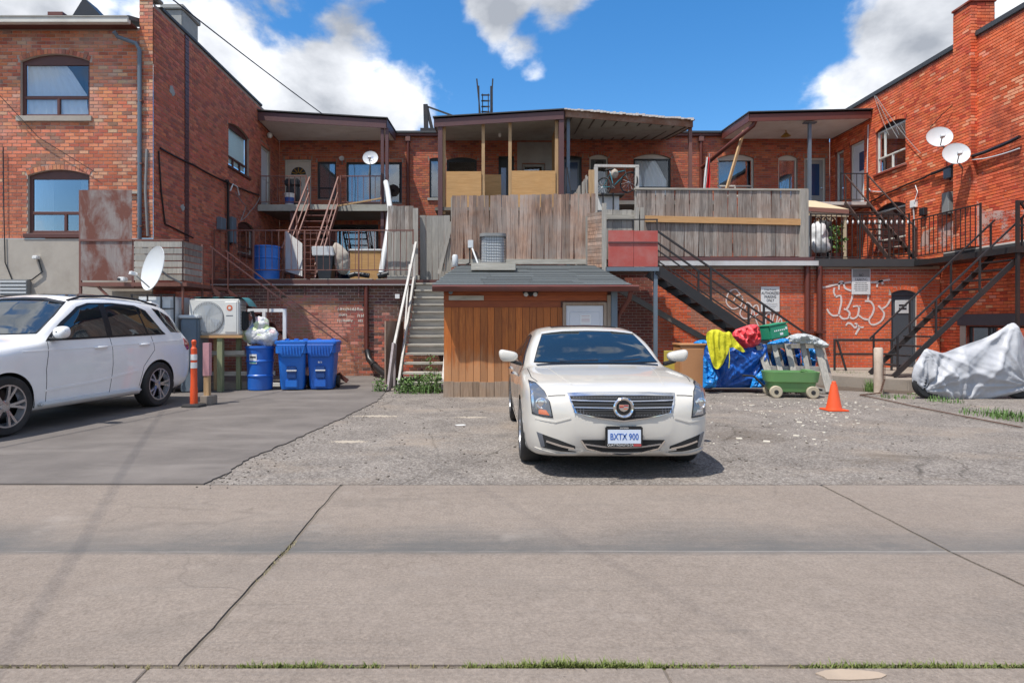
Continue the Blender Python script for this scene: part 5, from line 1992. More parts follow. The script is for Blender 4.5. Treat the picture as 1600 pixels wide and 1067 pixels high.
def barrel(name, label, X, Y, z, r, h, mat_, taper=.0, sticker=False, bungs=False):
    o = thing(name, label, 'barrel', (X, Y, z))
    T = Matrix.Translation((X, Y, z))
    pr = [(r * (1 - taper) - .02, 0), (r * (1 - taper), .02)]
    for f in (.33, .66):
        rr_ = r * (1 - taper * (1 - f))
        pr += [(rr_, h * f - .03), (rr_ + .014, h * f - .012), (rr_ + .014, h * f + .012), (rr_, h * f + .03)]
    pr += [(r, h - .06), (r + .016, h - .05), (r + .016, h - .01), (r - .005, h), (r - .02, h - .03), (0.01, h - .03)]
    MB().lathe(pr, T, 32).build('shell', M[mat_], o, smooth=35)
    if sticker:
        for nm, m_, za, zb, dd in (('sticker', 'white_paint', .58, .78, .004), ('sticker_band', 'sticker_green', .59, .625, .006), ('sticker_text', 'ink', .70, .735, .006)):
            def fn(s, t_):
                a = R(-118 + 34 * s if nm == 'sticker' else -115 + 27 * s)
                zz = za + (zb - za) * t_
                q_ = r * (1 - taper * (1 - zz / h)) + dd + .006
                return Vector((X + q_ * math.cos(a), Y + q_ * math.sin(a), z + zz))
            MB().grid(fn, 8, 1).build(nm, M[m_], o, fix=False)
    if bungs:
        for a in (40, 220):
            MB().lathe([(.03, 0), (.03, .02), (.02, .025)], T @ Matrix.Translation((r * .6 * math.cos(R(a)), r * .6 * math.sin(R(a)), h - .03)), 10).build('bung', M[mat_], o)
    return o


barrel('plastic_barrel', 'blue open barrel with white sticker under the tied rubbish bags', gnd(406, 610).x, 13.42, .014, .29, .95, 'plastic_blue', .12, sticker=True)
barrel('plastic_drum', 'bright blue drum behind the railing on the flat roof', at(417, 0, 17.4).x, 17.4, 2.605, .345, 1.0, 'plastic_blue_b', .02, bungs=True)

# rubbish bags on the barrel
bx_ = gnd(406, 610).x
for i, (dx, dz, r_, lb) in enumerate(((-.13, 1.22, .24, 'clear rubbish bag slumped over the left rim of the blue barrel'), (.13, 1.17, .25, 'clear rubbish bag of packaging on the right of the blue barrel'), (.0, 1.42, .2, 'topmost knotted rubbish bag with yellow-green packaging on the barrel'))):
    def fn(u_, v_, dx=dx, dz=dz, r_=r_, i=i):
        a, e = 2 * math.pi * u_, math.pi * (v_ - .5)
        d_ = Vector((math.cos(a) * math.cos(e), math.sin(a) * math.cos(e), math.sin(e)))
        k = r_ * (1 + .22 * noise.noise(d_ * 2 + Vector((i * 7, 0, 0))) + .10 * noise.noise(d_ * 6 + Vector((i, 3, 0))))
        return Vector((bx_ + dx + d_.x * k, 13.38 + d_.y * k * .9, .0 + dz + d_.z * k * .88))
    o = MB().grid(fn, 30, 18, True).build('rubbish_bag', M['bag_plastic'], smooth=60)
    props(o, lb, 'bag', 'rubbish bags on the barrel')

# white window frame leaning against the wall
wfr = thing('window_frame', 'empty white window frame standing behind the barrel and carts', 'frame', (at(420, 0, 14.2).x, 14.2, 0))
fx0, fx1, fz0, fz1 = at(388, 0, 14.2).x, at(447, 0, 14.2).x, .05, at(0, 485, 14.2).z
fm_ = at(413, 0, 14.2).x
for (a, b_) in (((fx0, fz1), (fx1, fz1)), ((fx0, fz0), (fx1, fz0)), ((fx1 - .03, fz0), (fx1 - .03, fz1)), ((fx0 + .03, fz0), (fx0 + .03, fz1)), ((fm_, fz0), (fm_, fz1))):
    bar('frame_bar', M['white_paint'], wfr, (a[0], 14.2, a[1]), (b_[0], 14.2, b_[1]), .07, .075, (0, 1, 0) if a[0] == b_[0] else (0, 0, 1))

# ---------------- heat pump on a timber stand
hp = thing('heat_pump', 'cream outdoor heat pump with round fan grille on timber stand', 'heat pump', (-5.6, 13.0, 1.2))
HX0, HX1, HZ0, HZ1, HY = at(295, 0, 13).x, at(374, 0, 13).x, 1.20, 1.96, 13.0
MB().bx(HX0, HX1, HY, HY + .40, HZ0, HZ1).build('casing', M['pump_white'], hp, bev=.025)
fcx, fcz = HX0 + .40, (HZ0 + HZ1) / 2 - .01
MB().lathe([(.335, 0), (.335, .012), (.30, .014), (.30, .0)], frame_M((fcx, HY - .001, fcz), (1, 0, 0), Z), 40, False).build('fan_recess', M['grille_grey'], hp, smooth=40)
fan = MB()
for k in range(3):
    a = R(90 + 120 * k)
    fan.prism([Vector((fcx + .05 * math.cos(a + .5), HY - .0145, fcz + .05 * math.sin(a + .5))), Vector((fcx + .27 * math.cos(a + .35), HY - .0145, fcz + .27 * math.sin(a + .35))), Vector((fcx + .27 * math.cos(a - .35), HY - .0145, fcz + .27 * math.sin(a - .35)))], (0, -.004, 0))
fan.build('fan', M['dish_grey'], hp)
gr = MB()
for k in range(9):
    r_ = .05 + k * .034
    ring_ = [Vector((fcx + r_ * math.cos(2 * math.pi * j / 36), HY - .026, fcz + r_ * math.sin(2 * math.pi * j / 36))) for j in range(37)]
    gr.tube(ring_, .0035, 4, False)
gr.build('grille_rings', M['dish_grey'], hp, kind='stuff')
gr = MB()
for k in range(19):
    dx = -.30 + k * .0333
    hh = math.sqrt(max(.001, .325 ** 2 - dx * dx))
    gr.bx(fcx + dx - .003, fcx + dx + .003, HY - .034, HY - .030, fcz - hh, fcz + hh)
gr.build('grille_bars', M['dish_grey'], hp, kind='stuff')
MB().bx(HX0 + .755, HX1 - .05, HY - .012, HY + .01, HZ0 + .06, HZ1 - .06).build('service_panel', M['pump_white'], hp, bev=.008)
lc = (HX0 + .86, HY - .0125, HZ1 - .19)
MB().lathe([(.062, 0), (.062, .003)], frame_M(lc, (1, 0, 0), Z), 20).build('logo', M['logo_orange'], hp)
MB().lathe([(.03, 0), (.03, .003)], frame_M((lc[0], HY - .0158, lc[2]), (1, 0, 0), Z), 16).build('logo', M['pump_white'], hp)
MB().bx(lc[0] - .07, lc[0] + .07, HY - .0145, HY - .0126, HZ1 - .36, HZ1 - .345).build('print', M['ink'], hp)
for i in range(9):
    MB().bx(HX1 - .002, HX1 + .006, HY + .06, HY + .34, HZ0 + .1 + i * .065, HZ0 + .115 + i * .065).build('louvre', M['grille_grey'], hp)
MB().bx(HX1 + .001, HX1 + .09, HY + .1, HY + .3, HZ0 + .1, HZ0 + .5).build('valve_cover', M['rubber'], hp, bev=.02)
MB().tube([(HX1 + .05, HY + .2, HZ0 + .45), (HX1 + .2, HY + .2, HZ0 + .5), (HX1 + .25, HY + .25, HZ0 + .15), (HX1 + .1, HY + .3, HZ0 - .2)], .03, 8).build('hose', M['rubber'], hp, smooth=50)


def tfn(s, t_):
    x = HX0 - .02 + (HX1 - HX0 + .22) * s
    y = HY + .02 + .5 * t_
    e = max(0, (x - HX1 + .02) / .2)
    return Vector((x, y, HZ1 + .012 + .035 * (noise.noise(Vector((x * 4, y * 5, 0))) + .6) - .16 * e * e - .03 * (t_ > .9)))


MB().grid(tfn, 24, 8).build('cover_sheet', M['teal_tarp'], hp, smooth=60, fix=False)
sd = thing('timber_stand', 'rough timber stand of mismatched posts carrying the heat pump', 'stand', (-5.6, 13.1, 0))
for (px, y_, m_, w_) in ((343, 13.0, 'post_green', .11), (300, 13.35, 'post_green', .1), (336, 13.3, 'timber_new_z', .06), (372, 13.4, 'post_green', .09)):
    X = at(px, 0, y_).x
    ubox('post', M[m_], sd, X - w_ / 2, X + w_ / 2, y_, y_ + w_, .014, 1.15)
for y_ in (13.02, 13.36):
    bar('beam', M['timber_new'], sd, (HX0 - .05, y_, 1.17), (HX1 + .06, y_, 1.17), .09, .055)
for z_, y_, x1 in ((.80, 13.3, 0), (.76, 13.4, .5), (.35, 13.45, .6)):
    bar('cross_piece', M['timber_pale_x'], sd, (HX0 - .25, y_, z_), (HX1 + x1, y_, z_ + .02), .045, .09)
ubox('base_block', M['kerb_concrete'], sd, -6.05, -5.2, 13.5, 13.8, .014, .16)

# ---------------- delineator, block and pole
dl = gnd(303, 636)
de = thing('traffic_delineator', 'orange traffic post with two white bands on black rubber base', 'traffic post', (dl.x, dl.y, .014))
T = Matrix.Translation((dl.x, dl.y, .014))
MB().lathe([(.20, 0), (.21, .01), (.2, .035), (.08, .05)], T, 8).build('base', M['rubber'], de)
MB().lathe([(.062, .045), (.062, .3), (.055, .35), (.05, .9), (.05, 1.0), (.035, 1.02), (.03, 1.06), (.04, 1.08), (.04, 1.13), (.02, 1.15)], T, 20).build('post', M['cone_orange'], de, smooth=35)
for z_ in (.66, .80):
    MB().lathe([(.0545, z_), (.0535, z_ + .10)], T, 20).build('reflective_band', M['reflective'], de, smooth=40)
bk = gnd(321, 634)
wp_ = thing('timber_post', 'timber post with pink wrap set in a concrete block beside the orange post', 'post', (bk.x, bk.y + .1, .014))
MB().bx(bk.x - .11, bk.x + .11, bk.y + .02, bk.y + .24, .014, .17).build('block', M['kerb_concrete'], wp_, bev=.012)
ubox('post', M['timber_new_z'], wp_, bk.x - .07, bk.x + .02, bk.y + .08, bk.y + .17, .17, .72)
ubox('wrap', M['post_pink'], wp_, bk.x - .08, bk.x + .03, bk.y + .07, bk.y + .18, .52, 1.1)

# ---------------- water tank behind the SUV
tk = thing('water_tank', 'white plastic tank in a black cage under the steel landing', 'tank', (-6.9, 12.7, 0))
TX0, TX1, TY0 = -7.25, -6.42, 12.75
MB().bx(TX0, TX1, TY0, TY0 + .9, .9, 2.0).build('tank_body', M['dish_grey'], tk, bev=.07)
MB().bx(TX0, TX1, TY0, TY0 + .9, .14, .87).build('tank_body', M['dish_grey'], tk, bev=.07)
for x in (TX0 - .02, TX0 + .3, TX0 + .58, TX1 + .02):
    bar('cage_bar', M['iron_black'], tk, (x, TY0 - .02, .014), (x, TY0 - .02, 2.05), .025, .025, (0, 1, 0))
for z_ in (.14, .55, .88, 1.3, 1.75, 2.03):
    bar('cage_bar', M['iron_black'], tk, (TX0 - .04, TY0 - .035, z_), (TX1 + .04, TY0 - .035, z_), .022, .022)
gb = thing('storage_box', 'grey-blue lidded plastic box between the tank and the heat pump', 'box', (-6.3, 12.9, 0))
MB().bx(-6.34, -5.98, 12.85, 13.4, .014, 1.55).build('box_body', M['steel_grey'], gb, bev=.03)
MB().bx(-6.37, -5.95, 12.82, 13.43, 1.551, 1.62).build('box_lid', M['dish_grey'], gb, bev=.02)

# ---------------- steel landing of the left stair, rust panel
ll = thing('steel_staircase', 'rusty steel landing with tall rust-stained sheet at the left building corner', 'stairs', (-7.3, 13.2, 0))
ly = 12.92
ubox('rust_sheet', M['rust_sheet'], ll, at(125.5, 0, ly).x, at(206, 0, ly).x, ly, ly + .006, 3.19, 4.22)
ubox('rust_sheet', M['rust_sheet'], ll, at(126.5, 0, ly).x, at(206, 0, ly).x, ly, ly + .006, 2.34, 3.16)
for px in (124.5, 207):
    X = at(px, 0, ly).x
    bar('post', M['steel_brown'], ll, (X, ly + .03, .014 if px < 200 else 2.2), (X, ly + .03, 4.22 if px < 200 else 3.2), .045, .045, (0, 1, 0))
ubox('sheet_rail', M['steel_brown'], ll, at(124, 0, ly).x, at(207, 0, ly).x, ly - .02, ly - .003, 3.155, 3.195)
lx1 = at(284, 0, ly).x
for i in range(6):
    z_ = 2.34 + i * .138
    bar('slat', M['fence_pale'], ll, (at(209, 0, ly).x, ly + .015, z_ + .06), (lx1, ly + .015, z_ + .06), .02, .115)
    if i < 6:
        bar('slat', M['fence_grey'], ll, (lx1 + .03, ly + .03, z_ + .06), (lx1 + .03, ly + .85, z_ + .06), .02, .115)
ubox('post', M['steel_brown'], ll, lx1 - .02, lx1 + .015, ly + .03, ly + .07, .014, 3.2)
ubox('post', M['steel_brown'], ll, lx1 + .0, lx1 + .04, ly + .87, ly + .91, .014, 3.2)
bar('top_rail', M['steel_brown'], ll, (at(207, 0, ly).x, ly + .02, 3.18), (lx1 + .02, ly + .02, 3.18), .04, .035)
MB().bx(at(124, 0, ly).x, lx1 + .1, ly, 13.93, 2.22, 2.30).bx(XL + .05, lx1 + .1, 13.93, 15.0, 2.22, 2.298).build('floor_plate', M['steel_brown'], ll)
stair(ll, M['frame_brown'], (lx1 + .06, 14.1, 2.25), (lx1 + 3.0, 14.1, .05), (0, .85, 0), 11, .95, (.03, .10), .026, (.02, .45), tread_d=.22, tread_t=.02, mid=False)
bar('brace', M['steel_brown'], ll, (at(150, 0, ly).x, ly + .05, 2.22), (at(200, 0, ly).x, ly + .05, 1.6), .04, .04)


# ---------------- satellite dishes
def dish(label, c, face, r, foot, mat_='dish_grey', arm=True, tall=1.0, mark=None):
    """offset dish: shell, rim, feed arm with receiver head, mast to its foot"""
    c, face, foot = Vector(c), Vector(face).normalized(), Vector(foot)
    o = thing('satellite_dish', label, 'satellite dish', c, 'satellite dishes')
    rgt = Z.cross(face)
    rgt.normalize()
    up = face.cross(rgt).normalized()
    Md = Matrix.Translation(c) @ Matrix((rgt, up * tall, face)).transposed().to_4x4()
    pr = []
    for k in range(9):
        rr_ = r * k / 8
        pr.append((max(rr_, .002), .22 * r * (k / 8) ** 2))
    pr += [(r + .006, .22 * r + .004), (r + .008, .22 * r - .008)]
    pr += [(max(r * k / 8, .002), .22 * r * (k / 8) ** 2 - .012) for k in range(8, -1, -1)]
    MB().lathe(pr, Md, 36).build('reflector', M[mat_], o, smooth=50)
    f = c + face * (r * .95) - up * r * .45 * tall
    if arm:
        MB().tube([c - up * r * .95 * tall + face * .01, f - face * .02], .014, 6).build('feed_arm', M['grille_grey'], o, smooth=50)
        hd = MB().bx(-.05, .05, -.035, .035, -.03, .06, frame_M(f, rgt, up) )
        hd.build('receiver', M['dish_grey'], o, bev=.008)
        MB().lathe([(.03, 0), (.036, -.03), (.03, -.045)], frame_M(f - face * .03, rgt, up), 12).build('feed_horn', M['white_paint'], o, smooth=40)
    b_ = c - face * .06
    MB().lathe([(.06, -.06), (.07, -.02), (.03, -.0)], Md, 12).build('bracket', M['grille_grey'], o, smooth=40)
    MB().tube([b_, b_ + (foot - b_) * .35 - Z * .03, foot], .022, 8).build('mast', M['grille_grey'], o, smooth=50)
    if mark:
        text_mesh('print', mark, r * .55, M['ink_blue'], o, Matrix.Translation(c + face * .07 * r / .28) @ Matrix((rgt, up, face)).transposed().to_4x4(), depth=.004)
    return o


M['ink_blue'] = plain('ink_blue', (.04, .10, .35), .5, var=.1, bump=0)
w1 = onx(1462, 285, XR)
w2 = onx(1515, 268, XR)
dish('upper white satellite dish on the orange wall', at(1467, 216, 16.35), (-.35, -.9, .32), .29, (XR - .02, 16.75, w1.z + .75))
dish('lower white satellite dish on the orange wall above the grey boxes', at(1493, 242, 15.75), (-.35, -.9, .30), .29, (XR - .02, 16.1, w2.z))
dish('large pale satellite dish turned sideways beside the slatted landing', at(246, 421, 12.45), (-.60, -.76, .2), .45, (lx1 + .0, ly + .03, 2.28))
dish('white satellite dish with printed name on the balcony rail', at(579, 248, 20.15), (.06, -.95, .30), .24, (at(576, 0, 20.3).x, 20.33, 6.25), mark='Bell')
dish('tiny round dish lamp on the balcony wall', at(534, 248, 22.2), (0, -.95, .2), .085, (at(534, 0, 22.4).x, 22.48, 7.2), arm=False)

# ---------------- wall boxes, conduits and cables
def wbox(name, label, wall, u, v, w, h, d, m_):
    mb = MB()
    wall.box(mb, u - w / 2, u + w / 2, v - h / 2, v + h / 2, .006, d)
    o = thing(name, label, 'box', wall.p(u, v))
    mb.build('casing', M[m_], o, bev=.008)
    k = MB()
    wall.box(k, u - w / 2 + .02, u + w / 2 - .02, v - h / 2 + .02, v + h / 2 - .02, d + .0005, d + .006)
    k.build('cover', M[m_], o, bev=.003)
    k = MB()
    wall.box(k, u - .012, u + .012, v - h / 2 - .05, v - h / 2, .01, .04)
    k.build('cable_gland', M['rubber'], o)
    return o


def wr_uv(px, py):
    return wr.uv(onx(px, py, XR))


wbox('junction_box', 'pale green-grey junction box right under the lower dish', wr, *wr_uv(1486, 270), .26, .30, .12, 'steel_grey')
wbox('meter_box', 'tall grey meter box below the junction box on the orange wall', wr, *wr_uv(1486, 318), .26, .58, .16, 'grille_grey')
wbox('cable_box', 'small white cable box between window and meter box', wr, *wr_uv(1430, 319), .24, .22, .08, 'white_paint')
wbox('dark_meter', 'small dark meter on the orange wall beside the white cable box', wr, *wr_uv(1446, 331), .2, .22, .12, 'frame_dark')


def ws_uv(px, py):
    return ws.uv(onx(px, py, XL))


wbox('meter_box', 'grey meter cabinet left of the conduit on the shaded side wall', ws, *ws_uv(342, 350), .34, .34, .14, 'steel_grey')
wbox('meter_box', 'upright grey meter cabinet right of the conduit on the shaded side wall', ws, *ws_uv(359, 360), .30, .75, .14, 'steel_grey')
cd = thing('service_conduit', 'dark service conduit with curved heads on the shaded side wall', 'conduit', onx(352, 380, XL))
q0 = onx(352, 292, XL)
MB().tube([(XL + .08, q0.y, 2.7), (XL + .08, q0.y, q0.z), (XL + .12, q0.y - .12, q0.z + .15), (XL + .14, q0.y - .28, q0.z + .1)], .04, 8).build('conduit', M['frame_dark'], cd, smooth=50)
MB().tube([(XL + .1, q0.y + .1, q0.z - .1), (XL + .14, q0.y + .2, q0.z + .12), (XL + .16, q0.y + .45, q0.z + .1), (XL + .16, q0.y + .6, q0.z - .12)], .02, 6).build('conduit_head', M['dish_grey'], cd, smooth=50)


def cable(name, label, pts, r, m_='pipe_black', sag=0.0, cat='cable', n=5, sub=8):
    pts = [Vector(p) for p in pts]
    out = []
    for a, b_ in zip(pts, pts[1:]):
        L = (b_ - a).length
        for k in range(sub):
            f = k / sub
            out.append(a + (b_ - a) * f - Z * sag * L * 4 * f * (1 - f))
    out.append(pts[-1])
    o = MB().tube(out, r, n).build(name, M[m_], smooth=60)
    return props(o, label, cat)


def onr(px, py, d):
    q = onx(px, py, XR)
    return q + Vector((-d, 0, 0))


def onl(px, py, d):
    q = onx(px, py, XL)
    return q + Vector((d, 0, 0))


cable('cable_bundle', 'thick black cable bundle sagging along the orange wall', [onr(1600, 214, .1), onr(1560, 232, .1), onr(1520, 246, .12), onr(1460, 272, .08)], .045, sag=.02)
cable('cable', 'thin pale cable running beside the black bundle on the orange wall', [onr(1600, 232, .1), onr(1545, 248, .12), onr(1500, 250, .12)], .014, 'dish_grey', .02)
cable('cable_bundle', 'dark wires running low along the orange wall to the window', [onr(1462, 270, .05), onr(1420, 288, .04), onr(1385, 303, .04), onr(1357, 318, .04)], .028, sag=.015)
cable('cable', 'white cable dropping down the edge of the orange wall by the white door', [onr(1358, 195, .03), onr(1356, 290, .03), onr(1362, 299, .03), onr(1380, 300, .03)], .014, 'dish_grey')
cable('cable', 'white cable rising from the small white cable box', [onr(1434, 316, .1), onr(1437, 300, .06), onr(1433, 290, .05)], .012, 'white_paint')
cable('cable', 'white cable falling below the small white cable box', [onr(1430, 326, .05), onr(1431, 360, .03), onr(1430, 392, .03)], .016, 'gutter_white')
for i, (a, b_) in enumerate((((1370, 150), (1392, 212)), ((1372, 150), (1406, 216)), ((1374, 152), (1442, 240)))):
    cable('cable', ('left', 'middle', 'right')[i] + ' of three thin wires fanning from the parapet across the window', [onr(*a, .08), onr(*b_, .06)], .008, 'grille_grey', .03)
cable('cable', 'wire looping from the upper dish up to the tall wall cable', [onr(1470, 200, .3), onr(1480, 178, .12), onr(1495, 160, .04), onr(1499, 225, .03)], .01, sag=.02)
cable('cable', 'dark cable following the shaded side wall below the high window', [onl(248, 232, .04), onl(300, 258, .04), onl(345, 282, .05), onl(402, 305, .05)], .025, sag=.01)
cable('cable', 'thin dark cable dropping down the building corner by the downpipe', [onl(246, 236, .03), onl(250, 300, .03), onl(256, 350, .03), onl(300, 372, .03)], .018)
cable('cable', 'grey cables bundled at the building corner beside the downpipe', [Vector((XL - .12, 13.93, 5.35)), Vector((XL - .15, 13.93, 4.4)), Vector((XL - .1, 13.93, 3.4))], .03, 'grille_grey')
cable('cable', 'loose wire loop right of the conduit on the side wall', [onl(360, 300, .15), onl(374, 322, .2), onl(370, 345, .12), onl(385, 330, .12), onl(404, 305, .08)], .012, 'grille_grey', .05)
cable('overhead_wire', 'overhead wire slanting down across the clouds to the left balcony', [(-9.6, 0.5, 8.75), at(270, 0, 13.3), at(503, 178, 20.2)], .016, sag=.004, cat='wire', sub=14)
cable('cable', 'wire hanging from the white sensor on the rendered base', [Vector(at(60, 405, 13.93)), at(66, 425, 13.93), at(50, 437, 13.93), at(30, 440, 13.93)], .014)
cable('cable', 'vertical dark wire on the brick front at the far left edge', [at(5, 230, 13.94), at(6, 330, 13.94), at(8, 410, 13.94), at(20, 440, 13.94)], .012)
cable('cable', 'thin wire slung across the brick front below the upper window', [at(0, 150, 13.9), at(60, 215, 13.93), at(150, 270, 13.93)], .008)
wv = MB()
vent_o = thing('wall_vent', 'small grey louvred wall vent on the rendered base above the SUV', 'vent', at(27, 450, 13.9))
va_, vb_ = at(5, 462, 13.95), at(48, 437, 13.95)
MB().bx(va_.x, vb_.x, 13.84, 13.965, va_.z, vb_.z).build('vent_body', M['grille_grey'], vent_o, bev=.01)
for k in range(4):
    z_ = va_.z + .05 + k * .08
    MB().bx(va_.x + .02, vb_.x - .02, 13.825, 13.839, z_, z_ + .03).build('louvre', M['dish_grey'], vent_o)
sn = at(57, 403, 13.9)
so = thing('flood_sensor', 'white security sensor lamp on the rendered base', 'lamp', sn)
MB().bx(sn.x - .07, sn.x + .05, 13.84, 13.965, sn.z - .03, sn.z + .05).build('body', M['white_paint'], so, bev=.015)
sn = at(195, 437, 12.85)
so = thing('security_camera', 'cream security camera under the rust-stained sheet', 'camera', sn)
MB().bx(sn.x - .1, sn.x + .04, 12.75, 12.9, sn.z - .04, sn.z + .05).build('body', M['white_paint'], so, bev=.015)
MB().lathe([(.03, 0), (.03, .02)], frame_M((sn.x - .06, 12.75, sn.z), (1, 0, 0), Z), 10).build('lens', M['frame_dark'], so)

# ---------------- signs on the painted wall
M['sign_white'] = plain('sign_white', (.66, .66, .65), .5, var=.06, grime=.25, gcol=(.45, .42, .38))
s1 = thing('parking_sign', 'white authorized parking only sign beside the stair handrail', 'sign', at(1203, 487, 16.97))
a, c_ = at(1189, 487, 16.97), at(1218, 448, 16.97)
MB().bx(a.x, c_.x, 16.965, 16.983, a.z, c_.z).build('plate', M['sign_white'], s1, bev=.003)
cxs = (a.x + c_.x) / 2
for (s_, z_, sz, sx_, bd) in (('Private Property', .88, .058, .85, .0005), ('AUTHORIZED', .735, .105, .74, .002), ('PARKING', .59, .105, .74, .002), ('ONLY', .445, .105, .74, .002)):
    text_mesh('lettering', s_, sz, M['ink'], s1, frame_M((cxs, 16.9635, a.z + (c_.z - a.z) * z_), (1, 0, 0), Z), sx=sx_, bold=bd)
ln = MB()
for i, w_ in enumerate((.19, .2, .15, .12)):
    z_ = a.z + (c_.z - a.z) * (.30 - i * .06)
    ln.bx(cxs - w_, cxs + w_, 16.963, 16.9645, z_, z_ + .009)
ln.build('small_print', M['grille_grey'], s1, kind='stuff')
s2 = thing('parking_sign', 'white no parking sign with grey top half above the white tag', 'sign', at(1345, 460, 16.97))
a, c_ = at(1331, 460, 16.97), at(1360, 420, 16.97)
MB().bx(a.x, c_.x, 16.965, 16.983, a.z, c_.z).build('plate', M['sign_white'], s2, bev=.003)
cxs = (a.x + c_.x) / 2
MB().bx(a.x + .02, c_.x - .02, 16.9625, 16.9645, a.z + (c_.z - a.z) * .67, c_.z - .015).build('grey_field', M['grille_grey'], s2)
text_mesh('lettering', 'NO', .10, M['ink'], s2, frame_M((cxs, 16.961, a.z + (c_.z - a.z) * .745), (1, 0, 0), Z), sx=.75, bold=.001)
text_mesh('lettering', 'PARKING', .105, M['ink'], s2, frame_M((cxs, 16.9635, a.z + (c_.z - a.z) * .575), (1, 0, 0), Z), sx=.78, bold=.0)
ln = MB()
for i, w_ in enumerate((.16, .19, .19, .2, .17)):
    z_ = a.z + (c_.z - a.z) * (.43 - i * .072)
    for k in range(4):
        x0_ = cxs - w_ + k * w_ / 2
        ln.bx(x0_, x0_ + w_ / 2 - .012, 16.963, 16.9645, z_, z_ + .014)
ln.build('small_print', M['ink'], s2, kind='stuff')

# ---------------- spray tags: paint lines on the brick
M['spray'] = plain('spray', (.66, .56, .52), .7, var=.15, scale=30, bump=0)


def tag(parent, strokes, w=.05):
    for st_ in strokes:
        P = [at(x, y, YW - .011) for x, y in st_]
        # smooth
        C_ = []
        for i in range(len(P) - 1):
            p0, p1, p2, p3 = P[max(i - 1, 0)], P[i], P[i + 1], P[min(i + 2, len(P) - 1)]
            for k in range(6):
                t_ = k / 6
                C_.append(.5 * ((2 * p1) + (p2 - p0) * t_ + (2 * p0 - 5 * p1 + 4 * p2 - p3) * t_ * t_ + (3 * p1 - p0 - 3 * p2 + p3) * t_ ** 3))
        C_.append(P[-1])
        vs, fs = [], []
        for i, c in enumerate(C_):
            d = (C_[min(i + 1, len(C_) - 1)] - C_[max(i - 1, 0)])
            n_ = Vector((-d.z, 0, d.x)).normalized() * w * .5 * (1 + .25 * noise.noise(c * 9))
            vs += [c + n_, c - n_, c + n_ + Vector((0, .004, 0)), c - n_ + Vector((0, .004, 0))]
            if i:
                k = 4 * i
                fs += [(k - 4, k - 3, k + 1, k), (k - 4, k, k + 2, k - 2), (k - 3, k - 1, k + 3, k + 1)]
        MB().add(vs, fs).build('spray_line', M['spray'], parent, fix=False)


def zz(lst, ox, oy, s):
    return [(ox + x / s, oy + y / s) for x, y in lst]


tg = thing('graffiti_tag', 'big white bubble-letter tag on the orange wall left of the grey door', 'graffiti', at(1340, 500, 16.98))
S_ = 1541 / 260
tag(tg, [zz(l, 1180, 410, S_) for l in (
    [(605, 310), (610, 240), (670, 225), (770, 200), (890, 182)], [(1070, 185), (1130, 182), (1190, 168), (1250, 160)],
    [(735, 235), (728, 275), (745, 315)], [(775, 255), (780, 190), (805, 178), (820, 200), (835, 240), (890, 262)],
    [(1128, 230), (1135, 195), (1170, 170), (1182, 205)],
    [(745, 320), (790, 310), (798, 370), (785, 430), (775, 480)], [(665, 430), (685, 465), (720, 492), (770, 490)],
    [(905, 290), (890, 350), (850, 430), (820, 430)], [(850, 440), (875, 470), (860, 515), (810, 520), (780, 490)],
    [(870, 505), (910, 520), (950, 490), (958, 410), (905, 408)], [(958, 408), (975, 405)], [(960, 490), (1000, 520), (1045, 530)],
    [(1050, 290), (1045, 350)], [(1015, 358), (1070, 365), (1100, 420), (1085, 480), (1055, 530), (1070, 570), (1110, 575), (1170, 540), (1195, 480), (1175, 440), (1140, 400)],
    [(1175, 430), (1220, 400), (1255, 340)],
    [(840, 585), (860, 562), (890, 570), (925, 605), (945, 575), (920, 565)], [(945, 580), (975, 600), (1005, 598)], [(970, 600), (945, 640), (930, 670)])], .05)
tg2 = thing('graffiti_tag', 'thin white looping tag on the bricked-up arch behind the stair', 'graffiti', at(1160, 490, 16.98))
tag(tg2, [zz(l, 960, 280, 4) for l in (
    [(800, 745), (760, 690), (715, 710), (700, 770), (740, 810), (790, 790), (800, 740), (770, 725), (745, 760)],
    [(800, 800), (785, 840), (810, 870), (850, 860), (860, 800), (830, 770), (815, 810)],
    [(860, 860), (900, 840), (895, 790), (870, 800), (880, 860), (900, 920)],
    [(945, 910), (950, 850), (975, 840), (975, 900)], [(985, 900), (1000, 840), (1020, 850), (1010, 910)], [(1020, 900), (1040, 870), (1048, 910)])], .035)

# ---------------- things on the left roof deck
wpn = thing('leaning_panel', 'white corrugated panel leaning beside the brown stair on the flat roof', 'panel', at(459, 430, 17.6))
a, c_, e_, g_ = at(446, 361, 17.6), at(472, 381, 17.2), at(472, 432, 17.2), at(446, 424, 17.6)
for i in range(7):
    f0, f1 = i / 7, (i + .82) / 7
    MB().prism([a + (c_ - a) * f0, a + (c_ - a) * f1, g_ + (e_ - g_) * f1, g_ + (e_ - g_) * f0], (.02, -.02, 0)).build('strip', M['sign_white'], wpn)
MB().prism([a, c_, e_, g_], (.008, .012, 0)).build('backing', M['grille_grey'], wpn)
hd = thing('barbecue', 'covered grey metal barbecue among clutter on the flat roof', 'barbecue', at(515, 432, 17.6))
X0_, X1_ = at(488, 0, 17.6).x, at(520, 0, 17.6).x
MB().prism([(X0_, 17.5, 3.62), (X1_, 17.5, 3.62), (X1_ + .05, 17.5, 3.35), (X0_ + .02, 17.5, 3.35)], (0, .5, .02)).build('hood', M['dish_grey'], hd, bev=.02)
MB().prism([(X0_ + .08, 17.52, 3.34), (X1_ + .02, 17.52, 3.34), (X1_ - .05, 17.52, 2.62), (X0_ + .22, 17.52, 2.62)], (0, .45, 0)).build('cabinet', M['frame_dark'], hd, bev=.01)
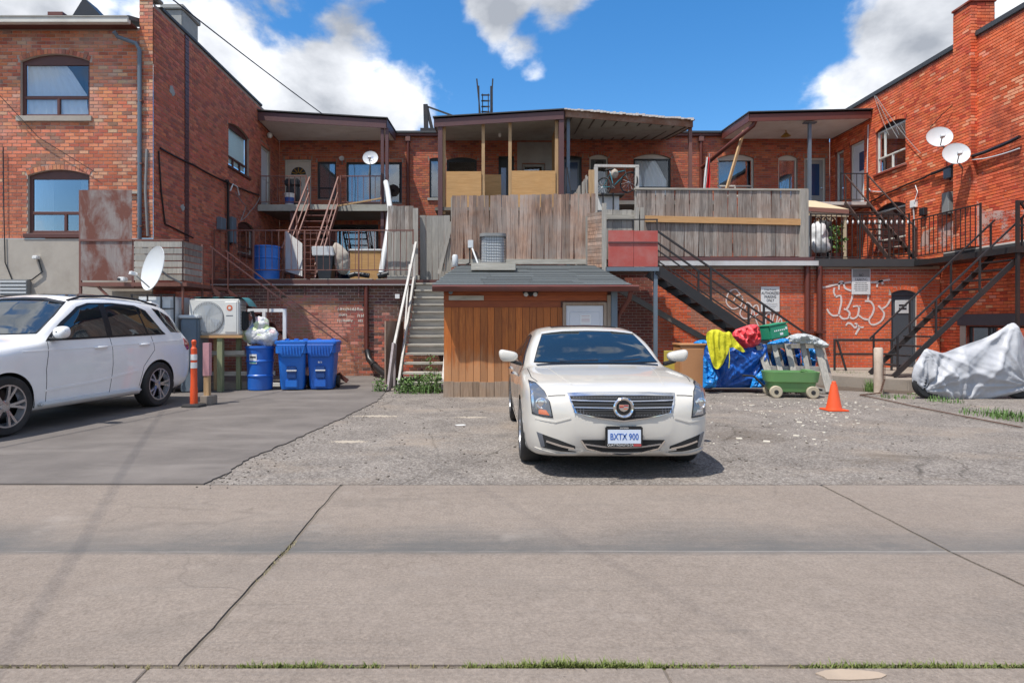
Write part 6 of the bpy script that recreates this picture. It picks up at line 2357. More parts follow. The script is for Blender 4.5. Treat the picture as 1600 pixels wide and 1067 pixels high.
o = heap('dust_cover', [(520, 376), (535, 384), (548, 400), (546, 428), (530, 430), (520, 410)], 17.75, .18, M['timber_new_z'] if False else M['stucco'], None, .06, .05, 5)
props(o, 'crumpled tan sheet hanging beside the barbecue', 'sheet')
pl_ = thing('plywood_crate', 'orange-brown plywood box under the patio door on the flat roof', 'box', at(572, 428, 18.2))
a, c_ = at(547, 430, 18.3), at(598, 392, 18.3)
MB().bx(a.x, c_.x, 18.3, 18.6, 2.61, c_.z).build('box_body', M['plywood'], pl_, bev=.006)
MB().bx(a.x - .02, c_.x + .02, 18.27, 18.63, c_.z + .001, c_.z + .05).build('box_lid', M['white_paint'], pl_, bev=.01)
o = MB().tube([at(545, 431, 17.1), at(556, 428, 17.1), at(577, 431, 17.1)], .07, 10).build('drain_hose', M['pipe_black'], smooth=50)
props(o, 'short black hose lying on the edge of the flat roof', 'hose')
o = MB().tube([at(590, 432, 17.1), at(607, 428, 17.15)], .08, 12).build('drain_hose', M['pipe_black'], smooth=50)
props(o, 'stub of black corrugated pipe at the foot of the white flexible duct', 'pipe')
o = MB().tube([at(603, 285, 19.9), at(606, 300, 19.4), at(610, 330, 18.6), at(606, 365, 18.0), at(600, 400, 17.7), at(596, 427, 17.5)], .085, 12).build('flexible_duct', M['dish_grey'], smooth=50)
props(o, 'white flexible duct curving down from the left balcony post', 'duct')
o = bar('timber_batten', M['timber_new_z'], None, at(528, 322, 20.1), at(596, 310, 20.1), .05, .05)
props(o, 'pale batten lying on the edge of the left balcony floor', 'batten')
# grill and bucket on the balcony
gq = thing('charcoal_grill', 'dark covered grill behind the left balcony railing', 'grill', at(456, 322, 20.9))
c0 = at(458, 285, 20.9)
MB().bx(c0.x - .28, c0.x + .22, 20.8, 21.15, 6.05, 6.3).build('hood', M['frame_dark'], gq, bev=.05)
MB().bx(c0.x - .22, c0.x + .18, 20.82, 21.1, 5.3, 6.04).build('cabinet', M['frame_dark'], gq, bev=.02)
bu = at(452, 300, 20.6)
bk_ = thing('paint_bucket', 'white bucket with blue label behind the balcony railing', 'bucket', (bu.x, 20.62, 5.29))
MB().lathe([(.13, 0), (.16, .42), (.17, .43), (.17, .46), (.15, .46)], Matrix.Translation((bu.x, 20.62, 5.29)), 20).build('bucket_body', M['white_paint'], bk_, smooth=40)
MB().lathe([(.143, .12), (.156, .32)], Matrix.Translation((bu.x, 20.62, 5.29)), 20).build('bucket_label', M['ink_blue'], bk_, smooth=40)

# ---------------- condenser on the shed roof
ac = thing('air_conditioner', 'round-cornered grey air conditioner on the shed roof', 'air conditioner', (at(770, 0, 14.5).x, 14.5, 2.7))
AX_, AY_ = at(770, 0, 14.6).x, 14.6
rz = 2.17 + .76 * (14.3 - 11.86) / 4.09
MB().bx(AX_ - .50, AX_ + .52, 14.15, 15.0, rz + .03, rz + .20).build('pad', M['timber_pale_x'], ac, bev=.01)
zb_ = rz + .203
mb = MB()
loft(mb, [[p + Vector((AX_, AY_, zb_)) for p in cart_section(.60, .60, z_, 7, .16)] for z_ in (0, .04)])
mb.build('base_pan', M['grille_grey'], ac, smooth=30)
mb = MB()
loft(mb, [[p + Vector((AX_, AY_, zb_)) for p in cart_section(.62, .62, z_, 7, .16)] for z_ in (.63, .66, .70)])
mb.build('casing', M['grille_grey'], ac, smooth=30)
mb = MB()
loft(mb, [[p + Vector((AX_, AY_, zb_)) for p in cart_section(.54, .54, z_, 7, .14)] for z_ in (.041, .629)])
mb.build('coil', M['dish_grey'], ac, smooth=30)
bars = [p + Vector((AX_, AY_, zb_)) for p in cart_section(.605, .605, 0, 7, .16)]
for p, q in zip(bars, bars[1:] + bars[:1]):
    L = (q - p).length
    for k in range(max(1, int(L / .05))):
        w_ = p + (q - p) * (k / max(1, int(L / .05)))
        if w_.y < AY_:
            bar('guard_bar', M['frame_dark'], ac, w_ + Z * .04, w_ + Z * .63, .006, .006, (0, 1, 0))
hp_ = [p + Vector((AX_, AY_, zb_)) for p in cart_section(.615, .615, 0, 7, .16)]
for k in range(9):
    z_ = .08 + k * .065
    MB().tube([p + Z * z_ for p in hp_ + hp_[:1]], .0045, 4, False).build('guard_ring', M['frame_dark'], ac)
ex = at(735, 380, 15.7)
eb = thing('power_box', 'small grey isolator box on the plank fence beside the air conditioner', 'box', ex)
MB().bx(ex.x - .07, ex.x + .07, 15.86, 15.96, ex.z - .1, ex.z + .1).build('casing', M['dish_grey'], eb, bev=.01)
MB().tube([(ex.x - .02, 15.9, ex.z - .1), (ex.x - .02, 15.9, 3.0), (ex.x - .1, 15.7, 2.93)], .02, 6).build('conduit', M['rubber'], eb, smooth=50)
MB().tube([(ex.x + .04, 15.9, ex.z - .1), (ex.x + .08, 15.7, 3.25), (ex.x + .2, 15.2, 2.9), (AX_ - .3, 14.9, zb_ + .1)], .022, 6).build('conduit', M['dish_grey'], eb, smooth=50)
tnk = MB().lathe([(.06, 0), (.075, .02), (.075, .26), (.05, .30)], Matrix.Translation((at(711, 0, 15.6).x, 15.6, 2.87)), 12).build('gas_bottle', M['dish_grey'], smooth=40)
props(tnk, 'small pale cylinder at the left end of the shed roof', 'cylinder')

# ---------------- bicycle on a rack in the timber frame
pg = thing('timber_portal', 'pale open timber frame standing around the bicycle', 'frame', at(962, 330, 17.2))
for px in (931, 995):
    X = at(px, 0, 17.15).x
    ubox('post', M['white_timber'], pg, X - .05, X + .05, 17.1, 17.2, 3.15, at(0, 261, 17.15).z)
bar('beam', M['white_timber'], pg, at(929, 259.5, 17.15), at(998, 260.5, 17.15), .1, .07)
rk = thing('storage_rack', 'black rack with white panel holding the bicycle', 'rack', at(955, 330, 17.6))
rz_ = at(0, 303, 17.5).z
ubox('shelf', M['deck_board'], rk, at(934, 0, 17.5).x, at(975, 0, 17.5).x, 17.4, 18.0, rz_ - .04, rz_)
for px in (942, 958):
    X = at(px, 0, 17.4).x
    bar('leg', M['iron_black'], rk, (X, 17.38, 3.14), (X, 17.38, rz_), .04, .04, (0, 1, 0))
ubox('white_panel', M['white_paint'], rk, at(932, 0, 17.5).x, at(968, 0, 17.5).x, 17.55, 17.6, 3.6, rz_ - .05)

bi = thing('bicycle', 'black and teal bicycle on the rack in the timber frame', 'bicycle', (0, 0, 0))
M['bike_teal'] = plain('bike_teal', (.02, .16, .20), .35, var=.1, bump=0)
WR = .31
for wx in (-.5, .5):
    w_ = MB().tube([(wx + WR * math.cos(2 * math.pi * k / 28), 0, WR + WR * math.sin(2 * math.pi * k / 28)) for k in range(29)], .024, 6, False).build('wheel', M['rubber'], bi, smooth=50)
    sp_ = MB()
    for k in range(12):
        a = math.pi * 2 * k / 12
        sp_.tube([(wx, .01 * (-1) ** k, WR), (wx + (WR - .02) * math.cos(a), 0, WR + (WR - .02) * math.sin(a))], .0025, 3, False)
    sp_.build('spokes', M['dish_grey'], w_, kind='stuff')
    MB().tube([(wx, -.05, WR), (wx, .05, WR)], .025, 8).build('hub', M['dish_grey'], w_)
P_ = {'bb': (-.08, 0, .28), 'seat': (-.22, 0, .72), 'head': (.34, 0, .70), 'fork': (.38, 0, .60), 'ra': (-.5, 0, WR), 'fa': (.5, 0, WR)}
for nm, a, b_, r_ in (('down_tube', 'bb', 'fork', .022), ('seat_tube', 'bb', 'seat', .018), ('top_tube', 'seat', 'head', .018), ('chain_stay', 'bb', 'ra', .012), ('seat_stay', 'seat', 'ra', .011)):
    MB().tube([P_[a], P_[b_]], r_, 8).build(nm, M['bike_teal'], bi, smooth=50)
MB().tube([(.31, 0, .82), P_['head'], P_['fork'], P_['fa']], .018, 8).build('fork', M['iron_black'], bi, smooth=50)
MB().tube([(.24, -.3, .86), (.32, -.12, .86), (.31, 0, .83), (.32, .12, .86), (.24, .3, .86)], .014, 8).build('handlebar', M['iron_black'], bi, smooth=50)
MB().tube([P_['seat'], (-.25, 0, .82)], .014, 6).build('seat_post', M['dish_grey'], bi)
MB().prism([(-.40, -.07, .82), (-.40, .07, .82), (-.2, .03, .83), (-.1, .012, .83), (-.1, -.012, .83), (-.2, -.03, .83)], (0, 0, .05)).build('saddle', M['rubber'], bi, bev=.015)
MB().lathe([(.085, -.01), (.09, 0), (.085, .01)], frame_M((-.08, -.05, .28), (1, 0, 0), Z), 16).build('chainring', M['iron_black'], bi)
MB().tube([(-.08, -.07, .28), (.05, -.08, .18), (.05, -.14, .18)], .01, 6).build('crank', M['iron_black'], bi)
bi.location = (at(962, 0, 17.55).x, 17.62, rz_)
bi.rotation_euler = (R(-4), 0, R(-48))
bi.scale = (.9, .9, .9)
hl = at(961, 272, 17.3)
o = MB().lathe([(.0, .16), (.09, .1), (.11, 0), (.06, -.1), (.0, -.12)], Matrix.Translation((hl.x, 17.35, hl.z)), 16).build('lantern', M['stucco'], smooth=50)
props(o, 'beige lantern hanging by the bicycle', 'lantern')

# ---------------- flag, gazebo and clutter at the right deck
fg = thing('flag', 'limp red and white flag on a pole behind the grey plank fence', 'flag', at(1108, 295, 19.0))
pz = at(1109, 240, 19.0)
MB().tube([(pz.x, 19.02, 3.15), (pz.x, 19.02, pz.z)], .018, 6).build('pole', M['grille_grey'], fg)
M['flag_red'] = plain('flag_red', (.55, .015, .02), .7, var=.1)


def ffn(x0, x1, x2, x3):
    def fn(s, t_):
        top, bot = x0 + (x1 - x0) * s, x2 + (x3 - x2) * s
        p = at(top + (bot - top) * t_, 246 + 50 * t_, 19.0)
        return p + Vector((0, .05 * math.sin(s * 9 + t_ * 3), 0))
    return fn


MB().grid(ffn(1106.5, 1109, 1102, 1109), 16, 10).build('red_cloth', M['flag_red'], fg, smooth=60, fix=False)
MB().grid(ffn(1104, 1106.3, 1099, 1101.8), 8, 10).build('white_cloth', M['sign_white'], fg, smooth=60, fix=False)
gz = thing('gazebo', 'beige garden canopy with scrolled metal trim on the right flat roof', 'gazebo', at(1300, 395, 18.6))
M['gazebo_beige'] = plain('gazebo_beige', (.52, .42, .28), .8, var=.08)
M['gazebo_trim'] = plain('gazebo_trim', (.24, .11, .085), .8, var=.08)
a, c_ = at(1258, 322, 18.3), at(1326, 332, 18.3)
MB().prism([(a.x, 18.3, 4.86), (c_.x, 18.3, 4.78), (c_.x - .5, 19.2, 5.2), (a.x, 19.2, 5.25)], (0, 0, .03)).build('canopy_cloth', M['gazebo_beige'], gz)
MB().prism([(a.x, 18.28, 4.87), (c_.x, 18.28, 4.79), (c_.x, 18.28, 4.67), (a.x, 18.28, 4.75)], (0, .012, 0)).build('valance', M['gazebo_trim'], gz)
MB().prism([(a.x, 18.3, 4.74), (c_.x, 18.3, 4.66), (c_.x, 18.3, 4.58), (a.x, 18.3, 4.62)], (0, .012, 0)).build('valance', M['gazebo_beige'], gz)
ubox('post', M['gazebo_beige'], gz, c_.x - .10, c_.x - .02, 18.33, 18.41, 3.14, 4.7)
scr = MB()
for k in range(3):
    cx_, cz_ = at(1278 + k * 11, 0, 18.32).x, 4.5
    scr.tube([(cx_ + (.1 - .006 * j) * math.cos(j * .5), 18.32, cz_ + (.1 - .006 * j) * math.sin(j * .5)) for j in range(16)], .012, 5)
scr.build('scrollwork', M['gazebo_beige'], gz, kind='stuff')
o = heap('covered_chair', [(1264, 395), (1266, 352), (1278, 345), (1290, 352), (1296, 380), (1299, 395)], 17.7, .25, M['sign_white'], None, .06, .05, 5, it=1)
props(o, 'pale blue-white covered chair behind the black iron railing', 'chair')
o = heap('rubbish_bag', [(1276, 350), (1290, 342), (1300, 352), (1303, 394), (1290, 395), (1284, 365)], 18.0, .2, M['rubber'], None, .06, .04, 5)
props(o, 'black sack behind the covered chair on the right deck', 'bag')

# ---------------- roof hatch ladder and bracket
lad = thing('roof_ladder', 'black steel roof ladder with tall flared side rails above the plywood balcony', 'ladder', at(758, 182, 23))
for (a, b_) in (((751, 186), (745, 124)), ((766, 186), (770, 124))):
    bar('side_rail', M['iron_black'], lad, at(*a, 23), at(*b_, 23), .10, .05)
for (a, b_) in (((749, 186), (748, 135)), ((768, 186), (768, 135))):
    bar('side_rail', M['iron_black'], lad, at(*a, 23.3), at(*b_, 23.3), .10, .05)
for px in (754, 763):
    bar('ladder_rail', M['iron_black'], lad, at(px, 186, 23.2), at(px, 147, 23.2), .035, .035)
for py in (149, 158, 167, 175):
    bar('rung', M['iron_black'], lad, at(752, py, 23.2), at(765, py, 23.2), .035, .05)
br_ = thing('roof_bracket', 'dark steel bracket post with slanting stay on the terrace roof', 'bracket', at(668, 205, 22.8))
bar('upright', M['iron_black'], br_, at(666, 206, 22.8), at(665, 164, 22.8), .16, .16, (0, 1, 0))
bar('upright', M['iron_black'], br_, at(676, 206, 22.8), at(667, 168, 22.8), .12, .12, (0, 1, 0))
bar('stay', M['iron_black'], br_, at(668, 167, 22.8), at(712, 183, 22.4), .06, .06)
bar('foot', M['iron_black'], br_, at(657, 204, 22.7), at(690, 204, 22.7), .2, .12)

# ================================================================== clutter at the right
cb = gnd(1082, 612)
cab = thing('cabinet', 'tan wooden cabinet standing on end left of the blue tarp', 'cabinet', (cb.x, 13.1, 0))
M['tan_board'] = plain('tan_board', (.42, .20, .085), .6, var=.12, scale=3, grime=.25, gcol=(.2, .1, .05))
CX0, CX1, CZ1 = at(1063, 0, 13.1).x, at(1102, 0, 13.1).x, at(0, 540, 13.1).z
MB().bx(CX0, CX1, 13.1, 13.6, .0, CZ1).build('carcass', M['tan_board'], cab, bev=.01)
MB().bx(CX0 + .03, CX1 - .03, 13.085, 13.099, .05, CZ1 - .06).build('door_panel', M['tan_board'], cab, bev=.008)
MB().bx(CX0 - .02, CX1 + .02, 13.07, 13.62, CZ1, CZ1 + .04).build('top', M['tan_board'], cab, bev=.008)
yb = MB().bx(at(1038, 0, 13.5).x, at(1063, 0, 13.5).x, 13.5, 13.55, .0, at(0, 548, 13.5).z).build('yellow_board', plain('yellow_board', (.45, .36, .06), .6, var=.12), bev=.006)
props(yb, 'dull yellow board behind the tan cabinet', 'board')
o = heap('tarp', [(1098, 607), (1096, 560), (1100, 540), (1150, 530), (1195, 537), (1198, 575), (1197, 606), (1170, 606), (1120, 606)], 13.15, .24, M['blue_tarp'], None, .028, .055, 2.6, it=0, power=.22, back=.5, mode='tarp', anchors=((1150, 530), (1105, 545), (1195, 540), (1120, 607), (1185, 600)), sm=180)
props(o, 'heap under a dark blue tarp between cabinet and pallet', 'tarp')
o = heap('tarp', [(1098, 606), (1099, 555), (1110, 570), (1122, 590), (1118, 605)], 12.84, .05, M['blue_tarp_light'], None, .025, .045, 5.0, it=0, mode='crumple', sm=25)
props(o, 'bright blue tarp fold beside the tan cabinet', 'tarp')
o = heap('tarp', [(1176, 592), (1192, 576), (1196, 606), (1172, 606)], 12.84, .05, M['blue_tarp_light'], None, .025, .045, 5.0, it=0, mode='crumple', sm=25)
props(o, 'bright blue tarp corner by the wagon wheel', 'tarp')
o = heap('tarp', [(1080, 538), (1090, 531), (1106, 531), (1106, 541)], 13.25, .10, M['blue_tarp_light'], None, .025, .03, 5.0, mode='crumple', sm=25)
props(o, 'scrap of light blue tarp on top of the tan cabinet', 'tarp')
o = heap('rain_jacket', [(1102, 524), (1108, 516), (1122, 514), (1132, 520), (1141, 517), (1146, 528), (1166, 549), (1160, 551), (1141, 540), (1136, 555), (1128, 572), (1120, 578), (1114, 572), (1108, 552)], 12.80, .05, M['yellow_cloth'], None, .018, .045, 5.0, it=1, power=.8, mode='drape', sm=180)
props(o, 'bright yellow rain jacket thrown over the blue tarp', 'jacket')
o = MB().tube([at(1139, 541, 12.72), at(1140, 560, 12.7), at(1139, 575, 12.72)], .008, 5).build('draw_cord', M['yellow_cloth'])
props(o, 'thin pale cord hanging from the yellow jacket', 'cord')
o = heap('tarp', [(1142, 530), (1146, 516), (1160, 511), (1175, 506), (1186, 508), (1190, 528), (1188, 538), (1170, 545), (1154, 542)], 12.95, .14, M['red_tarp'], None, .02, .06, 3.4, it=1, power=.8, mode='crumple', sm=50)
props(o, 'crumpled red plastic sheet on top of the blue tarp heap', 'tarp')
gb_ = thing('plastic_crate', 'green printed box tilted on top of the tarp heap', 'box', at(1210, 530, 13.0))
M['crate_green'] = plain('crate_green', (.02, .25, .13), .45, var=.1)
Mg = Matrix.Translation(at(1209, 519, 13.05)) @ Matrix.Rotation(R(-9), 4, 'Y') @ Matrix.Rotation(R(20), 4, 'Z')
MB().bx(-.26, .26, -.16, .16, -.14, .15, Mg).build('box_body', M['crate_green'], gb_, bev=.03)
MB().bx(-.27, .27, -.17, .17, .151, .175, Mg).build('box_lid', M['crate_green'], gb_, bev=.01)
for i in range(6):
    MB().bx(-.14 + i * .05, -.115 + i * .05, -.165, -.161, .02, .05, Mg).build('print', M['white_paint'], gb_)
MB().bx(.0, .08, -.165, -.161, -.07, -.02, Mg).build('print', M['white_paint'], gb_)
MB().bx(.16, .21, -.165, -.161, .03, .08, Mg).build('print', M['white_paint'], gb_)
o = heap('tarp', [(1196, 537), (1210, 532), (1228, 527), (1236, 535), (1220, 538), (1205, 539)], 12.75, .10, M['blue_tarp_light'], None, .025, .03, 5.0, mode='crumple', sm=25)
props(o, 'light blue tarp under the green box', 'tarp')
# pallet leaning on its edge
pal = thing('pallet', 'weathered grey pallet leaning upright behind the green wagon', 'pallet', gnd(1250, 612))
tops = [(1186, 540), (1209, 538), (1230, 537), (1254, 537), (1277, 538)]
bots = [(1208, 604), (1226, 606), (1246, 608), (1268, 610), (1296, 612)]
wds = [.14, .10, .12, .10, .15]
for (a, b_), (c_, d_), w_ in zip(tops, bots, wds):
    bar('deck_board', M['fence_pale'], pal, at(a, b_, 12.98), at(c_, d_, 12.68), w_, .02, (0, -1, .2))
    bar('deck_board', M['fence_grey'], pal, at(a + 4, b_, 13.14), at(c_ + 4, d_, 12.84), w_, .02, (0, -1, .2))
for (p, q) in (((1182, 540), (1284, 541)), ((1193, 575), (1288, 576)), ((1203, 605), (1300, 611))):
    y_ = 12.98 - .3 * (p[1] - 540) / 65
    bar('stringer', M['fence_pale'], pal, at(*p, y_ + .08), at(*q, y_ + .08), .1, .09, (0, 0, 1))
for i, (a, b_) in enumerate((((1215, 560), (1228, 590)), ((1237, 545), (1252, 585)), ((1262, 548), (1276, 580)))):
    o = heap('tarp', [(a[0] - 12, a[1] - 18), (a[0] + 12, a[1] - 16), (b_[0], b_[1] - 6), (b_[0] - 10, b_[1] + 4), (a[0] - 8, b_[1])], 13.35, .1, M['blue_tarp_light' if i != 1 else 'blue_tarp'], None, .03, .05, 5.0, mode='crumple', sm=25)
    props(o, ('light blue', 'dark blue', 'pale blue')[i] + ' tarp bundle seen through the ' + ('left', 'middle', 'right')[i] + ' gap of the pallet', 'tarp')
o = heap('plastic_sheet', [(1222, 532), (1240, 521), (1262, 521), (1282, 529), (1297, 540), (1288, 545), (1268, 538), (1240, 537)], 12.9, .14, M['clear_plastic'], None, .022, .05, 3.4, it=1, mode='crumple', sm=50)
props(o, 'milky plastic sheet draped over the top of the pallet', 'sheet')

# green wagon
wg = thing('wagon', 'green plastic pull wagon with cream wheels in front of the pallet', 'wagon', (0, 0, 0))
M['wagon_green'] = plain('wagon_green', (.115, .26, .085), .5, var=.12, scale=4, grime=.3, gcol=(.2, .24, .14))
M['wagon_wheel'] = plain('wagon_wheel', (.42, .36, .26), .6, var=.12, grime=.4, gcol=(.15, .12, .08))
mb = MB()
loft(mb, [cart_section(.80, .40, .12, 7, .10), cart_section(.90, .44, .20, 7, .12), cart_section(.92, .46, .30, 7, .14), cart_section(1.00, .54, .33, 7, .16), cart_section(1.06, .58, .50, 7, .18), cart_section(1.07, .59, .53, 7, .18), cart_section(1.00, .52, .53, 7, .15), cart_section(.90, .42, .24, 7, .1)])
mb.build('tub', M['wagon_green'], wg, smooth=35)
MB().bx(.24, .44, -.24, .24, .50, .565).build('seat_back', M['wagon_green'], wg, bev=.03)
for sx in (-.34, .36):
    for sy in (-.25, .25):
        w_ = MB().lathe([(.02, -.04), (.11, -.04), (.125, -.025), (.125, .025), (.11, .04), (.02, .04)], Matrix.Translation((sx, sy, .125)) @ Matrix.Rotation(R(90), 4, 'X'), 22).build('wheel', M['wagon_wheel'], wg, smooth=35)
        MB().lathe([(.035, -.05), (.045, -.045), (.045, .045), (.035, .05)], Matrix.Translation((sx, sy, .125)) @ Matrix.Rotation(R(90), 4, 'X'), 10).build('hub', M['rubber'], w_)
MB().tube([(-.5, 0, .2), (-.72, -.05, .42), (-.95, -.1, .44)], .022, 8).build('pull_handle', M['rubber'], wg, smooth=50)
MB().tube([(.5, .0, .17), (.62, .0, .15)], .022, 8).build('tow_bar', M['rubber'], wg, smooth=50)
wl = gnd(1243, 622)
wg.location = (wl.x, wl.y + .22, 0)
wg.rotation_euler.z = R(-10)
wg.scale = (.95, .95, .95)

# traffic cone
cn = gnd(1303, 641)
co = thing('traffic_cone', 'small orange traffic cone on the asphalt by the wagon', 'traffic cone', (cn.x, cn.y, 0))
MB().bx(cn.x - .17, cn.x + .17, cn.y - .17, cn.y + .17, .0, .025).build('base', M['cone_orange'], co, bev=.012)
MB().lathe([(.125, .024), (.12, .04), (.115, .06), (.05, .42), (.045, .44), (.035, .44), (.035, .47), (.025, .485)], Matrix.Translation((cn.x, cn.y, 0)), 24).build('cone', M['cone_orange'], co, smooth=40)

# white post with chain
wq = gnd(1375, 616)
pp = thing('post', 'chipped cream timber post at the corner of the platform', 'post', (wq.x, wq.y, 0))
M['cream_post'] = plain('cream_post', (.55, .45, .36), .8, var=.2, scale=7, grime=.6, gcol=(.22, .14, .09))
MB().lathe([(.085, 0), (.082, .5), (.085, .92), (.07, .95)], Matrix.Translation((wq.x, wq.y + .05, 0)), 12).build('post_body', M['cream_post'], pp, smooth=40)
M['rusty_iron'] = plain('rusty_iron', (.11, .055, .035), .8, var=.4, scale=20)
chn = thing('chain', 'rusty chain hanging from the cream post and lying across the asphalt', 'chain', (wq.x, wq.y, 0))
pts = [Vector((wq.x + .05, wq.y - .06, .62)), Vector((wq.x + .02, wq.y - .1, .3)), Vector((wq.x - .12, wq.y - .2, .05)), gnd(1345, 617, .02), gnd(1380, 624, .02), gnd(1430, 635, .02), gnd(1500, 649, .02), gnd(1600, 668, .02)]
lk = MB()
P2 = []
for a, b_ in zip(pts, pts[1:]):
    k = max(2, int((b_ - a).length / .05))
    P2 += [a + (b_ - a) * (j / k) for j in range(k)]
for i, (a, b_) in enumerate(zip(P2, P2[1:])):
    if (b_ - a).length < 1e-3:
        continue
    d = (b_ - a).normalized()
    s_ = d.cross(Z if i % 2 else Vector((0.3, 1, 1))).normalized() * .014
    e = d * .012
    lk.tube([a - e + s_, b_ + e + s_, b_ + e - s_, a - e - s_, a - e + s_], .007, 4, False)
lk.build('links', M['rusty_iron'], chn, kind='stuff')

# motorcycle under a grey cover
mo = thing('motorcycle', 'motorcycle under a silver-grey cover parked by the platform', 'motorcycle', gnd(1520, 626))
MY = 11.95
heap('cover', [(1424, 590), (1428, 572), (1438, 556), (1446, 544), (1454, 546), (1466, 550), (1474, 552), (1488, 546), (1510, 538), (1540, 528), (1562, 516), (1578, 505), (1586, 504), (1592, 512), (1606, 540), (1614, 580), (1616, 612), (1600, 612), (1560, 622), (1500, 629), (1480, 628), (1470, 620), (1440, 614), (1428, 606)], MY, .24, M['grey_cover'], mo, .028, .055, 2.0, both=True, it=1, power=.75, mode='tarp', anchors=((1580, 503), (1447, 543), (1500, 640), (1600, 600), (1440, 610)), sm=180)
for px in (1450, 1590):
    X = at(px, 0, MY).x
    w_ = MB().lathe([(.10, -.06), (.26, -.06), (.30, -.02), (.30, .02), (.26, .06), (.10, .06)], Matrix.Translation((X, MY, .30)) @ Matrix.Rotation(R(90), 4, 'X'), 26).build('wheel', M['rubber'], mo, smooth=40)


# ================================================================== vehicles
def pchip(x, y, xq):
    x, y, xq = np.asarray(x, float), np.asarray(y, float), np.asarray(xq, float)
    h = np.diff(x)
    dl_ = np.diff(y) / h
    m_ = np.zeros_like(y)
    for i in range(1, len(x) - 1):
        if dl_[i - 1] * dl_[i] > 0:
            w1_, w2_ = 2 * h[i] + h[i - 1], h[i] + 2 * h[i - 1]
            m_[i] = (w1_ + w2_) / (w1_ / dl_[i - 1] + w2_ / dl_[i])
    m_[0], m_[-1] = dl_[0], dl_[-1]
    k = np.clip(np.searchsorted(x, xq) - 1, 0, len(h) - 1)
    t_ = (xq - x[k]) / h[k]
    return ((1 + 2 * t_) * (1 - t_) ** 2) * y[k] + t_ * (1 - t_) ** 2 * h[k] * m_[k] + t_ * t_ * (3 - 2 * t_) * y[k + 1] + t_ * t_ * (t_ - 1) * h[k] * m_[k + 1]


def car_body(name, stations, arches, ra, m, parent, dy=.035, sub=4, smooth=40):
    ys = [s[0] for s in stations]
    P = np.array([s[1] for s in stations])
    K = P.shape[1]
    yq = [ys[0], ys[0] + .006, ys[0] + .014, ys[0] + .025]
    y = ys[0] + .04
    while y < ys[-1] - .03:
        yq.append(y)
        y += dy * (.5 if y < ys[0] + .35 or y > ys[-1] - .2 else 1)
    yq += [ys[-1] - .025, ys[-1] - .012, ys[-1]]
    X = np.stack([pchip(ys, P[:, k, 0], yq) for k in range(K)], 1)
    Zc = np.stack([pchip(ys, P[:, k, 1], yq) for k in range(K)], 1)
    kq = np.arange(0, (K - 1) * sub + 1) / sub
    rows = []
    for i in range(len(yq)):
        xx, zz_ = pchip(range(K), X[i], kq), pchip(range(K), Zc[i], kq)
        xx[0] = xx[-1] = 0
        rows.append([(xx[j], yq[i], zz_[j]) for j in range(len(kq))] + [(-xx[j], yq[i], zz_[j]) for j in range(len(kq) - 2, 0, -1)])
    n = len(rows[0])
    bm = bmesh.new()
    V = [[bm.verts.new(p) for p in r_] for r_ in rows]
    for i in range(len(rows) - 1):
        for k in range(n):
            k2 = (k + 1) % n
            bm.faces.new((V[i][k], V[i][k2], V[i + 1][k2], V[i + 1][k]))
    J = len(kq)
    for R_ in (V[0], V[-1]):
        for k in range(1, J - 2):
            try:
                bm.faces.new((R_[k], R_[k + 1], R_[n - k - 1], R_[n - k]))
            except ValueError:
                pass
        bm.faces.new((R_[0], R_[1], R_[n - 1]))
        bm.faces.new((R_[J - 1], R_[J - 2], R_[J]))
    bmesh.ops.recalc_face_normals(bm, faces=bm.faces)
    full = BVHTree.FromBMesh(bm)
    for (yc, zc) in arches:
        def dd(v):
            return math.hypot(v.co.y - yc, v.co.z - zc)
        kill = [f for f in bm.faces if all(abs(v.co.x) > .42 and dd(v) < ra for v in f.verts)]
        bmesh.ops.delete(bm, geom=kill, context='FACES')
        for v in bm.verts:
            if abs(v.co.x) > .42 and dd(v) < ra and v.link_faces:
                d = dd(v)
                if v.co.z < zc - .06:
                    v.co.y = yc + math.copysign(math.sqrt(max(1e-4, ra * ra - (v.co.z - zc) ** 2)), v.co.y - yc)
                else:
                    v.co.y = yc + (v.co.y - yc) / d * ra
                    v.co.z = zc + (v.co.z - zc) / d * ra
    bmesh.ops.delete(bm, geom=[v for v in bm.verts if not v.link_faces], context='VERTS')
    me = bpy.data.meshes.new(name)
    bm.to_mesh(me)
    bm.free()
    me.materials.append(m)
    me.polygons.foreach_set('use_smooth', [True] * len(me.polygons))
    me.set_sharp_from_angle(angle=R(smooth))
    o = bpy.data.objects.new(name, me)
    link(o, parent)
    return o, full


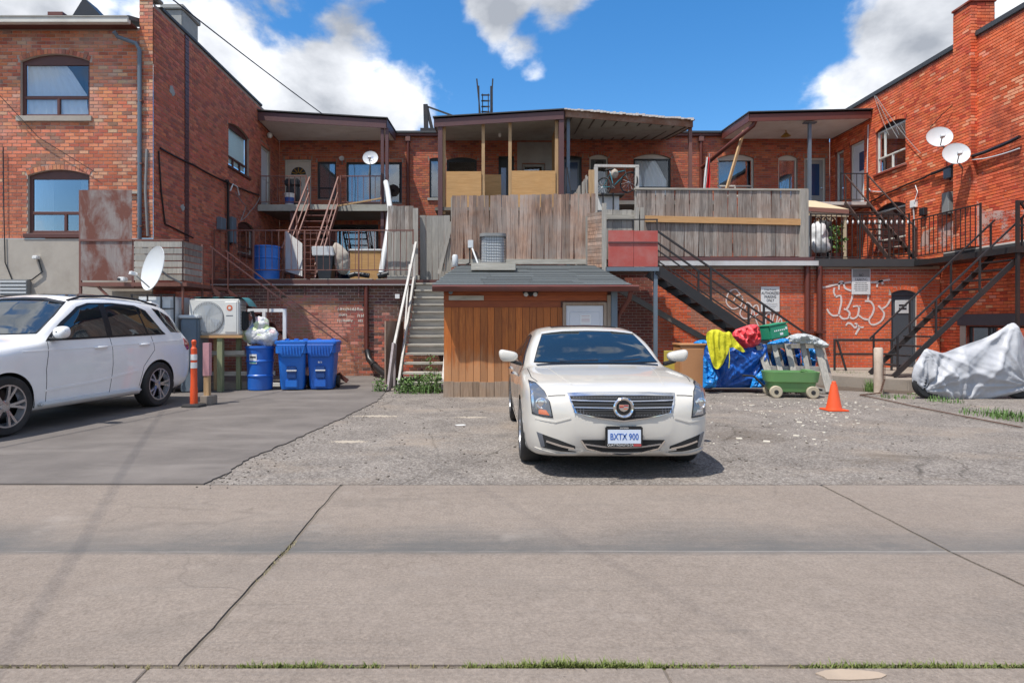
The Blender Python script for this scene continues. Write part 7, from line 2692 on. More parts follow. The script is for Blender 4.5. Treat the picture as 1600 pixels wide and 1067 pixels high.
def patch(name, poly, bvh, view, off, thick, m, parent, step=.03, it=0, smooth=40, bev=0):
    """panel that follows the bodywork: outline given in the view plane, laid onto the body and raised by off"""
    poly = smooth_poly(poly, it) if it else poly
    pts, tris, bp = cdt(poly, step)
    d = {'front': Vector((0, 1, 0)), 'left': Vector((1, 0, 0)), 'right': Vector((-1, 0, 0)), 'top': Vector((0, 0, -1)), 'back': Vector((0, -1, 0))}[view]
    top, bot = [], []
    for p in pts:
        o = {'front': Vector((p[0], -2, p[1])), 'left': Vector((-3, p[0], p[1])), 'right': Vector((3, p[0], p[1])), 'top': Vector((p[0], p[1], 4)), 'back': Vector((p[0], 8, p[1]))}[view]
        h = bvh.ray_cast(o, d)
        if h[0] is None:
            q = bvh.find_nearest(o + d * 2.5)
            h = (q[0], -d)
        nr = h[1] if h[1].dot(d) < 0 else -h[1]
        nr = (nr - d * .6).normalized()
        top.append(h[0] + nr * off)
        bot.append(h[0] + nr * (off - thick))
    mb = MB()
    n = len(top)
    mb.v = top + bot
    cnt = {}
    for t_ in tris:
        for a, b_ in zip(t_, t_[1:] + t_[:1]):
            cnt[(a, b_)] = 1
    mb.f = list(tris)
    for (a, b_) in cnt:
        if (b_, a) not in cnt:
            mb.f.append((b_, a, a + n, b_ + n))
    return mb.build(name, m, parent, smooth=smooth)


def strip(name, path, w, bvh, view, off, m, parent, thick=.004, dens=.04):
    """narrow strip along a path on the bodywork (shut lines, trims, bars)"""
    P = [Vector(p) for p in path]
    Q = []
    for a, b_ in zip(P, P[1:]):
        k = max(1, int((b_ - a).length / dens))
        Q += [a + (b_ - a) * (j / k) for j in range(k)]
    Q.append(P[-1])
    L, R_ = [], []
    for i, q in enumerate(Q):
        d = (Q[min(i + 1, len(Q) - 1)] - Q[max(i - 1, 0)]).normalized()
        n_ = Vector((-d[1], d[0])) * w / 2
        L.append(q + n_)
        R_.append(q - n_)
    dirv = {'front': Vector((0, 1, 0)), 'left': Vector((1, 0, 0)), 'right': Vector((-1, 0, 0)), 'top': Vector((0, 0, -1))}[view]

    def hit(p, o_):
        o = {'front': Vector((p[0], -2, p[1])), 'left': Vector((-3, p[0], p[1])), 'right': Vector((3, p[0], p[1])), 'top': Vector((p[0], p[1], 4))}[view]
        h = bvh.ray_cast(o, dirv)
        if h[0] is None:
            q_ = bvh.find_nearest(o + dirv * 2.5)
            return q_[0] - dirv * o_
        return h[0] + ((h[1] if h[1].dot(dirv) < 0 else -h[1]) - dirv * .6).normalized() * o_
    mb = MB()
    for a, b_ in zip(L, R_):
        mb.v += [hit(a, off), hit(b_, off), hit(a, off - thick), hit(b_, off - thick)]
    for i in range(len(L) - 1):
        k = 4 * i
        mb.f += [(k, k + 1, k + 5, k + 4), (k, k + 4, k + 6, k + 2), (k + 1, k + 3, k + 7, k + 5)]
    mb.f += [(0, 2, 3, 1), (len(mb.v) - 4, len(mb.v) - 3, len(mb.v) - 1, len(mb.v) - 2)]
    return mb.build(name, m, parent, smooth=40)


def paint(name, col, flake=.0):
    t = NT(name)
    v = t.pos(local=True)
    c = t.mix(t.ramp(t.noise(v, 2.2, 6, .6), ((.42, 0.0), (.8, 1.0))), col, sc3(col, .92))
    lw = t.pos(local=True)
    sp_ = t.n('ShaderNodeSeparateXYZ')
    t.l(lw, sp_.inputs[0])
    # road dust thrown up along the sills
    dust = t.math('MULTIPLY', t.ramp(t.math('ADD', sp_.outputs['Z'], t.math('MULTIPLY', t.noise(v, 7, 5), .2)), ((.30, 1.0), (.62, 0.0))), .25)
    c = t.mix(dust, c, (.30, .27, .24))
    t.set(Base_Color=c, Roughness=.32, Metallic=flake)
    t.p.inputs['Coat Weight'].default_value = 1.0
    t.p.inputs['Coat Roughness'].default_value = .03
    return t.m


M['paint_pearl'] = paint('paint_pearl', (.58, .55, .495), .0)
M['paint_white'] = paint('paint_white', (.86, .85, .84), .0)
t = NT('car_glass')
t.set(Base_Color=(.008, .016, .022), Roughness=.02)
t.p.inputs['Specular IOR Level'].default_value = 1.0
t.p.inputs['IOR'].default_value = 1.6
t.p.inputs['Coat Weight'].default_value = .4
t.p.inputs['Coat Roughness'].default_value = .01
M['car_glass'] = t.m
M['mesh_dark'] = plain('mesh_dark', (.075, .075, .08), .35, var=.1, bump=0)
M['trim_black'] = plain('trim_black', (.012, .012, .013), .35, var=.15, bump=0)
M['gap_black'] = plain('gap_black', (.02, .02, .02), .9, var=.1, bump=0)
M['rim_silver'] = plain('rim_silver', (.48, .48, .50), .28, metal=.8, var=.08, bump=0)
M['lens_grey'] = plain('lens_grey', (.10, .11, .13), .08, var=.2, scale=25, bump=0, coat=1.0)
M['reflector'] = plain('reflector', (.7, .7, .72), .15, metal=.9, var=.1, bump=0)
M['amber'] = plain('amber', (.55, .16, .08), .25, var=.1, bump=0, coat=.6)
M['tail_red'] = plain('tail_red', (.35, .01, .012), .15, var=.1, bump=0, coat=1.0)
M['plate_white'] = plain('plate_white', (.58, .64, .74), .45, var=.04, bump=0)
M['plate_blue'] = plain('plate_blue', (.03, .11, .40), .45, var=.04, bump=0)
M['tyre'] = plain('tyre', (.022, .021, .021), .8, var=.25, scale=12, grime=.35, gcol=(.10, .09, .08))


def wheel(parent, x, y, r, rim, w, side, spokes=5, twin=True):
    """side +1: outer face towards +x"""
    T = Matrix.Translation((x, y, r)) @ Matrix.Rotation(R(90 * side), 4, 'Y')
    hub = MB().lathe([(.02, -w * .45), (rim * .92, -w * .42), (rim * .92, -w * .1), (.02, w * .02)], T, 32).build('wheel', M['trim_black'], parent, smooth=35)
    h = w / 2
    MB().lathe([(rim - .012, -h * .9), (rim + .02, -h), (r - .03, -h * .98), (r - .008, -h * .8), (r, -h * .55), (r, h * .55), (r - .008, h * .8), (r - .03, h * .98), (rim + .02, h), (rim - .006, h * .92), (rim - .012, h * .6)], T, 48, False).build('tyre', M['tyre'], hub, smooth=35)
    mb = MB()
    mb.lathe([(rim + .006, h * .86), (rim + .004, h * .93), (rim - .02, h * .93), (rim - .03, h * .6), (rim - .05, h * .3), (rim - .02, h * .3)], T, 48, False)
    for k in range(spokes):
        a0 = 2 * math.pi * k / spokes + .31
        for s_ in ((-1, 1) if twin else (0,)):
            a1 = a0 + s_ * .10
            a2 = a0 + s_ * .20
            p0 = T @ Vector((.055 * math.cos(a1), .055 * math.sin(a1), h * .62))
            p1 = T @ Vector((rim * .55 * math.cos((a1 + a2) / 2), rim * .55 * math.sin((a1 + a2) / 2), h * .76))
            p2 = T @ Vector(((rim - .012) * math.cos(a2), (rim - .012) * math.sin(a2), h * .82))
            nrm = T.to_3x3() @ Vector((0, 0, 1))
            wd = rim * (.11 if twin else .2)
            mb.beam(p0, p1, wd, .025, nrm)
            mb.beam(p1, p2, wd * 1.1, .025, nrm)
    mb.lathe([(.075, h * .45), (.075, h * .64), (.05, h * .70), (.0, h * .70)], T, 20)
    mb.build('rim', M['rim_silver'], hub, smooth=35)
    return hub


# ---------------------------------------------------------------- white sedan, seen from the front
car = thing('car', 'pearl white sedan facing the lane in front of the cedar shed', 'car', (0, 0, 0))
ST = [
    (0.00, [(0, .40), (.20, .40), (.36, .415), (.42, .45), (.44, .52), (.43, .57), (.40, .61), (.30, .625), (.2, .63), (.1, .635), (0, .64)]),
    (0.05, [(0, .25), (.36, .25), (.58, .27), (.655, .35), (.675, .49), (.665, .60), (.62, .69), (.48, .735), (.32, .755), (.16, .765), (0, .77)]),
    (0.13, [(0, .20), (.52, .20), (.71, .225), (.77, .33), (.79, .49), (.785, .62), (.75, .735), (.60, .79), (.42, .815), (.2, .825), (0, .825)]),
    (0.28, [(0, .175), (.62, .175), (.80, .205), (.845, .33), (.86, .49), (.858, .66), (.838, .80), (.75, .845), (.50, .864), (.25, .868), (0, .87)]),
    (0.55, [(0, .165), (.66, .165), (.855, .20), (.885, .34), (.897, .49), (.897, .70), (.876, .845), (.79, .885), (.54, .905), (.27, .91), (0, .91)]),
    (0.88, [(0, .165), (.68, .165), (.875, .20), (.90, .34), (.907, .49), (.903, .74), (.882, .88), (.80, .918), (.56, .938), (.28, .943), (0, .944)]),
    (1.28, [(0, .165), (.68, .165), (.86, .19), (.893, .33), (.902, .49), (.900, .75), (.876, .895), (.80, .943), (.62, .968), (.3, .978), (0, .98)]),
    (1.38, [(0, .165), (.68, .165), (.86, .19), (.893, .33), (.902, .49), (.900, .73), (.858, .89), (.785, .95), (.70, .985), (.35, 1.005), (0, 1.01)]),
    (1.80, [(0, .165), (.68, .165), (.86, .19), (.893, .33), (.902, .49), (.898, .73), (.845, .90), (.785, 1.05), (.675, 1.185), (.36, 1.225), (0, 1.235)]),
    (2.16, [(0, .165), (.68, .165), (.86, .19), (.893, .33), (.902, .49), (.897, .73), (.84, .905), (.755, 1.13), (.60, 1.33), (.32, 1.372), (0, 1.38)]),
    (2.60, [(0, .165), (.68, .165), (.86, .19), (.893, .33), (.902, .49), (.897, .74), (.84, .91), (.74, 1.16), (.575, 1.375), (.31, 1.412), (0, 1.42)]),
    (3.20, [(0, .165), (.68, .165), (.86, .19), (.893, .33), (.902, .49), (.897, .75), (.84, .92), (.74, 1.15), (.57, 1.355), (.31, 1.395), (0, 1.405)]),
    (3.70, [(0, .165), (.68, .165), (.87, .20), (.897, .34), (.905, .5), (.90, .76), (.845, .935), (.75, 1.10), (.60, 1.235), (.32, 1.275), (0, 1.285)]),
    (4.12, [(0, .18), (.66, .18), (.86, .22), (.89, .36), (.897, .52), (.89, .78), (.83, .95), (.74, 1.01), (.60, 1.04), (.3, 1.055), (0, 1.06)]),
    (4.45, [(0, .22), (.62, .22), (.82, .27), (.855, .4), (.865, .55), (.86, .78), (.80, .94), (.72, .99), (.58, 1.015), (.3, 1.03), (0, 1.035)]),
    (4.64, [(0, .45), (.5, .45), (.68, .47), (.73, .52), (.75, .6), (.74, .75), (.70, .86), (.6, .90), (.45, .915), (.25, .92), (0, .92)]),
]
body, bv = car_body('body', ST, [(.86, .33), (3.635, .33)], .365, M['paint_pearl'], car)
RIMC = .235
for (x, s_) in ((-.795, -1), (.795, 1)):
    for y in (.86, 3.635):
        wheel(car, x, y, .335, RIMC, .23, s_)
        lm = MB()

        def lf(a, b_, x=x, y=y, s_=s_):
            an = math.pi * (1.12 * a - .06)
            return Vector((s_ * (.50 + .385 * b_), y + .372 * math.cos(an), .33 + .372 * math.sin(an)))
        lm.grid(lf, 20, 1)
        lm.build('wheel_arch', M['gap_black'], car, smooth=50, fix=False)
MB().bx(-.62, .62, .35, 4.4, .16, .2).build('underbody', M['gap_black'], car)
# glass
WS = [(-.70, 1.005), (-.35, .998), (0, .996), (.35, .998), (.70, 1.005), (.635, 1.16), (.555, 1.315), (.30, 1.345), (0, 1.352), (-.30, 1.345), (-.555, 1.315), (-.635, 1.16)]
patch('windscreen_seal', [(x * 1.02, z - .008 if z < 1.1 else z) for x, z in WS], bv, 'front', .006, .014, M['trim_black'], car, .03)
ws_p = patch('windscreen', WS, bv, 'front', .011, .008, M['car_glass'], car, .04, smooth=80)
strip('roof_edge', [(-.57, 1.318), (-.45, 1.336), (-.30, 1.351), (0, 1.358), (.30, 1.351), (.45, 1.336), (.57, 1.318)], .022, bv, 'front', .016, M['paint_pearl'], car, .014, .03)
for s_, vw in ((-1, 'left'), (1, 'right')):
    SWd = [(1.62, .945), (3.55, .955), (3.78, 1.03), (3.55, 1.15), (3.2, 1.27), (2.75, 1.305), (2.35, 1.285), (2.0, 1.15)]
    patch('window_seal', SWd, bv, vw, .0025, .01, M['trim_black'], car, .05)
    patch('side_window', [(1.72, .965), (2.62, .97), (2.62, 1.275), (2.38, 1.262), (2.05, 1.14)], bv, vw, .006, .006, M['car_glass'], car, .05)
    patch('side_window', [(2.70, .97), (3.52, .975), (3.70, 1.03), (3.5, 1.14), (3.18, 1.245), (2.74, 1.28), (2.70, 1.275)], bv, vw, .006, .006, M['car_glass'], car, .05)
    strip('shut_line', [(1.50, .93), (1.46, .6), (1.5, .25)], .008, bv, vw, .0012, M['gap_black'], car)
    strip('shut_line', [(2.66, .95), (2.68, .6), (2.66, .25)], .008, bv, vw, .0012, M['gap_black'], car)
    strip('sill_trim', [(1.35, .235), (3.1, .235)], .05, bv, vw, .004, M['paint_pearl'], car)
    for y in (2.45, 3.4):
        MB().tube([(s_ * .893, y - .12, .80), (s_ * .925, y - .08, .80), (s_ * .925, y + .06, .80), (s_ * .893, y + .1, .80)], .014, 8).build('door_handle', M['chrome'], car, smooth=50)
    # mirror
    mb = MB()

    def mf(u_, v_, s_=s_):
        a = 2 * math.pi * u_
        e = math.pi * (v_ - .5)
        ce = abs(math.cos(e)) ** .42 * (1 if math.cos(e) >= 0 else -1)
        X = abs(math.cos(a)) ** .5 * math.copysign(1, math.cos(a)) * ce
        Yv = abs(math.sin(a)) ** .7 * math.copysign(1, math.sin(a)) * ce
        zv = math.sin(e)
        return Vector((s_ * (1.0 + X * .112 * (1 + .12 * zv)), 1.63 + Yv * .075 - .02 * X, 1.062 + zv * .066 * (1 + .18 * X) + .014 * X))
    mb.grid(mf, 28, 14, True)
    mi = mb.build('wing_mirror', M['paint_pearl'], car, smooth=60)
    MB().prism([(s_ * .84, 1.58, .945), (s_ * .98, 1.60, .985), (s_ * .98, 1.60, 1.02), (s_ * .84, 1.58, .99)], (0, .1, 0)).build('mirror_arm', M['trim_black'], mi, bev=.008)
    # headlamp
    hl_ = [(s_ * .838, .875), (s_ * .775, .866), (s_ * .707, .806), (s_ * .667, .723), (s_ * .640, .573), (s_ * .73, .578), (s_ * .825, .592), (s_ * .835, .73)]
    hl_ = [(x, z) for x, z in hl_]
    lamp = patch('headlamp', hl_, bv, 'front', .006, .02, M['trim_black'], car, .03, 0)
    inn = [(s_ * .745 + (x - s_ * .745) * .90, .72 + (z - .72) * .93) for x, z in hl_]
    patch('lens', inn, bv, 'front', .010, .006, M['lens_grey'], lamp, .03)
    pj = bv.ray_cast(Vector((s_ * .745, -2, .70)), Vector((0, 1, 0)))[0]
    MB().lathe([(.052, 0), (.055, .012), (.042, .016), (.036, .006), (.0, .012)], frame_M(pj - Vector((0, .012, 0)), (1, .25 * s_, 0), Z), 20).build('projector', M['reflector'], lamp, smooth=40)
    patch('turn_signal', [(s_ * .765, .645), (s_ * .70, .64), (s_ * .67, .595), (s_ * .765, .602)], bv, 'front', .0135, .004, M['amber' if s_ < 0 else 'reflector'], lamp, .025)
    strip('light_bar', [(s_ * .822, .85), (s_ * .815, .74), (s_ * .805, .61)], .02, bv, 'front', .0135, M['reflector'], lamp)
    strip('bumper_crease', [(s_ * .80, .555), (s_ * .62, .535), (s_ * .48, .575)], .014, bv, 'front', .006, M['paint_pearl'], car, .008)
    strip('bumper_lip', [(s_ * .80, .265), (s_ * .62, .235), (s_ * .44, .235), (s_ * .36, .262)], .022, bv, 'front', .012, M['paint_pearl'], car, .014)
    # brake cooling duct
    dq = [(s_ * .785, .43), (s_ * .60, .375), (s_ * .44, .315), (s_ * .43, .255), (s_ * .56, .26), (s_ * .745, .29)]
    du = patch('fog_duct', dq, bv, 'front', .003, .012, M['gap_black'], car, .03)
    strip('duct_blade', [(s_ * .70, .355), (s_ * .56, .315), (s_ * .45, .292)], .018, bv, 'front', .014, M['chrome'], du)
    patch('duct_lamp', [(s_ * .785, .43), (s_ * .735, .415), (s_ * .71, .30), (s_ * .745, .29)], bv, 'front', .008, .006, M['lens_grey'], du, .03)
    strip('shut_line', [(s_ * .52, .775), (s_ * .60, .772), (s_ * .68, .765)], .008, bv, 'front', .0012, M['gap_black'], car)
    strip('bonnet_crease', [(s_ * .44, .25), (s_ * .52, .7), (s_ * .58, 1.2)], .016, bv, 'top', .004, M['paint_pearl'], car, .006)
    strip('shut_line', [(s_ * .755, .42), (s_ * .80, .65), (s_ * .80, 1.25)], .008, bv, 'top', .0012, M['gap_black'], car)
# grille
GO = [(-.505, .795), (-.25, .803), (0, .806), (.25, .803), (.505, .795), (.475, .70), (.445, .625), (.22, .575), (0, .545), (-.22, .575), (-.445, .625), (-.475, .70)]
gr_ = patch('grille', GO, bv, 'front', .014, .03, M['chrome'], car, .04)
GI = [(x * .955, .674 + (z - .685) * .84) for x, z in GO]
patch('grille_mesh', GI, bv, 'front', .0175, .006, M['gap_black'], gr_, .03)
for z_, w_ in ((.728, .475), (.668, .452)):
    strip('grille_bar', [(-w_, z_ + .004), (-.1, z_ - .002), (.1, z_ - .002), (w_, z_ + .004)], .010, bv, 'front', .027, M['rim_silver'], gr_)
for i in range(33):
    x = -.45 + i * .028
    lo = .60 + abs(x) * .10 - .02
    strip('mesh_wire', [(x, .76), (x, lo)], .007, bv, 'front', .021, M['mesh_dark'], gr_, dens=.2)
for z_, w_ in ((.75, .46), (.70, .45), (.648, .43), (.60, .30)):
    strip('mesh_wire', [(-w_, z_), (w_, z_)], .005, bv, 'front', .022, M['mesh_dark'], gr_, dens=.1)
eb_ = bv.ray_cast(Vector((0, -2, .675)), Vector((0, 1, 0)))[0]
em = thing('emblem', 'x', 'x')
COL.objects.unlink(em)
bpy.data.objects.remove(em)
emb = MB().lathe([(.092, 0), (.096, .012), (.086, .022), (.074, .016), (.072, .004), (.0, .004)], frame_M(eb_ - Vector((0, .03, 0)), (1, 0, 0), Z), 36).build('emblem', M['chrome'], gr_, smooth=40)
ec = eb_ - Vector((0, .036, 0))
MB().lathe([(.068, 0), (.0, .0015)], frame_M(ec, (1, 0, 0), Z), 30).build('emblem_field', M['trim_black'], emb)


def crest(pts, m, d=.003, k=0):
    MB().prism([ec + Vector((x, -.002 - k * .0015, z)) for x, z in pts], (0, -d, 0)).build('crest', m, emb)


crest([(-.045, .030), (.045, .030), (.045, -.004), (.028, -.026), (0, -.036), (-.028, -.026), (-.045, -.004)], M['chrome'])
for i, (x0_, x1_, z0_, z1_, m_) in enumerate(((-.040, -.002, .014, .026, 'amber'), (.002, .040, .014, .026, 'tail_red'), (-.040, -.002, .0, .011, 'tail_red'), (.002, .040, .0, .011, 'reflector'), (-.034, -.002, -.014, -.003, 'reflector'), (.002, .034, -.014, -.003, 'amber'))):
    crest([(x0_, z1_), (x1_, z1_), (x1_, z0_), (x0_, z0_)], M[m_], .003, 2)
# lower intake, plate
LI = [(-.385, .375), (.385, .375), (.33, .295), (.16, .252), (0, .24), (-.16, .252), (-.33, .295)]
li = patch('lower_intake', LI, bv, 'front', .004, .012, M['gap_black'], car, .03)
strip('intake_trim', [(-.385, .37), (-.33, .292), (-.16, .249), (0, .237), (.16, .249), (.33, .292), (.385, .37)], .014, bv, 'front', .012, M['chrome'], li)
strip('intake_blade', [(-.35, .335), (-.18, .31), (0, .302), (.18, .31), (.35, .335)], .014, bv, 'front', .010, M['rim_silver'], li)
strip('chin_lip', [(-.50, .285), (-.3, .262), (-.15, .247), (0, .244), (.15, .247), (.3, .262), (.50, .285)], .02, bv, 'front', .008, M['paint_pearl'], car)
pl = MB().bx(-.172, .172, -.045, -.024, .318, .508).build('plate_frame', M['trim_black'], car, bev=.01)
MB().bx(-.150, .152, -.0485, -.0455, .352, .478).build('number_plate', M['plate_white'], pl)
text_mesh('lettering', 'BXTX 900', .082, M['plate_blue'], pl, frame_M((0, -.0495, .412), (1, 0, 0), Z), sx=.735, bold=.0008)
MB().prism([(-.006, -.0495, .412), (.012, -.0495, .412), (.010, -.0495, .425), (.003, -.0495, .432), (-.004, -.0495, .425)], (0, -.0015, 0)).build('crown_mark', M['plate_blue'], pl)
text_mesh('lettering', 'QUATTROAUTO.CA', .026, M['sign_white'], pl, frame_M((-.035, -.0465, .337), (1, 0, 0), Z), sx=1.0)
MB().bx(.085, .155, -.0475, -.0455, .326, .348).build('red_mark', M['ink_red'], pl)
text_mesh('lettering', '905-000-0000'[:0] + 'ONTARIO', .016, M['sign_white'], pl, frame_M((0, -.0465, .492), (1, 0, 0), Z), sx=1.1)
# wipers and sunroof, cabin hints
for (a, b_) in (((-.42, 1.008), (.02, 1.02)), ((.14, 1.01), (.52, 1.028))):
    strip('wiper', [a, b_], .014, bv, 'front', .014, M['trim_black'], car)
patch('cowl_panel', [(-.68, 1.30), (.68, 1.30), (.70, 1.37), (0, 1.33), (-.70, 1.37)], bv, 'top', .0015, .004, M['trim_black'], car, .05)
patch('sunroof', [(-.42, 2.32), (.42, 2.32), (.42, 3.0), (-.42, 3.0)], bv, 'top', .006, .008, M['car_glass'], car, .1)
patch('sticker', [(.47, 1.325), (.505, 1.322), (.508, 1.30), (.475, 1.302)], bv, 'front', .009, .002, M['sign_white'], ws_p, .03)
car.location = (1.26, 5.72, .0)

# ---------------------------------------------------------------- white SUV at the left
suv = thing('car', 'white SUV with tinted windows parked at the left edge', 'car', (0, 0, 0))
lo = [(0, .24), (.70, .24)]
SV = [
    (0.00, [(0, .45), (.3, .45), (.45, .47), (.52, .55), (.54, .7), (.52, .82), (.48, .9), (.4, .93), (.28, .945), (.14, .95), (0, .95)]),
    (0.10, [(0, .30), (.5, .30), (.72, .33), (.80, .5), (.82, .7), (.81, .86), (.76, .97), (.62, 1.0), (.42, 1.02), (.2, 1.03), (0, 1.03)]),
    (0.30, [*lo, (.85, .30), (.91, .5), (.93, .7), (.92, .9), (.87, 1.02), (.74, 1.06), (.55, 1.08), (.28, 1.09), (0, 1.09)]),
    (0.87, [*lo, (.90, .30), (.95, .5), (.962, .7), (.957, .93), (.91, 1.055), (.80, 1.105), (.62, 1.13), (.3, 1.14), (0, 1.14)]),
    (1.30, [*lo, (.895, .28), (.935, .48), (.955, .7), (.955, .94), (.92, 1.09), (.84, 1.14), (.70, 1.17), (.35, 1.19), (0, 1.195)]),
    (1.42, [*lo, (.895, .28), (.935, .48), (.955, .7), (.955, .95), (.92, 1.10), (.86, 1.16), (.79, 1.21), (.4, 1.245), (0, 1.25)]),
    (1.80, [*lo, (.895, .28), (.930, .48), (.950, .7), (.955, .95), (.918, 1.12), (.865, 1.29), (.775, 1.45), (.4, 1.50), (0, 1.51)]),
    (2.20, [*lo, (.895, .28), (.930, .48), (.950, .7), (.955, .96), (.915, 1.135), (.845, 1.42), (.72, 1.665), (.38, 1.73), (0, 1.745)]),
    (2.80, [*lo, (.895, .28), (.930, .48), (.950, .7), (.955, .97), (.913, 1.145), (.835, 1.44), (.70, 1.715), (.37, 1.785), (0, 1.80)]),
    (3.50, [*lo, (.895, .28), (.935, .48), (.955, .7), (.957, .98), (.915, 1.16), (.835, 1.43), (.70, 1.69), (.37, 1.76), (0, 1.775)]),
    (3.80, [*lo, (.90, .29), (.945, .5), (.962, .7), (.962, .99), (.918, 1.165), (.83, 1.42), (.695, 1.665), (.37, 1.735), (0, 1.75)]),
    (4.30, [*lo, (.89, .30), (.94, .5), (.955, .72), (.955, 1.0), (.905, 1.17), (.80, 1.38), (.67, 1.585), (.36, 1.65), (0, 1.665)]),
    (4.58, [(0, .28), (.66, .28), (.86, .34), (.915, .52), (.93, .74), (.93, 1.0), (.875, 1.13), (.77, 1.26), (.65, 1.37), (.35, 1.42), (0, 1.43)]),
    (4.74, [(0, .36), (.60, .36), (.80, .40), (.87, .55), (.885, .75), (.88, .96), (.82, 1.06), (.7, 1.10), (.55, 1.13), (.3, 1.15), (0, 1.155)]),
    (4.80, [(0, .5), (.50, .5), (.66, .52), (.72, .58), (.74, .70), (.73, .82), (.68, .88), (.58, .91), (.44, .92), (.22, .925), (0, .925)]),
]
SV = [(y, [(x, z + (.06 * (z - .5) / .7 if z > .5 else 0)) for x, z in pts]) for y, pts in SV]
sb_, sv = car_body('body', SV, [(.87, .385), (3.785, .385)], .425, M['paint_white'], suv)
for (x, s_) in ((-.845, -1), (.845, 1)):
    for y in (.87, 3.785):
        wheel(suv, x, y, .385, .275, .26, s_)
        lm = MB()

        def lf(a, b_, x=x, y=y, s_=s_):
            an = math.pi * (1.12 * a - .06)
            return Vector((s_ * (.50 + .43 * b_), y + .432 * math.cos(an), .385 + .432 * math.sin(an)))
        lm.grid(lf, 20, 1)
        lm.build('wheel_arch', M['gap_black'], suv, smooth=50, fix=False)
MB().bx(-.66, .66, .35, 4.5, .23, .28).build('underbody', M['gap_black'], suv)
WS2 = [(-.78, 1.235), (-.4, 1.225), (0, 1.22), (.4, 1.225), (.78, 1.235), (.745, 1.45), (.68, 1.63), (.35, 1.685), (0, 1.695), (-.35, 1.685), (-.68, 1.63), (-.745, 1.45)]
WS2 = [(x, z + .06 * (z - .5) / .7) for x, z in WS2]
patch('windscreen_seal', [(x * 1.02, z - .01 if z < 1.4 else z) for x, z in WS2], sv, 'front', .006, .014, M['trim_black'], suv, .04)
patch('windscreen', WS2, sv, 'front', .011, .008, M['car_glass'], suv, .05, smooth=80)
strip('roof_edge', [(x, z + .004) for x, z in WS2[6:11]], .03, sv, 'front', .016, M['trim_black'], suv, .014, .03)
for s_, vw in ((1, 'right'), (-1, 'left')):
    patch('window_seal', [(y_, z_ + .06 * (z_ - .5) / .7) for y_, z_ in [(1.50, 1.135), (2.6, 1.155), (4.02, 1.185), (3.94, 1.24), (3.66, 1.56), (3.42, 1.635), (2.9, 1.66), (2.40, 1.645), (2.16, 1.585), (1.82, 1.38)]], sv, vw, .0025, .01, M['trim_black'], suv, .06)
    patch('side_window', [(y_, z_ + .06 * (z_ - .5) / .7) for y_, z_ in [(1.66, 1.165), (2.62, 1.18), (2.60, 1.625), (2.42, 1.618), (2.20, 1.56), (1.88, 1.36)]], sv, vw, .006, .006, M['car_glass'], suv, .06)
    patch('side_window', [(y_, z_ + .06 * (z_ - .5) / .7) for y_, z_ in [(2.74, 1.182), (3.52, 1.20), (3.40, 1.605), (2.9, 1.63), (2.72, 1.628)]], sv, vw, .006, .006, M['car_glass'], suv, .06)
    patch('side_window', [(y_, z_ + .06 * (z_ - .5) / .7) for y_, z_ in [(3.56, 1.20), (3.95, 1.205), (3.64, 1.54), (3.44, 1.598)]], sv, vw, .006, .006, M['car_glass'], suv, .06)
    patch('rear_quarter_window', [(y_, z_ + .06 * (z_ - .5) / .7) for y_, z_ in [(4.18, 1.215), (4.55, 1.205), (4.50, 1.27), (4.30, 1.47), (4.02, 1.58), (3.86, 1.60)]], sv, vw, .006, .008, M['car_glass'], suv, .06)
    for pth in ([(1.52, 1.185), (1.46, .8), (1.48, .36)], [(2.68, 1.215), (2.70, .8), (2.66, .36)], [(3.62, 1.215), (3.66, .98), (3.40, .72), (3.32, .40)]):
        strip('shut_line', pth, .009, sv, vw, .0012, M['gap_black'], suv)
    strip('waist_crease', [(1.1, 1.06), (2.6, 1.085), (4.45, 1.13)], .016, sv, vw, .006, M['paint_white'], suv, .008)
    strip('lower_crease', [(1.45, .52), (2.4, .56), (3.3, .66)], .03, sv, vw, .007, M['paint_white'], suv, .009)
    strip('window_trim', [(1.56, 1.20), (2.6, 1.22), (3.98, 1.245)], .014, sv, vw, .010, M['trim_black'], suv)
    for y in (2.46, 3.42):
        hz = 1.04 + y * .012
        MB().tube([(s_ * .945, y - .13, hz), (s_ * .985, y - .09, hz + .003), (s_ * .985, y + .07, hz + .003), (s_ * .945, y + .11, hz)], .017, 8).build('door_handle', M['paint_white'], suv, smooth=50)
    rb = MB().bx(min(s_ * .80, s_ * 1.0), max(s_ * .80, s_ * 1.0), 1.35, 3.30, .315, .37).build('running_board', M['dish_grey'], suv, bev=.02)
    MB().tube([(s_ * .67, 2.12, 1.77), (s_ * .68, 2.35, 1.835), (s_ * .675, 2.9, 1.868), (s_ * .67, 3.6, 1.84), (s_ * .655, 4.1, 1.75)], .018, 8).build('roof_rail', M['trim_black'], suv, smooth=50)
    patch('tail_lamp', [(4.52, 1.16), (4.66, 1.13), (4.72, .97), (4.60, .94), (4.50, 1.04)], sv, vw, .008, .012, M['tail_red'], suv, .04)

    def mf(u_, v_, s_=s_):
        a = 2 * math.pi * u_
        e = math.pi * (v_ - .5)
        ce = abs(math.cos(e)) ** .6
        X = abs(math.cos(a)) ** .7 * math.copysign(1, math.cos(a)) * ce
        Yv = abs(math.sin(a)) ** .7 * math.copysign(1, math.sin(a)) * ce
        zv = math.sin(e)
        return Vector((s_ * (1.06 + X * .125), 1.60 + Yv * .09 - .03 * X, 1.31 + zv * .085 + .01 * X))
    mi = MB().grid(mf, 28, 14, True).build('wing_mirror', M['paint_white'], suv, smooth=60)
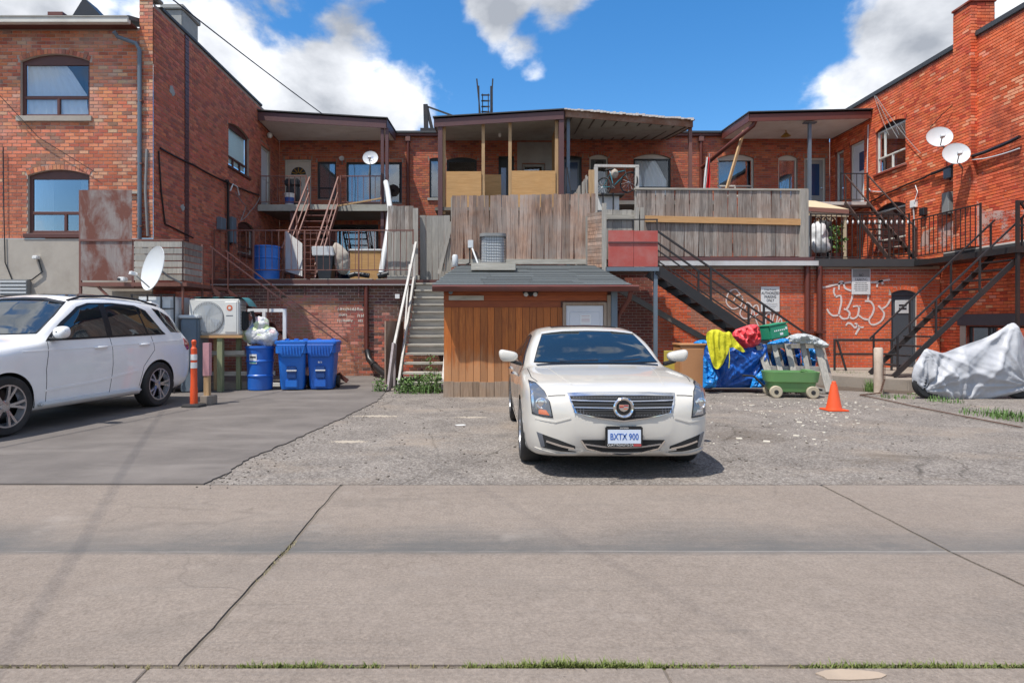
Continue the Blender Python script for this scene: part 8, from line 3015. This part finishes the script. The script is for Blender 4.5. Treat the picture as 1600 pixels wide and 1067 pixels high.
    MB().prism([(s_ * .88, 1.56, 1.195), (s_ * 1.1, 1.58, 1.21), (s_ * 1.1, 1.58, 1.24), (s_ * .88, 1.56, 1.24)], (0, .1, 0)).build('mirror_arm', M['trim_black'], mi, bev=.008)
    MB().prism([(s_ * 1.05, 1.505, 1.31), (s_ * 1.18, 1.53, 1.32), (s_ * 1.18, 1.53, 1.333), (s_ * 1.05, 1.505, 1.327)], (0, .02, 0)).build('indicator', M['trim_black'], mi)
patch('panorama_roof', [(-.55, 2.3), (.55, 2.3), (.55, 3.7), (-.55, 3.7)], sv, 'top', .005, .008, M['car_glass'], suv, .12)
MB().prism([(-.5, 4.2, 1.80), (.5, 4.2, 1.80), (.46, 4.48, 1.745), (-.46, 4.48, 1.745)], (0, 0, .03)).build('roof_spoiler', M['paint_white'], suv, bev=.01)
patch('rear_window', [(-.6, 1.15), (.6, 1.15), (.55, 1.5), (-.55, 1.5)], sv, 'back', .006, .006, M['car_glass'], suv, .08)
th = R(-8)
cth, sth = math.cos(th), math.sin(th)
suv.rotation_euler.z = th
lx_, ly_ = .97, 3.785
suv.location = (-5.65 - (lx_ * cth - ly_ * sth), 10.75 - (lx_ * sth + ly_ * cth), .014)


# ================================================================== plants and litter
def leafmat(name, c1, c2):
    t = NT(name)
    v = t.pos()
    t.set(Base_Color=t.mix(t.noise(v, 23, 3), c1, c2), Roughness=.6)
    t.p.inputs['Subsurface Weight'].default_value = 0
    return t.m


M['grass'] = leafmat('grass', (.05, .085, .014), (.19, .21, .045))
M['weed'] = leafmat('weed', (.045, .10, .02), (.13, .22, .05))
M['dry_grass'] = leafmat('dry_grass', (.14, .12, .05), (.26, .22, .1))
rg = random.Random(3)


def blades(mb, x, y, z, h, n, spread, w=.006, droop=.5):
    for _ in range(n):
        a = rg.uniform(0, 6.283)
        r_ = spread * math.sqrt(rg.random())
        bx0, by0 = x + r_ * math.cos(a), y + r_ * math.sin(a)
        hh = h * rg.uniform(.45, 1.1)
        d = rg.uniform(0, 6.283)
        dx, dy = math.cos(d), math.sin(d)
        le = hh * droop * rg.uniform(.2, 1)
        ww = w * rg.uniform(.6, 1.3)
        px_, py_ = -dy * ww, dx * ww
        p = [(bx0 - px_, by0 - py_, z), (bx0 + px_, by0 + py_, z), (bx0 + dx * le * .4 + px_ * .8, by0 + dy * le * .4 + py_ * .8, z + hh * .6), (bx0 + dx * le * .4 - px_ * .8, by0 + dy * le * .4 - py_ * .8, z + hh * .6), (bx0 + dx * le, by0 + dy * le, z + hh)]
        mb.add(p, [(0, 1, 2, 3), (3, 2, 4)])


def leaves(mb, x, y, z, h, n, spread, size):
    for _ in range(n):
        a = rg.uniform(0, 6.283)
        zz_ = rg.random()
        r_ = spread * math.sqrt(rg.random()) * (1 - .35 * zz_)
        c = Vector((x + r_ * math.cos(a), y + r_ * math.sin(a) * .7, z + h * zz_))
        d = Vector((rg.uniform(-1, 1), rg.uniform(-1, 1), rg.uniform(-.2, .8))).normalized()
        s_ = d.cross(Vector((rg.uniform(-1, 1), rg.uniform(-1, 1), rg.uniform(-1, 1)))).normalized()
        L = size * rg.uniform(.5, 1.2)
        mb.add([c, c + d * L * .5 + s_ * L * .28, c + d * L, c + d * L * .5 - s_ * L * .28], [(0, 1, 2, 3)])


# grass in the joint between lane and pavement
mb = MB()
x = -1.05
while x < 3.1:
    k = noise.noise(Vector((x * 1.3, 1, 4))) + .35 * noise.noise(Vector((x * 6, 2, 4)))
    if k > -.36 and not (-.45 < x < -.1):
        blades(mb, x, LANE_N - .008, -.012, (.026 + .020 * k) * rg.uniform(.7, 1.3), max(3, int(14 + 22 * k)), .019, .003, 1.1)
    x += .013
props(mb.build('grass', M['grass'], fix=False), 'line of short green grass in the joint at the lane edge', 'grass', kind='stuff')
mb = MB()
for i in range(420):
    x = rg.uniform(-3.2, 3.2)
    blades(mb, x, LANE_N - .01 + rg.uniform(-.012, .008), -.012, .022, 4, .012, .003, .9)
props(mb.build('dry_grass', M['dry_grass'], fix=False), 'sparse dry grass in the joint at the lane edge', 'grass', kind='stuff')
# moss and grit in the cross joint
mb = MB()
for i in range(260):
    y = LANE_N + rg.random() ** 1.4 * 1.6
    blades(mb, -1.3 + rg.uniform(-.011, .011), y, -.06, .048, 4, .008, .003, .9)
props(mb.build('moss', M['dry_grass'], fix=False), 'moss and grit in the slanting slab joint', 'moss', kind='stuff')
# earth filling the joints
M['joint_dirt'] = plain('joint_dirt', (.15, .125, .10), .95, var=.45, scale=14, bump=.6, bscale=90)
mb = MB()
mb.bx(-10, 11.5, LANE_N - .03, LANE_N + .014, -.09, -.010)
mb.bx(-9.8, 7.1, .35, LANE_N - .031, -.095, -.001)
for xj in (-1.3, 3.0, -5.6):
    ys_, zs_ = [LANE_N + .012, 3.3, CREASE, 4.8, LANE_F - .01], [-.001, -.012, -.030, -.013, -.001]
    mb.grid(lambda s, t_: Vector((xj - .019 + .038 * s, ys_[round(t_ * 4)], zs_[round(t_ * 4)] - .008)), 1, 4)
props(mb.build('joint_earth', M['joint_dirt'], fix=False), kind='structure')
# weeds under the steps
mb = MB()
for (x, y, h, n, s_) in ((-1.45, 12.95, .34, 260, .34), (-1.15, 12.95, .40, 260, .28), (-1.75, 12.9, .3, 130, .2), (-1.2, 13.4, .75, 90, .2), (-2.25, 13.1, .28, 110, .16)):
    leaves(mb, x, y, .0, h, n, s_, .075)
    blades(mb, x, y, 0, h * .8, n // 5, s_, .006)
props(mb.build('weeds', M['weed'], fix=False), 'bright green weeds growing through the timber steps', 'weeds', kind='stuff')
# grass bank by the platform
mb = MB()
for (px, py, h, n, s_) in ((1300, 596, .28, 160, .3), (1325, 598, .3, 240, .3), (1348, 603, .26, 200, .25), (1365, 612, .3, 160, .18), (1475, 628, .12, 60, .3), (1545, 648, .12, 120, .4), (1585, 655, .14, 140, .3), (1400, 622, .1, 50, .3), (1440, 618, .08, 40, .3)):
    g = gnd(px, py)
    blades(mb, g.x, g.y, 0, h, n, s_, .007, .6)
    leaves(mb, g.x, g.y, 0, h * .5, n // 3, s_, .05)
props(mb.build('grass', M['weed'], fix=False), 'rough grass along the foot of the platform', 'grass', kind='stuff')
MB().prism([(7.4, 13.6, -.02), (8.9, 12.5, -.02), (12.4, 12.1, -.02), (12.4, 13.1, -.02), (9.0, 13.3, -.02), (7.75, 14.65, -.02)], (0, 0, .024)).build('earth_bank', M['earth'])
props(bpy.data.objects['earth_bank'], kind='structure')
# plant behind the iron railing
pb = thing('pot_plant', 'leafy green plant behind the black iron railing', 'plant', at(1308, 395, 17.8))
c = at(1308, 372, 17.8)
mb = MB()
leaves(mb, c.x, 17.8, c.z - .4, .75, 150, .28, .13)
mb.build('foliage', M['weed'], pb, fix=False)
MB().lathe([(.12, 0), (.17, .3), (.18, .32)], Matrix.Translation((c.x, 17.8, 3.14)), 14).build('pot', M['pipe_brown'], pb, smooth=40)
MB().tube([(c.x, 17.8, 3.4), (c.x, 17.8, c.z)], .02, 6).build('stem', M['weed'], pb)

# plaster crumbs and chips scattered near the cone
M['chip'] = plain('chip', (.62, .57, .48), .9, var=.15, scale=20)
M['chip_dark'] = plain('chip_dark', (.13, .11, .09), .9, var=.3, scale=20)
mb = MB()
for i in range(170):
    px, py = (rg.gauss(1255, 60), rg.gauss(640, 13)) if rg.random() < .8 else (rg.uniform(1090, 1340), rg.uniform(612, 700))
    if py < 612:
        continue
    g = gnd(px, py)
    s_ = rg.uniform(.005, .022) * (2.0 if rg.random() < .08 else 1)
    a = rg.uniform(0, 3.14)
    Mx = Matrix.Translation((g.x, g.y, .004)) @ Matrix.Rotation(a, 4, 'Z') @ Matrix.Diagonal((s_, s_ * rg.uniform(.3, .8), rg.uniform(.004, .01), 1))
    mb.bx(-1, 1, -1, 1, -.5, 1, Mx)
props(mb.build('plaster_chips', M['chip'], fix=False), 'pale plaster chips scattered on the asphalt around the cone', 'litter', kind='stuff')
mb = MB()
for i in range(420):
    g = gnd(rg.uniform(350, 1600), 505 + 970 * 1.45 / rg.uniform(5.7, 12.5))
    if g.x < -1.5 and g.y < 11:
        continue
    s_ = rg.uniform(.004, .014)
    Mx = Matrix.Translation((g.x, g.y, .003)) @ Matrix.Rotation(rg.uniform(0, 3), 4, 'Z') @ Matrix.Diagonal((s_, s_ * .7, s_ * .6, 1))
    mb.bx(-1, 1, -1, 1, -.5, 1, Mx)
props(mb.build('gravel', M['chip_dark'], fix=False), 'loose grit on the old asphalt', 'gravel', kind='stuff')
mb = MB()
for i in range(160):
    k = rg.randrange(len(edge) - 1)
    f = rg.random()
    q = edge[k] + (edge[k + 1] - edge[k]) * f
    s_ = rg.uniform(.003, .011)
    Mx = Matrix.Translation((q.x + abs(rg.gauss(0, .2)) + rg.gauss(0, .03), q.y - abs(rg.gauss(0, .15)), .003)) @ Matrix.Rotation(rg.uniform(0, 3), 4, 'Z') @ Matrix.Diagonal((s_, s_ * .7, s_ * .6, 1))
    mb.bx(-1, 1, -1, 1, -.5, 1, Mx)
props(mb.build('gravel', M['chip_dark'], fix=False), 'crumbled asphalt along the ragged edge of the dark paving', 'gravel', kind='stuff')
M['cardboard'] = plain('cardboard', (.36, .28, .21), .9, var=.15, scale=18)
# flat scraps
for i, (px, py, w_, h_, m_, lb) in enumerate(((1330, 1055, .16, .045, 'cardboard', 'torn piece of tan cardboard on the near pavement'), (720, 664, .10, .05, 'sign_white', 'scrap of white paper on the asphalt left of the sedan'))):
    z0 = .009 if py > 1000 else .001
    g = gnd(px, py, z0)
    poly = [(g.x + w_ * math.cos(a) * rg.uniform(.7, 1.1), g.y + h_ * math.sin(a) * rg.uniform(.7, 1.1), z0) for a in [k * .57 for k in range(11)]]
    props(MB().prism(poly, (0, 0, .004)).build('scrap', M[m_]), lb, 'litter')
# overhead service cables above the lane (their shadows cross the concrete)
for i, ((x0_, y0_), (x1_, y1_), lb) in enumerate((((-5.1, 9.7), (-1.75, 1.9), 'service cable high over the left bay'), ((-1.1, 7.6), (2.4, .5), 'service cable high over the middle of the lane'))):
    hgt = 9.5
    ox, oy = .36 * hgt, .31 * hgt
    a, b_ = Vector((x0_ - ox, y0_ - oy, hgt)), Vector((x1_ - ox, y1_ - oy, hgt))
    d = (b_ - a).normalized()
    cable('overhead_wire', lb, [a - d * .5, b_ + d * 8], (.008, .004)[i], sag=.0, cat='wire')
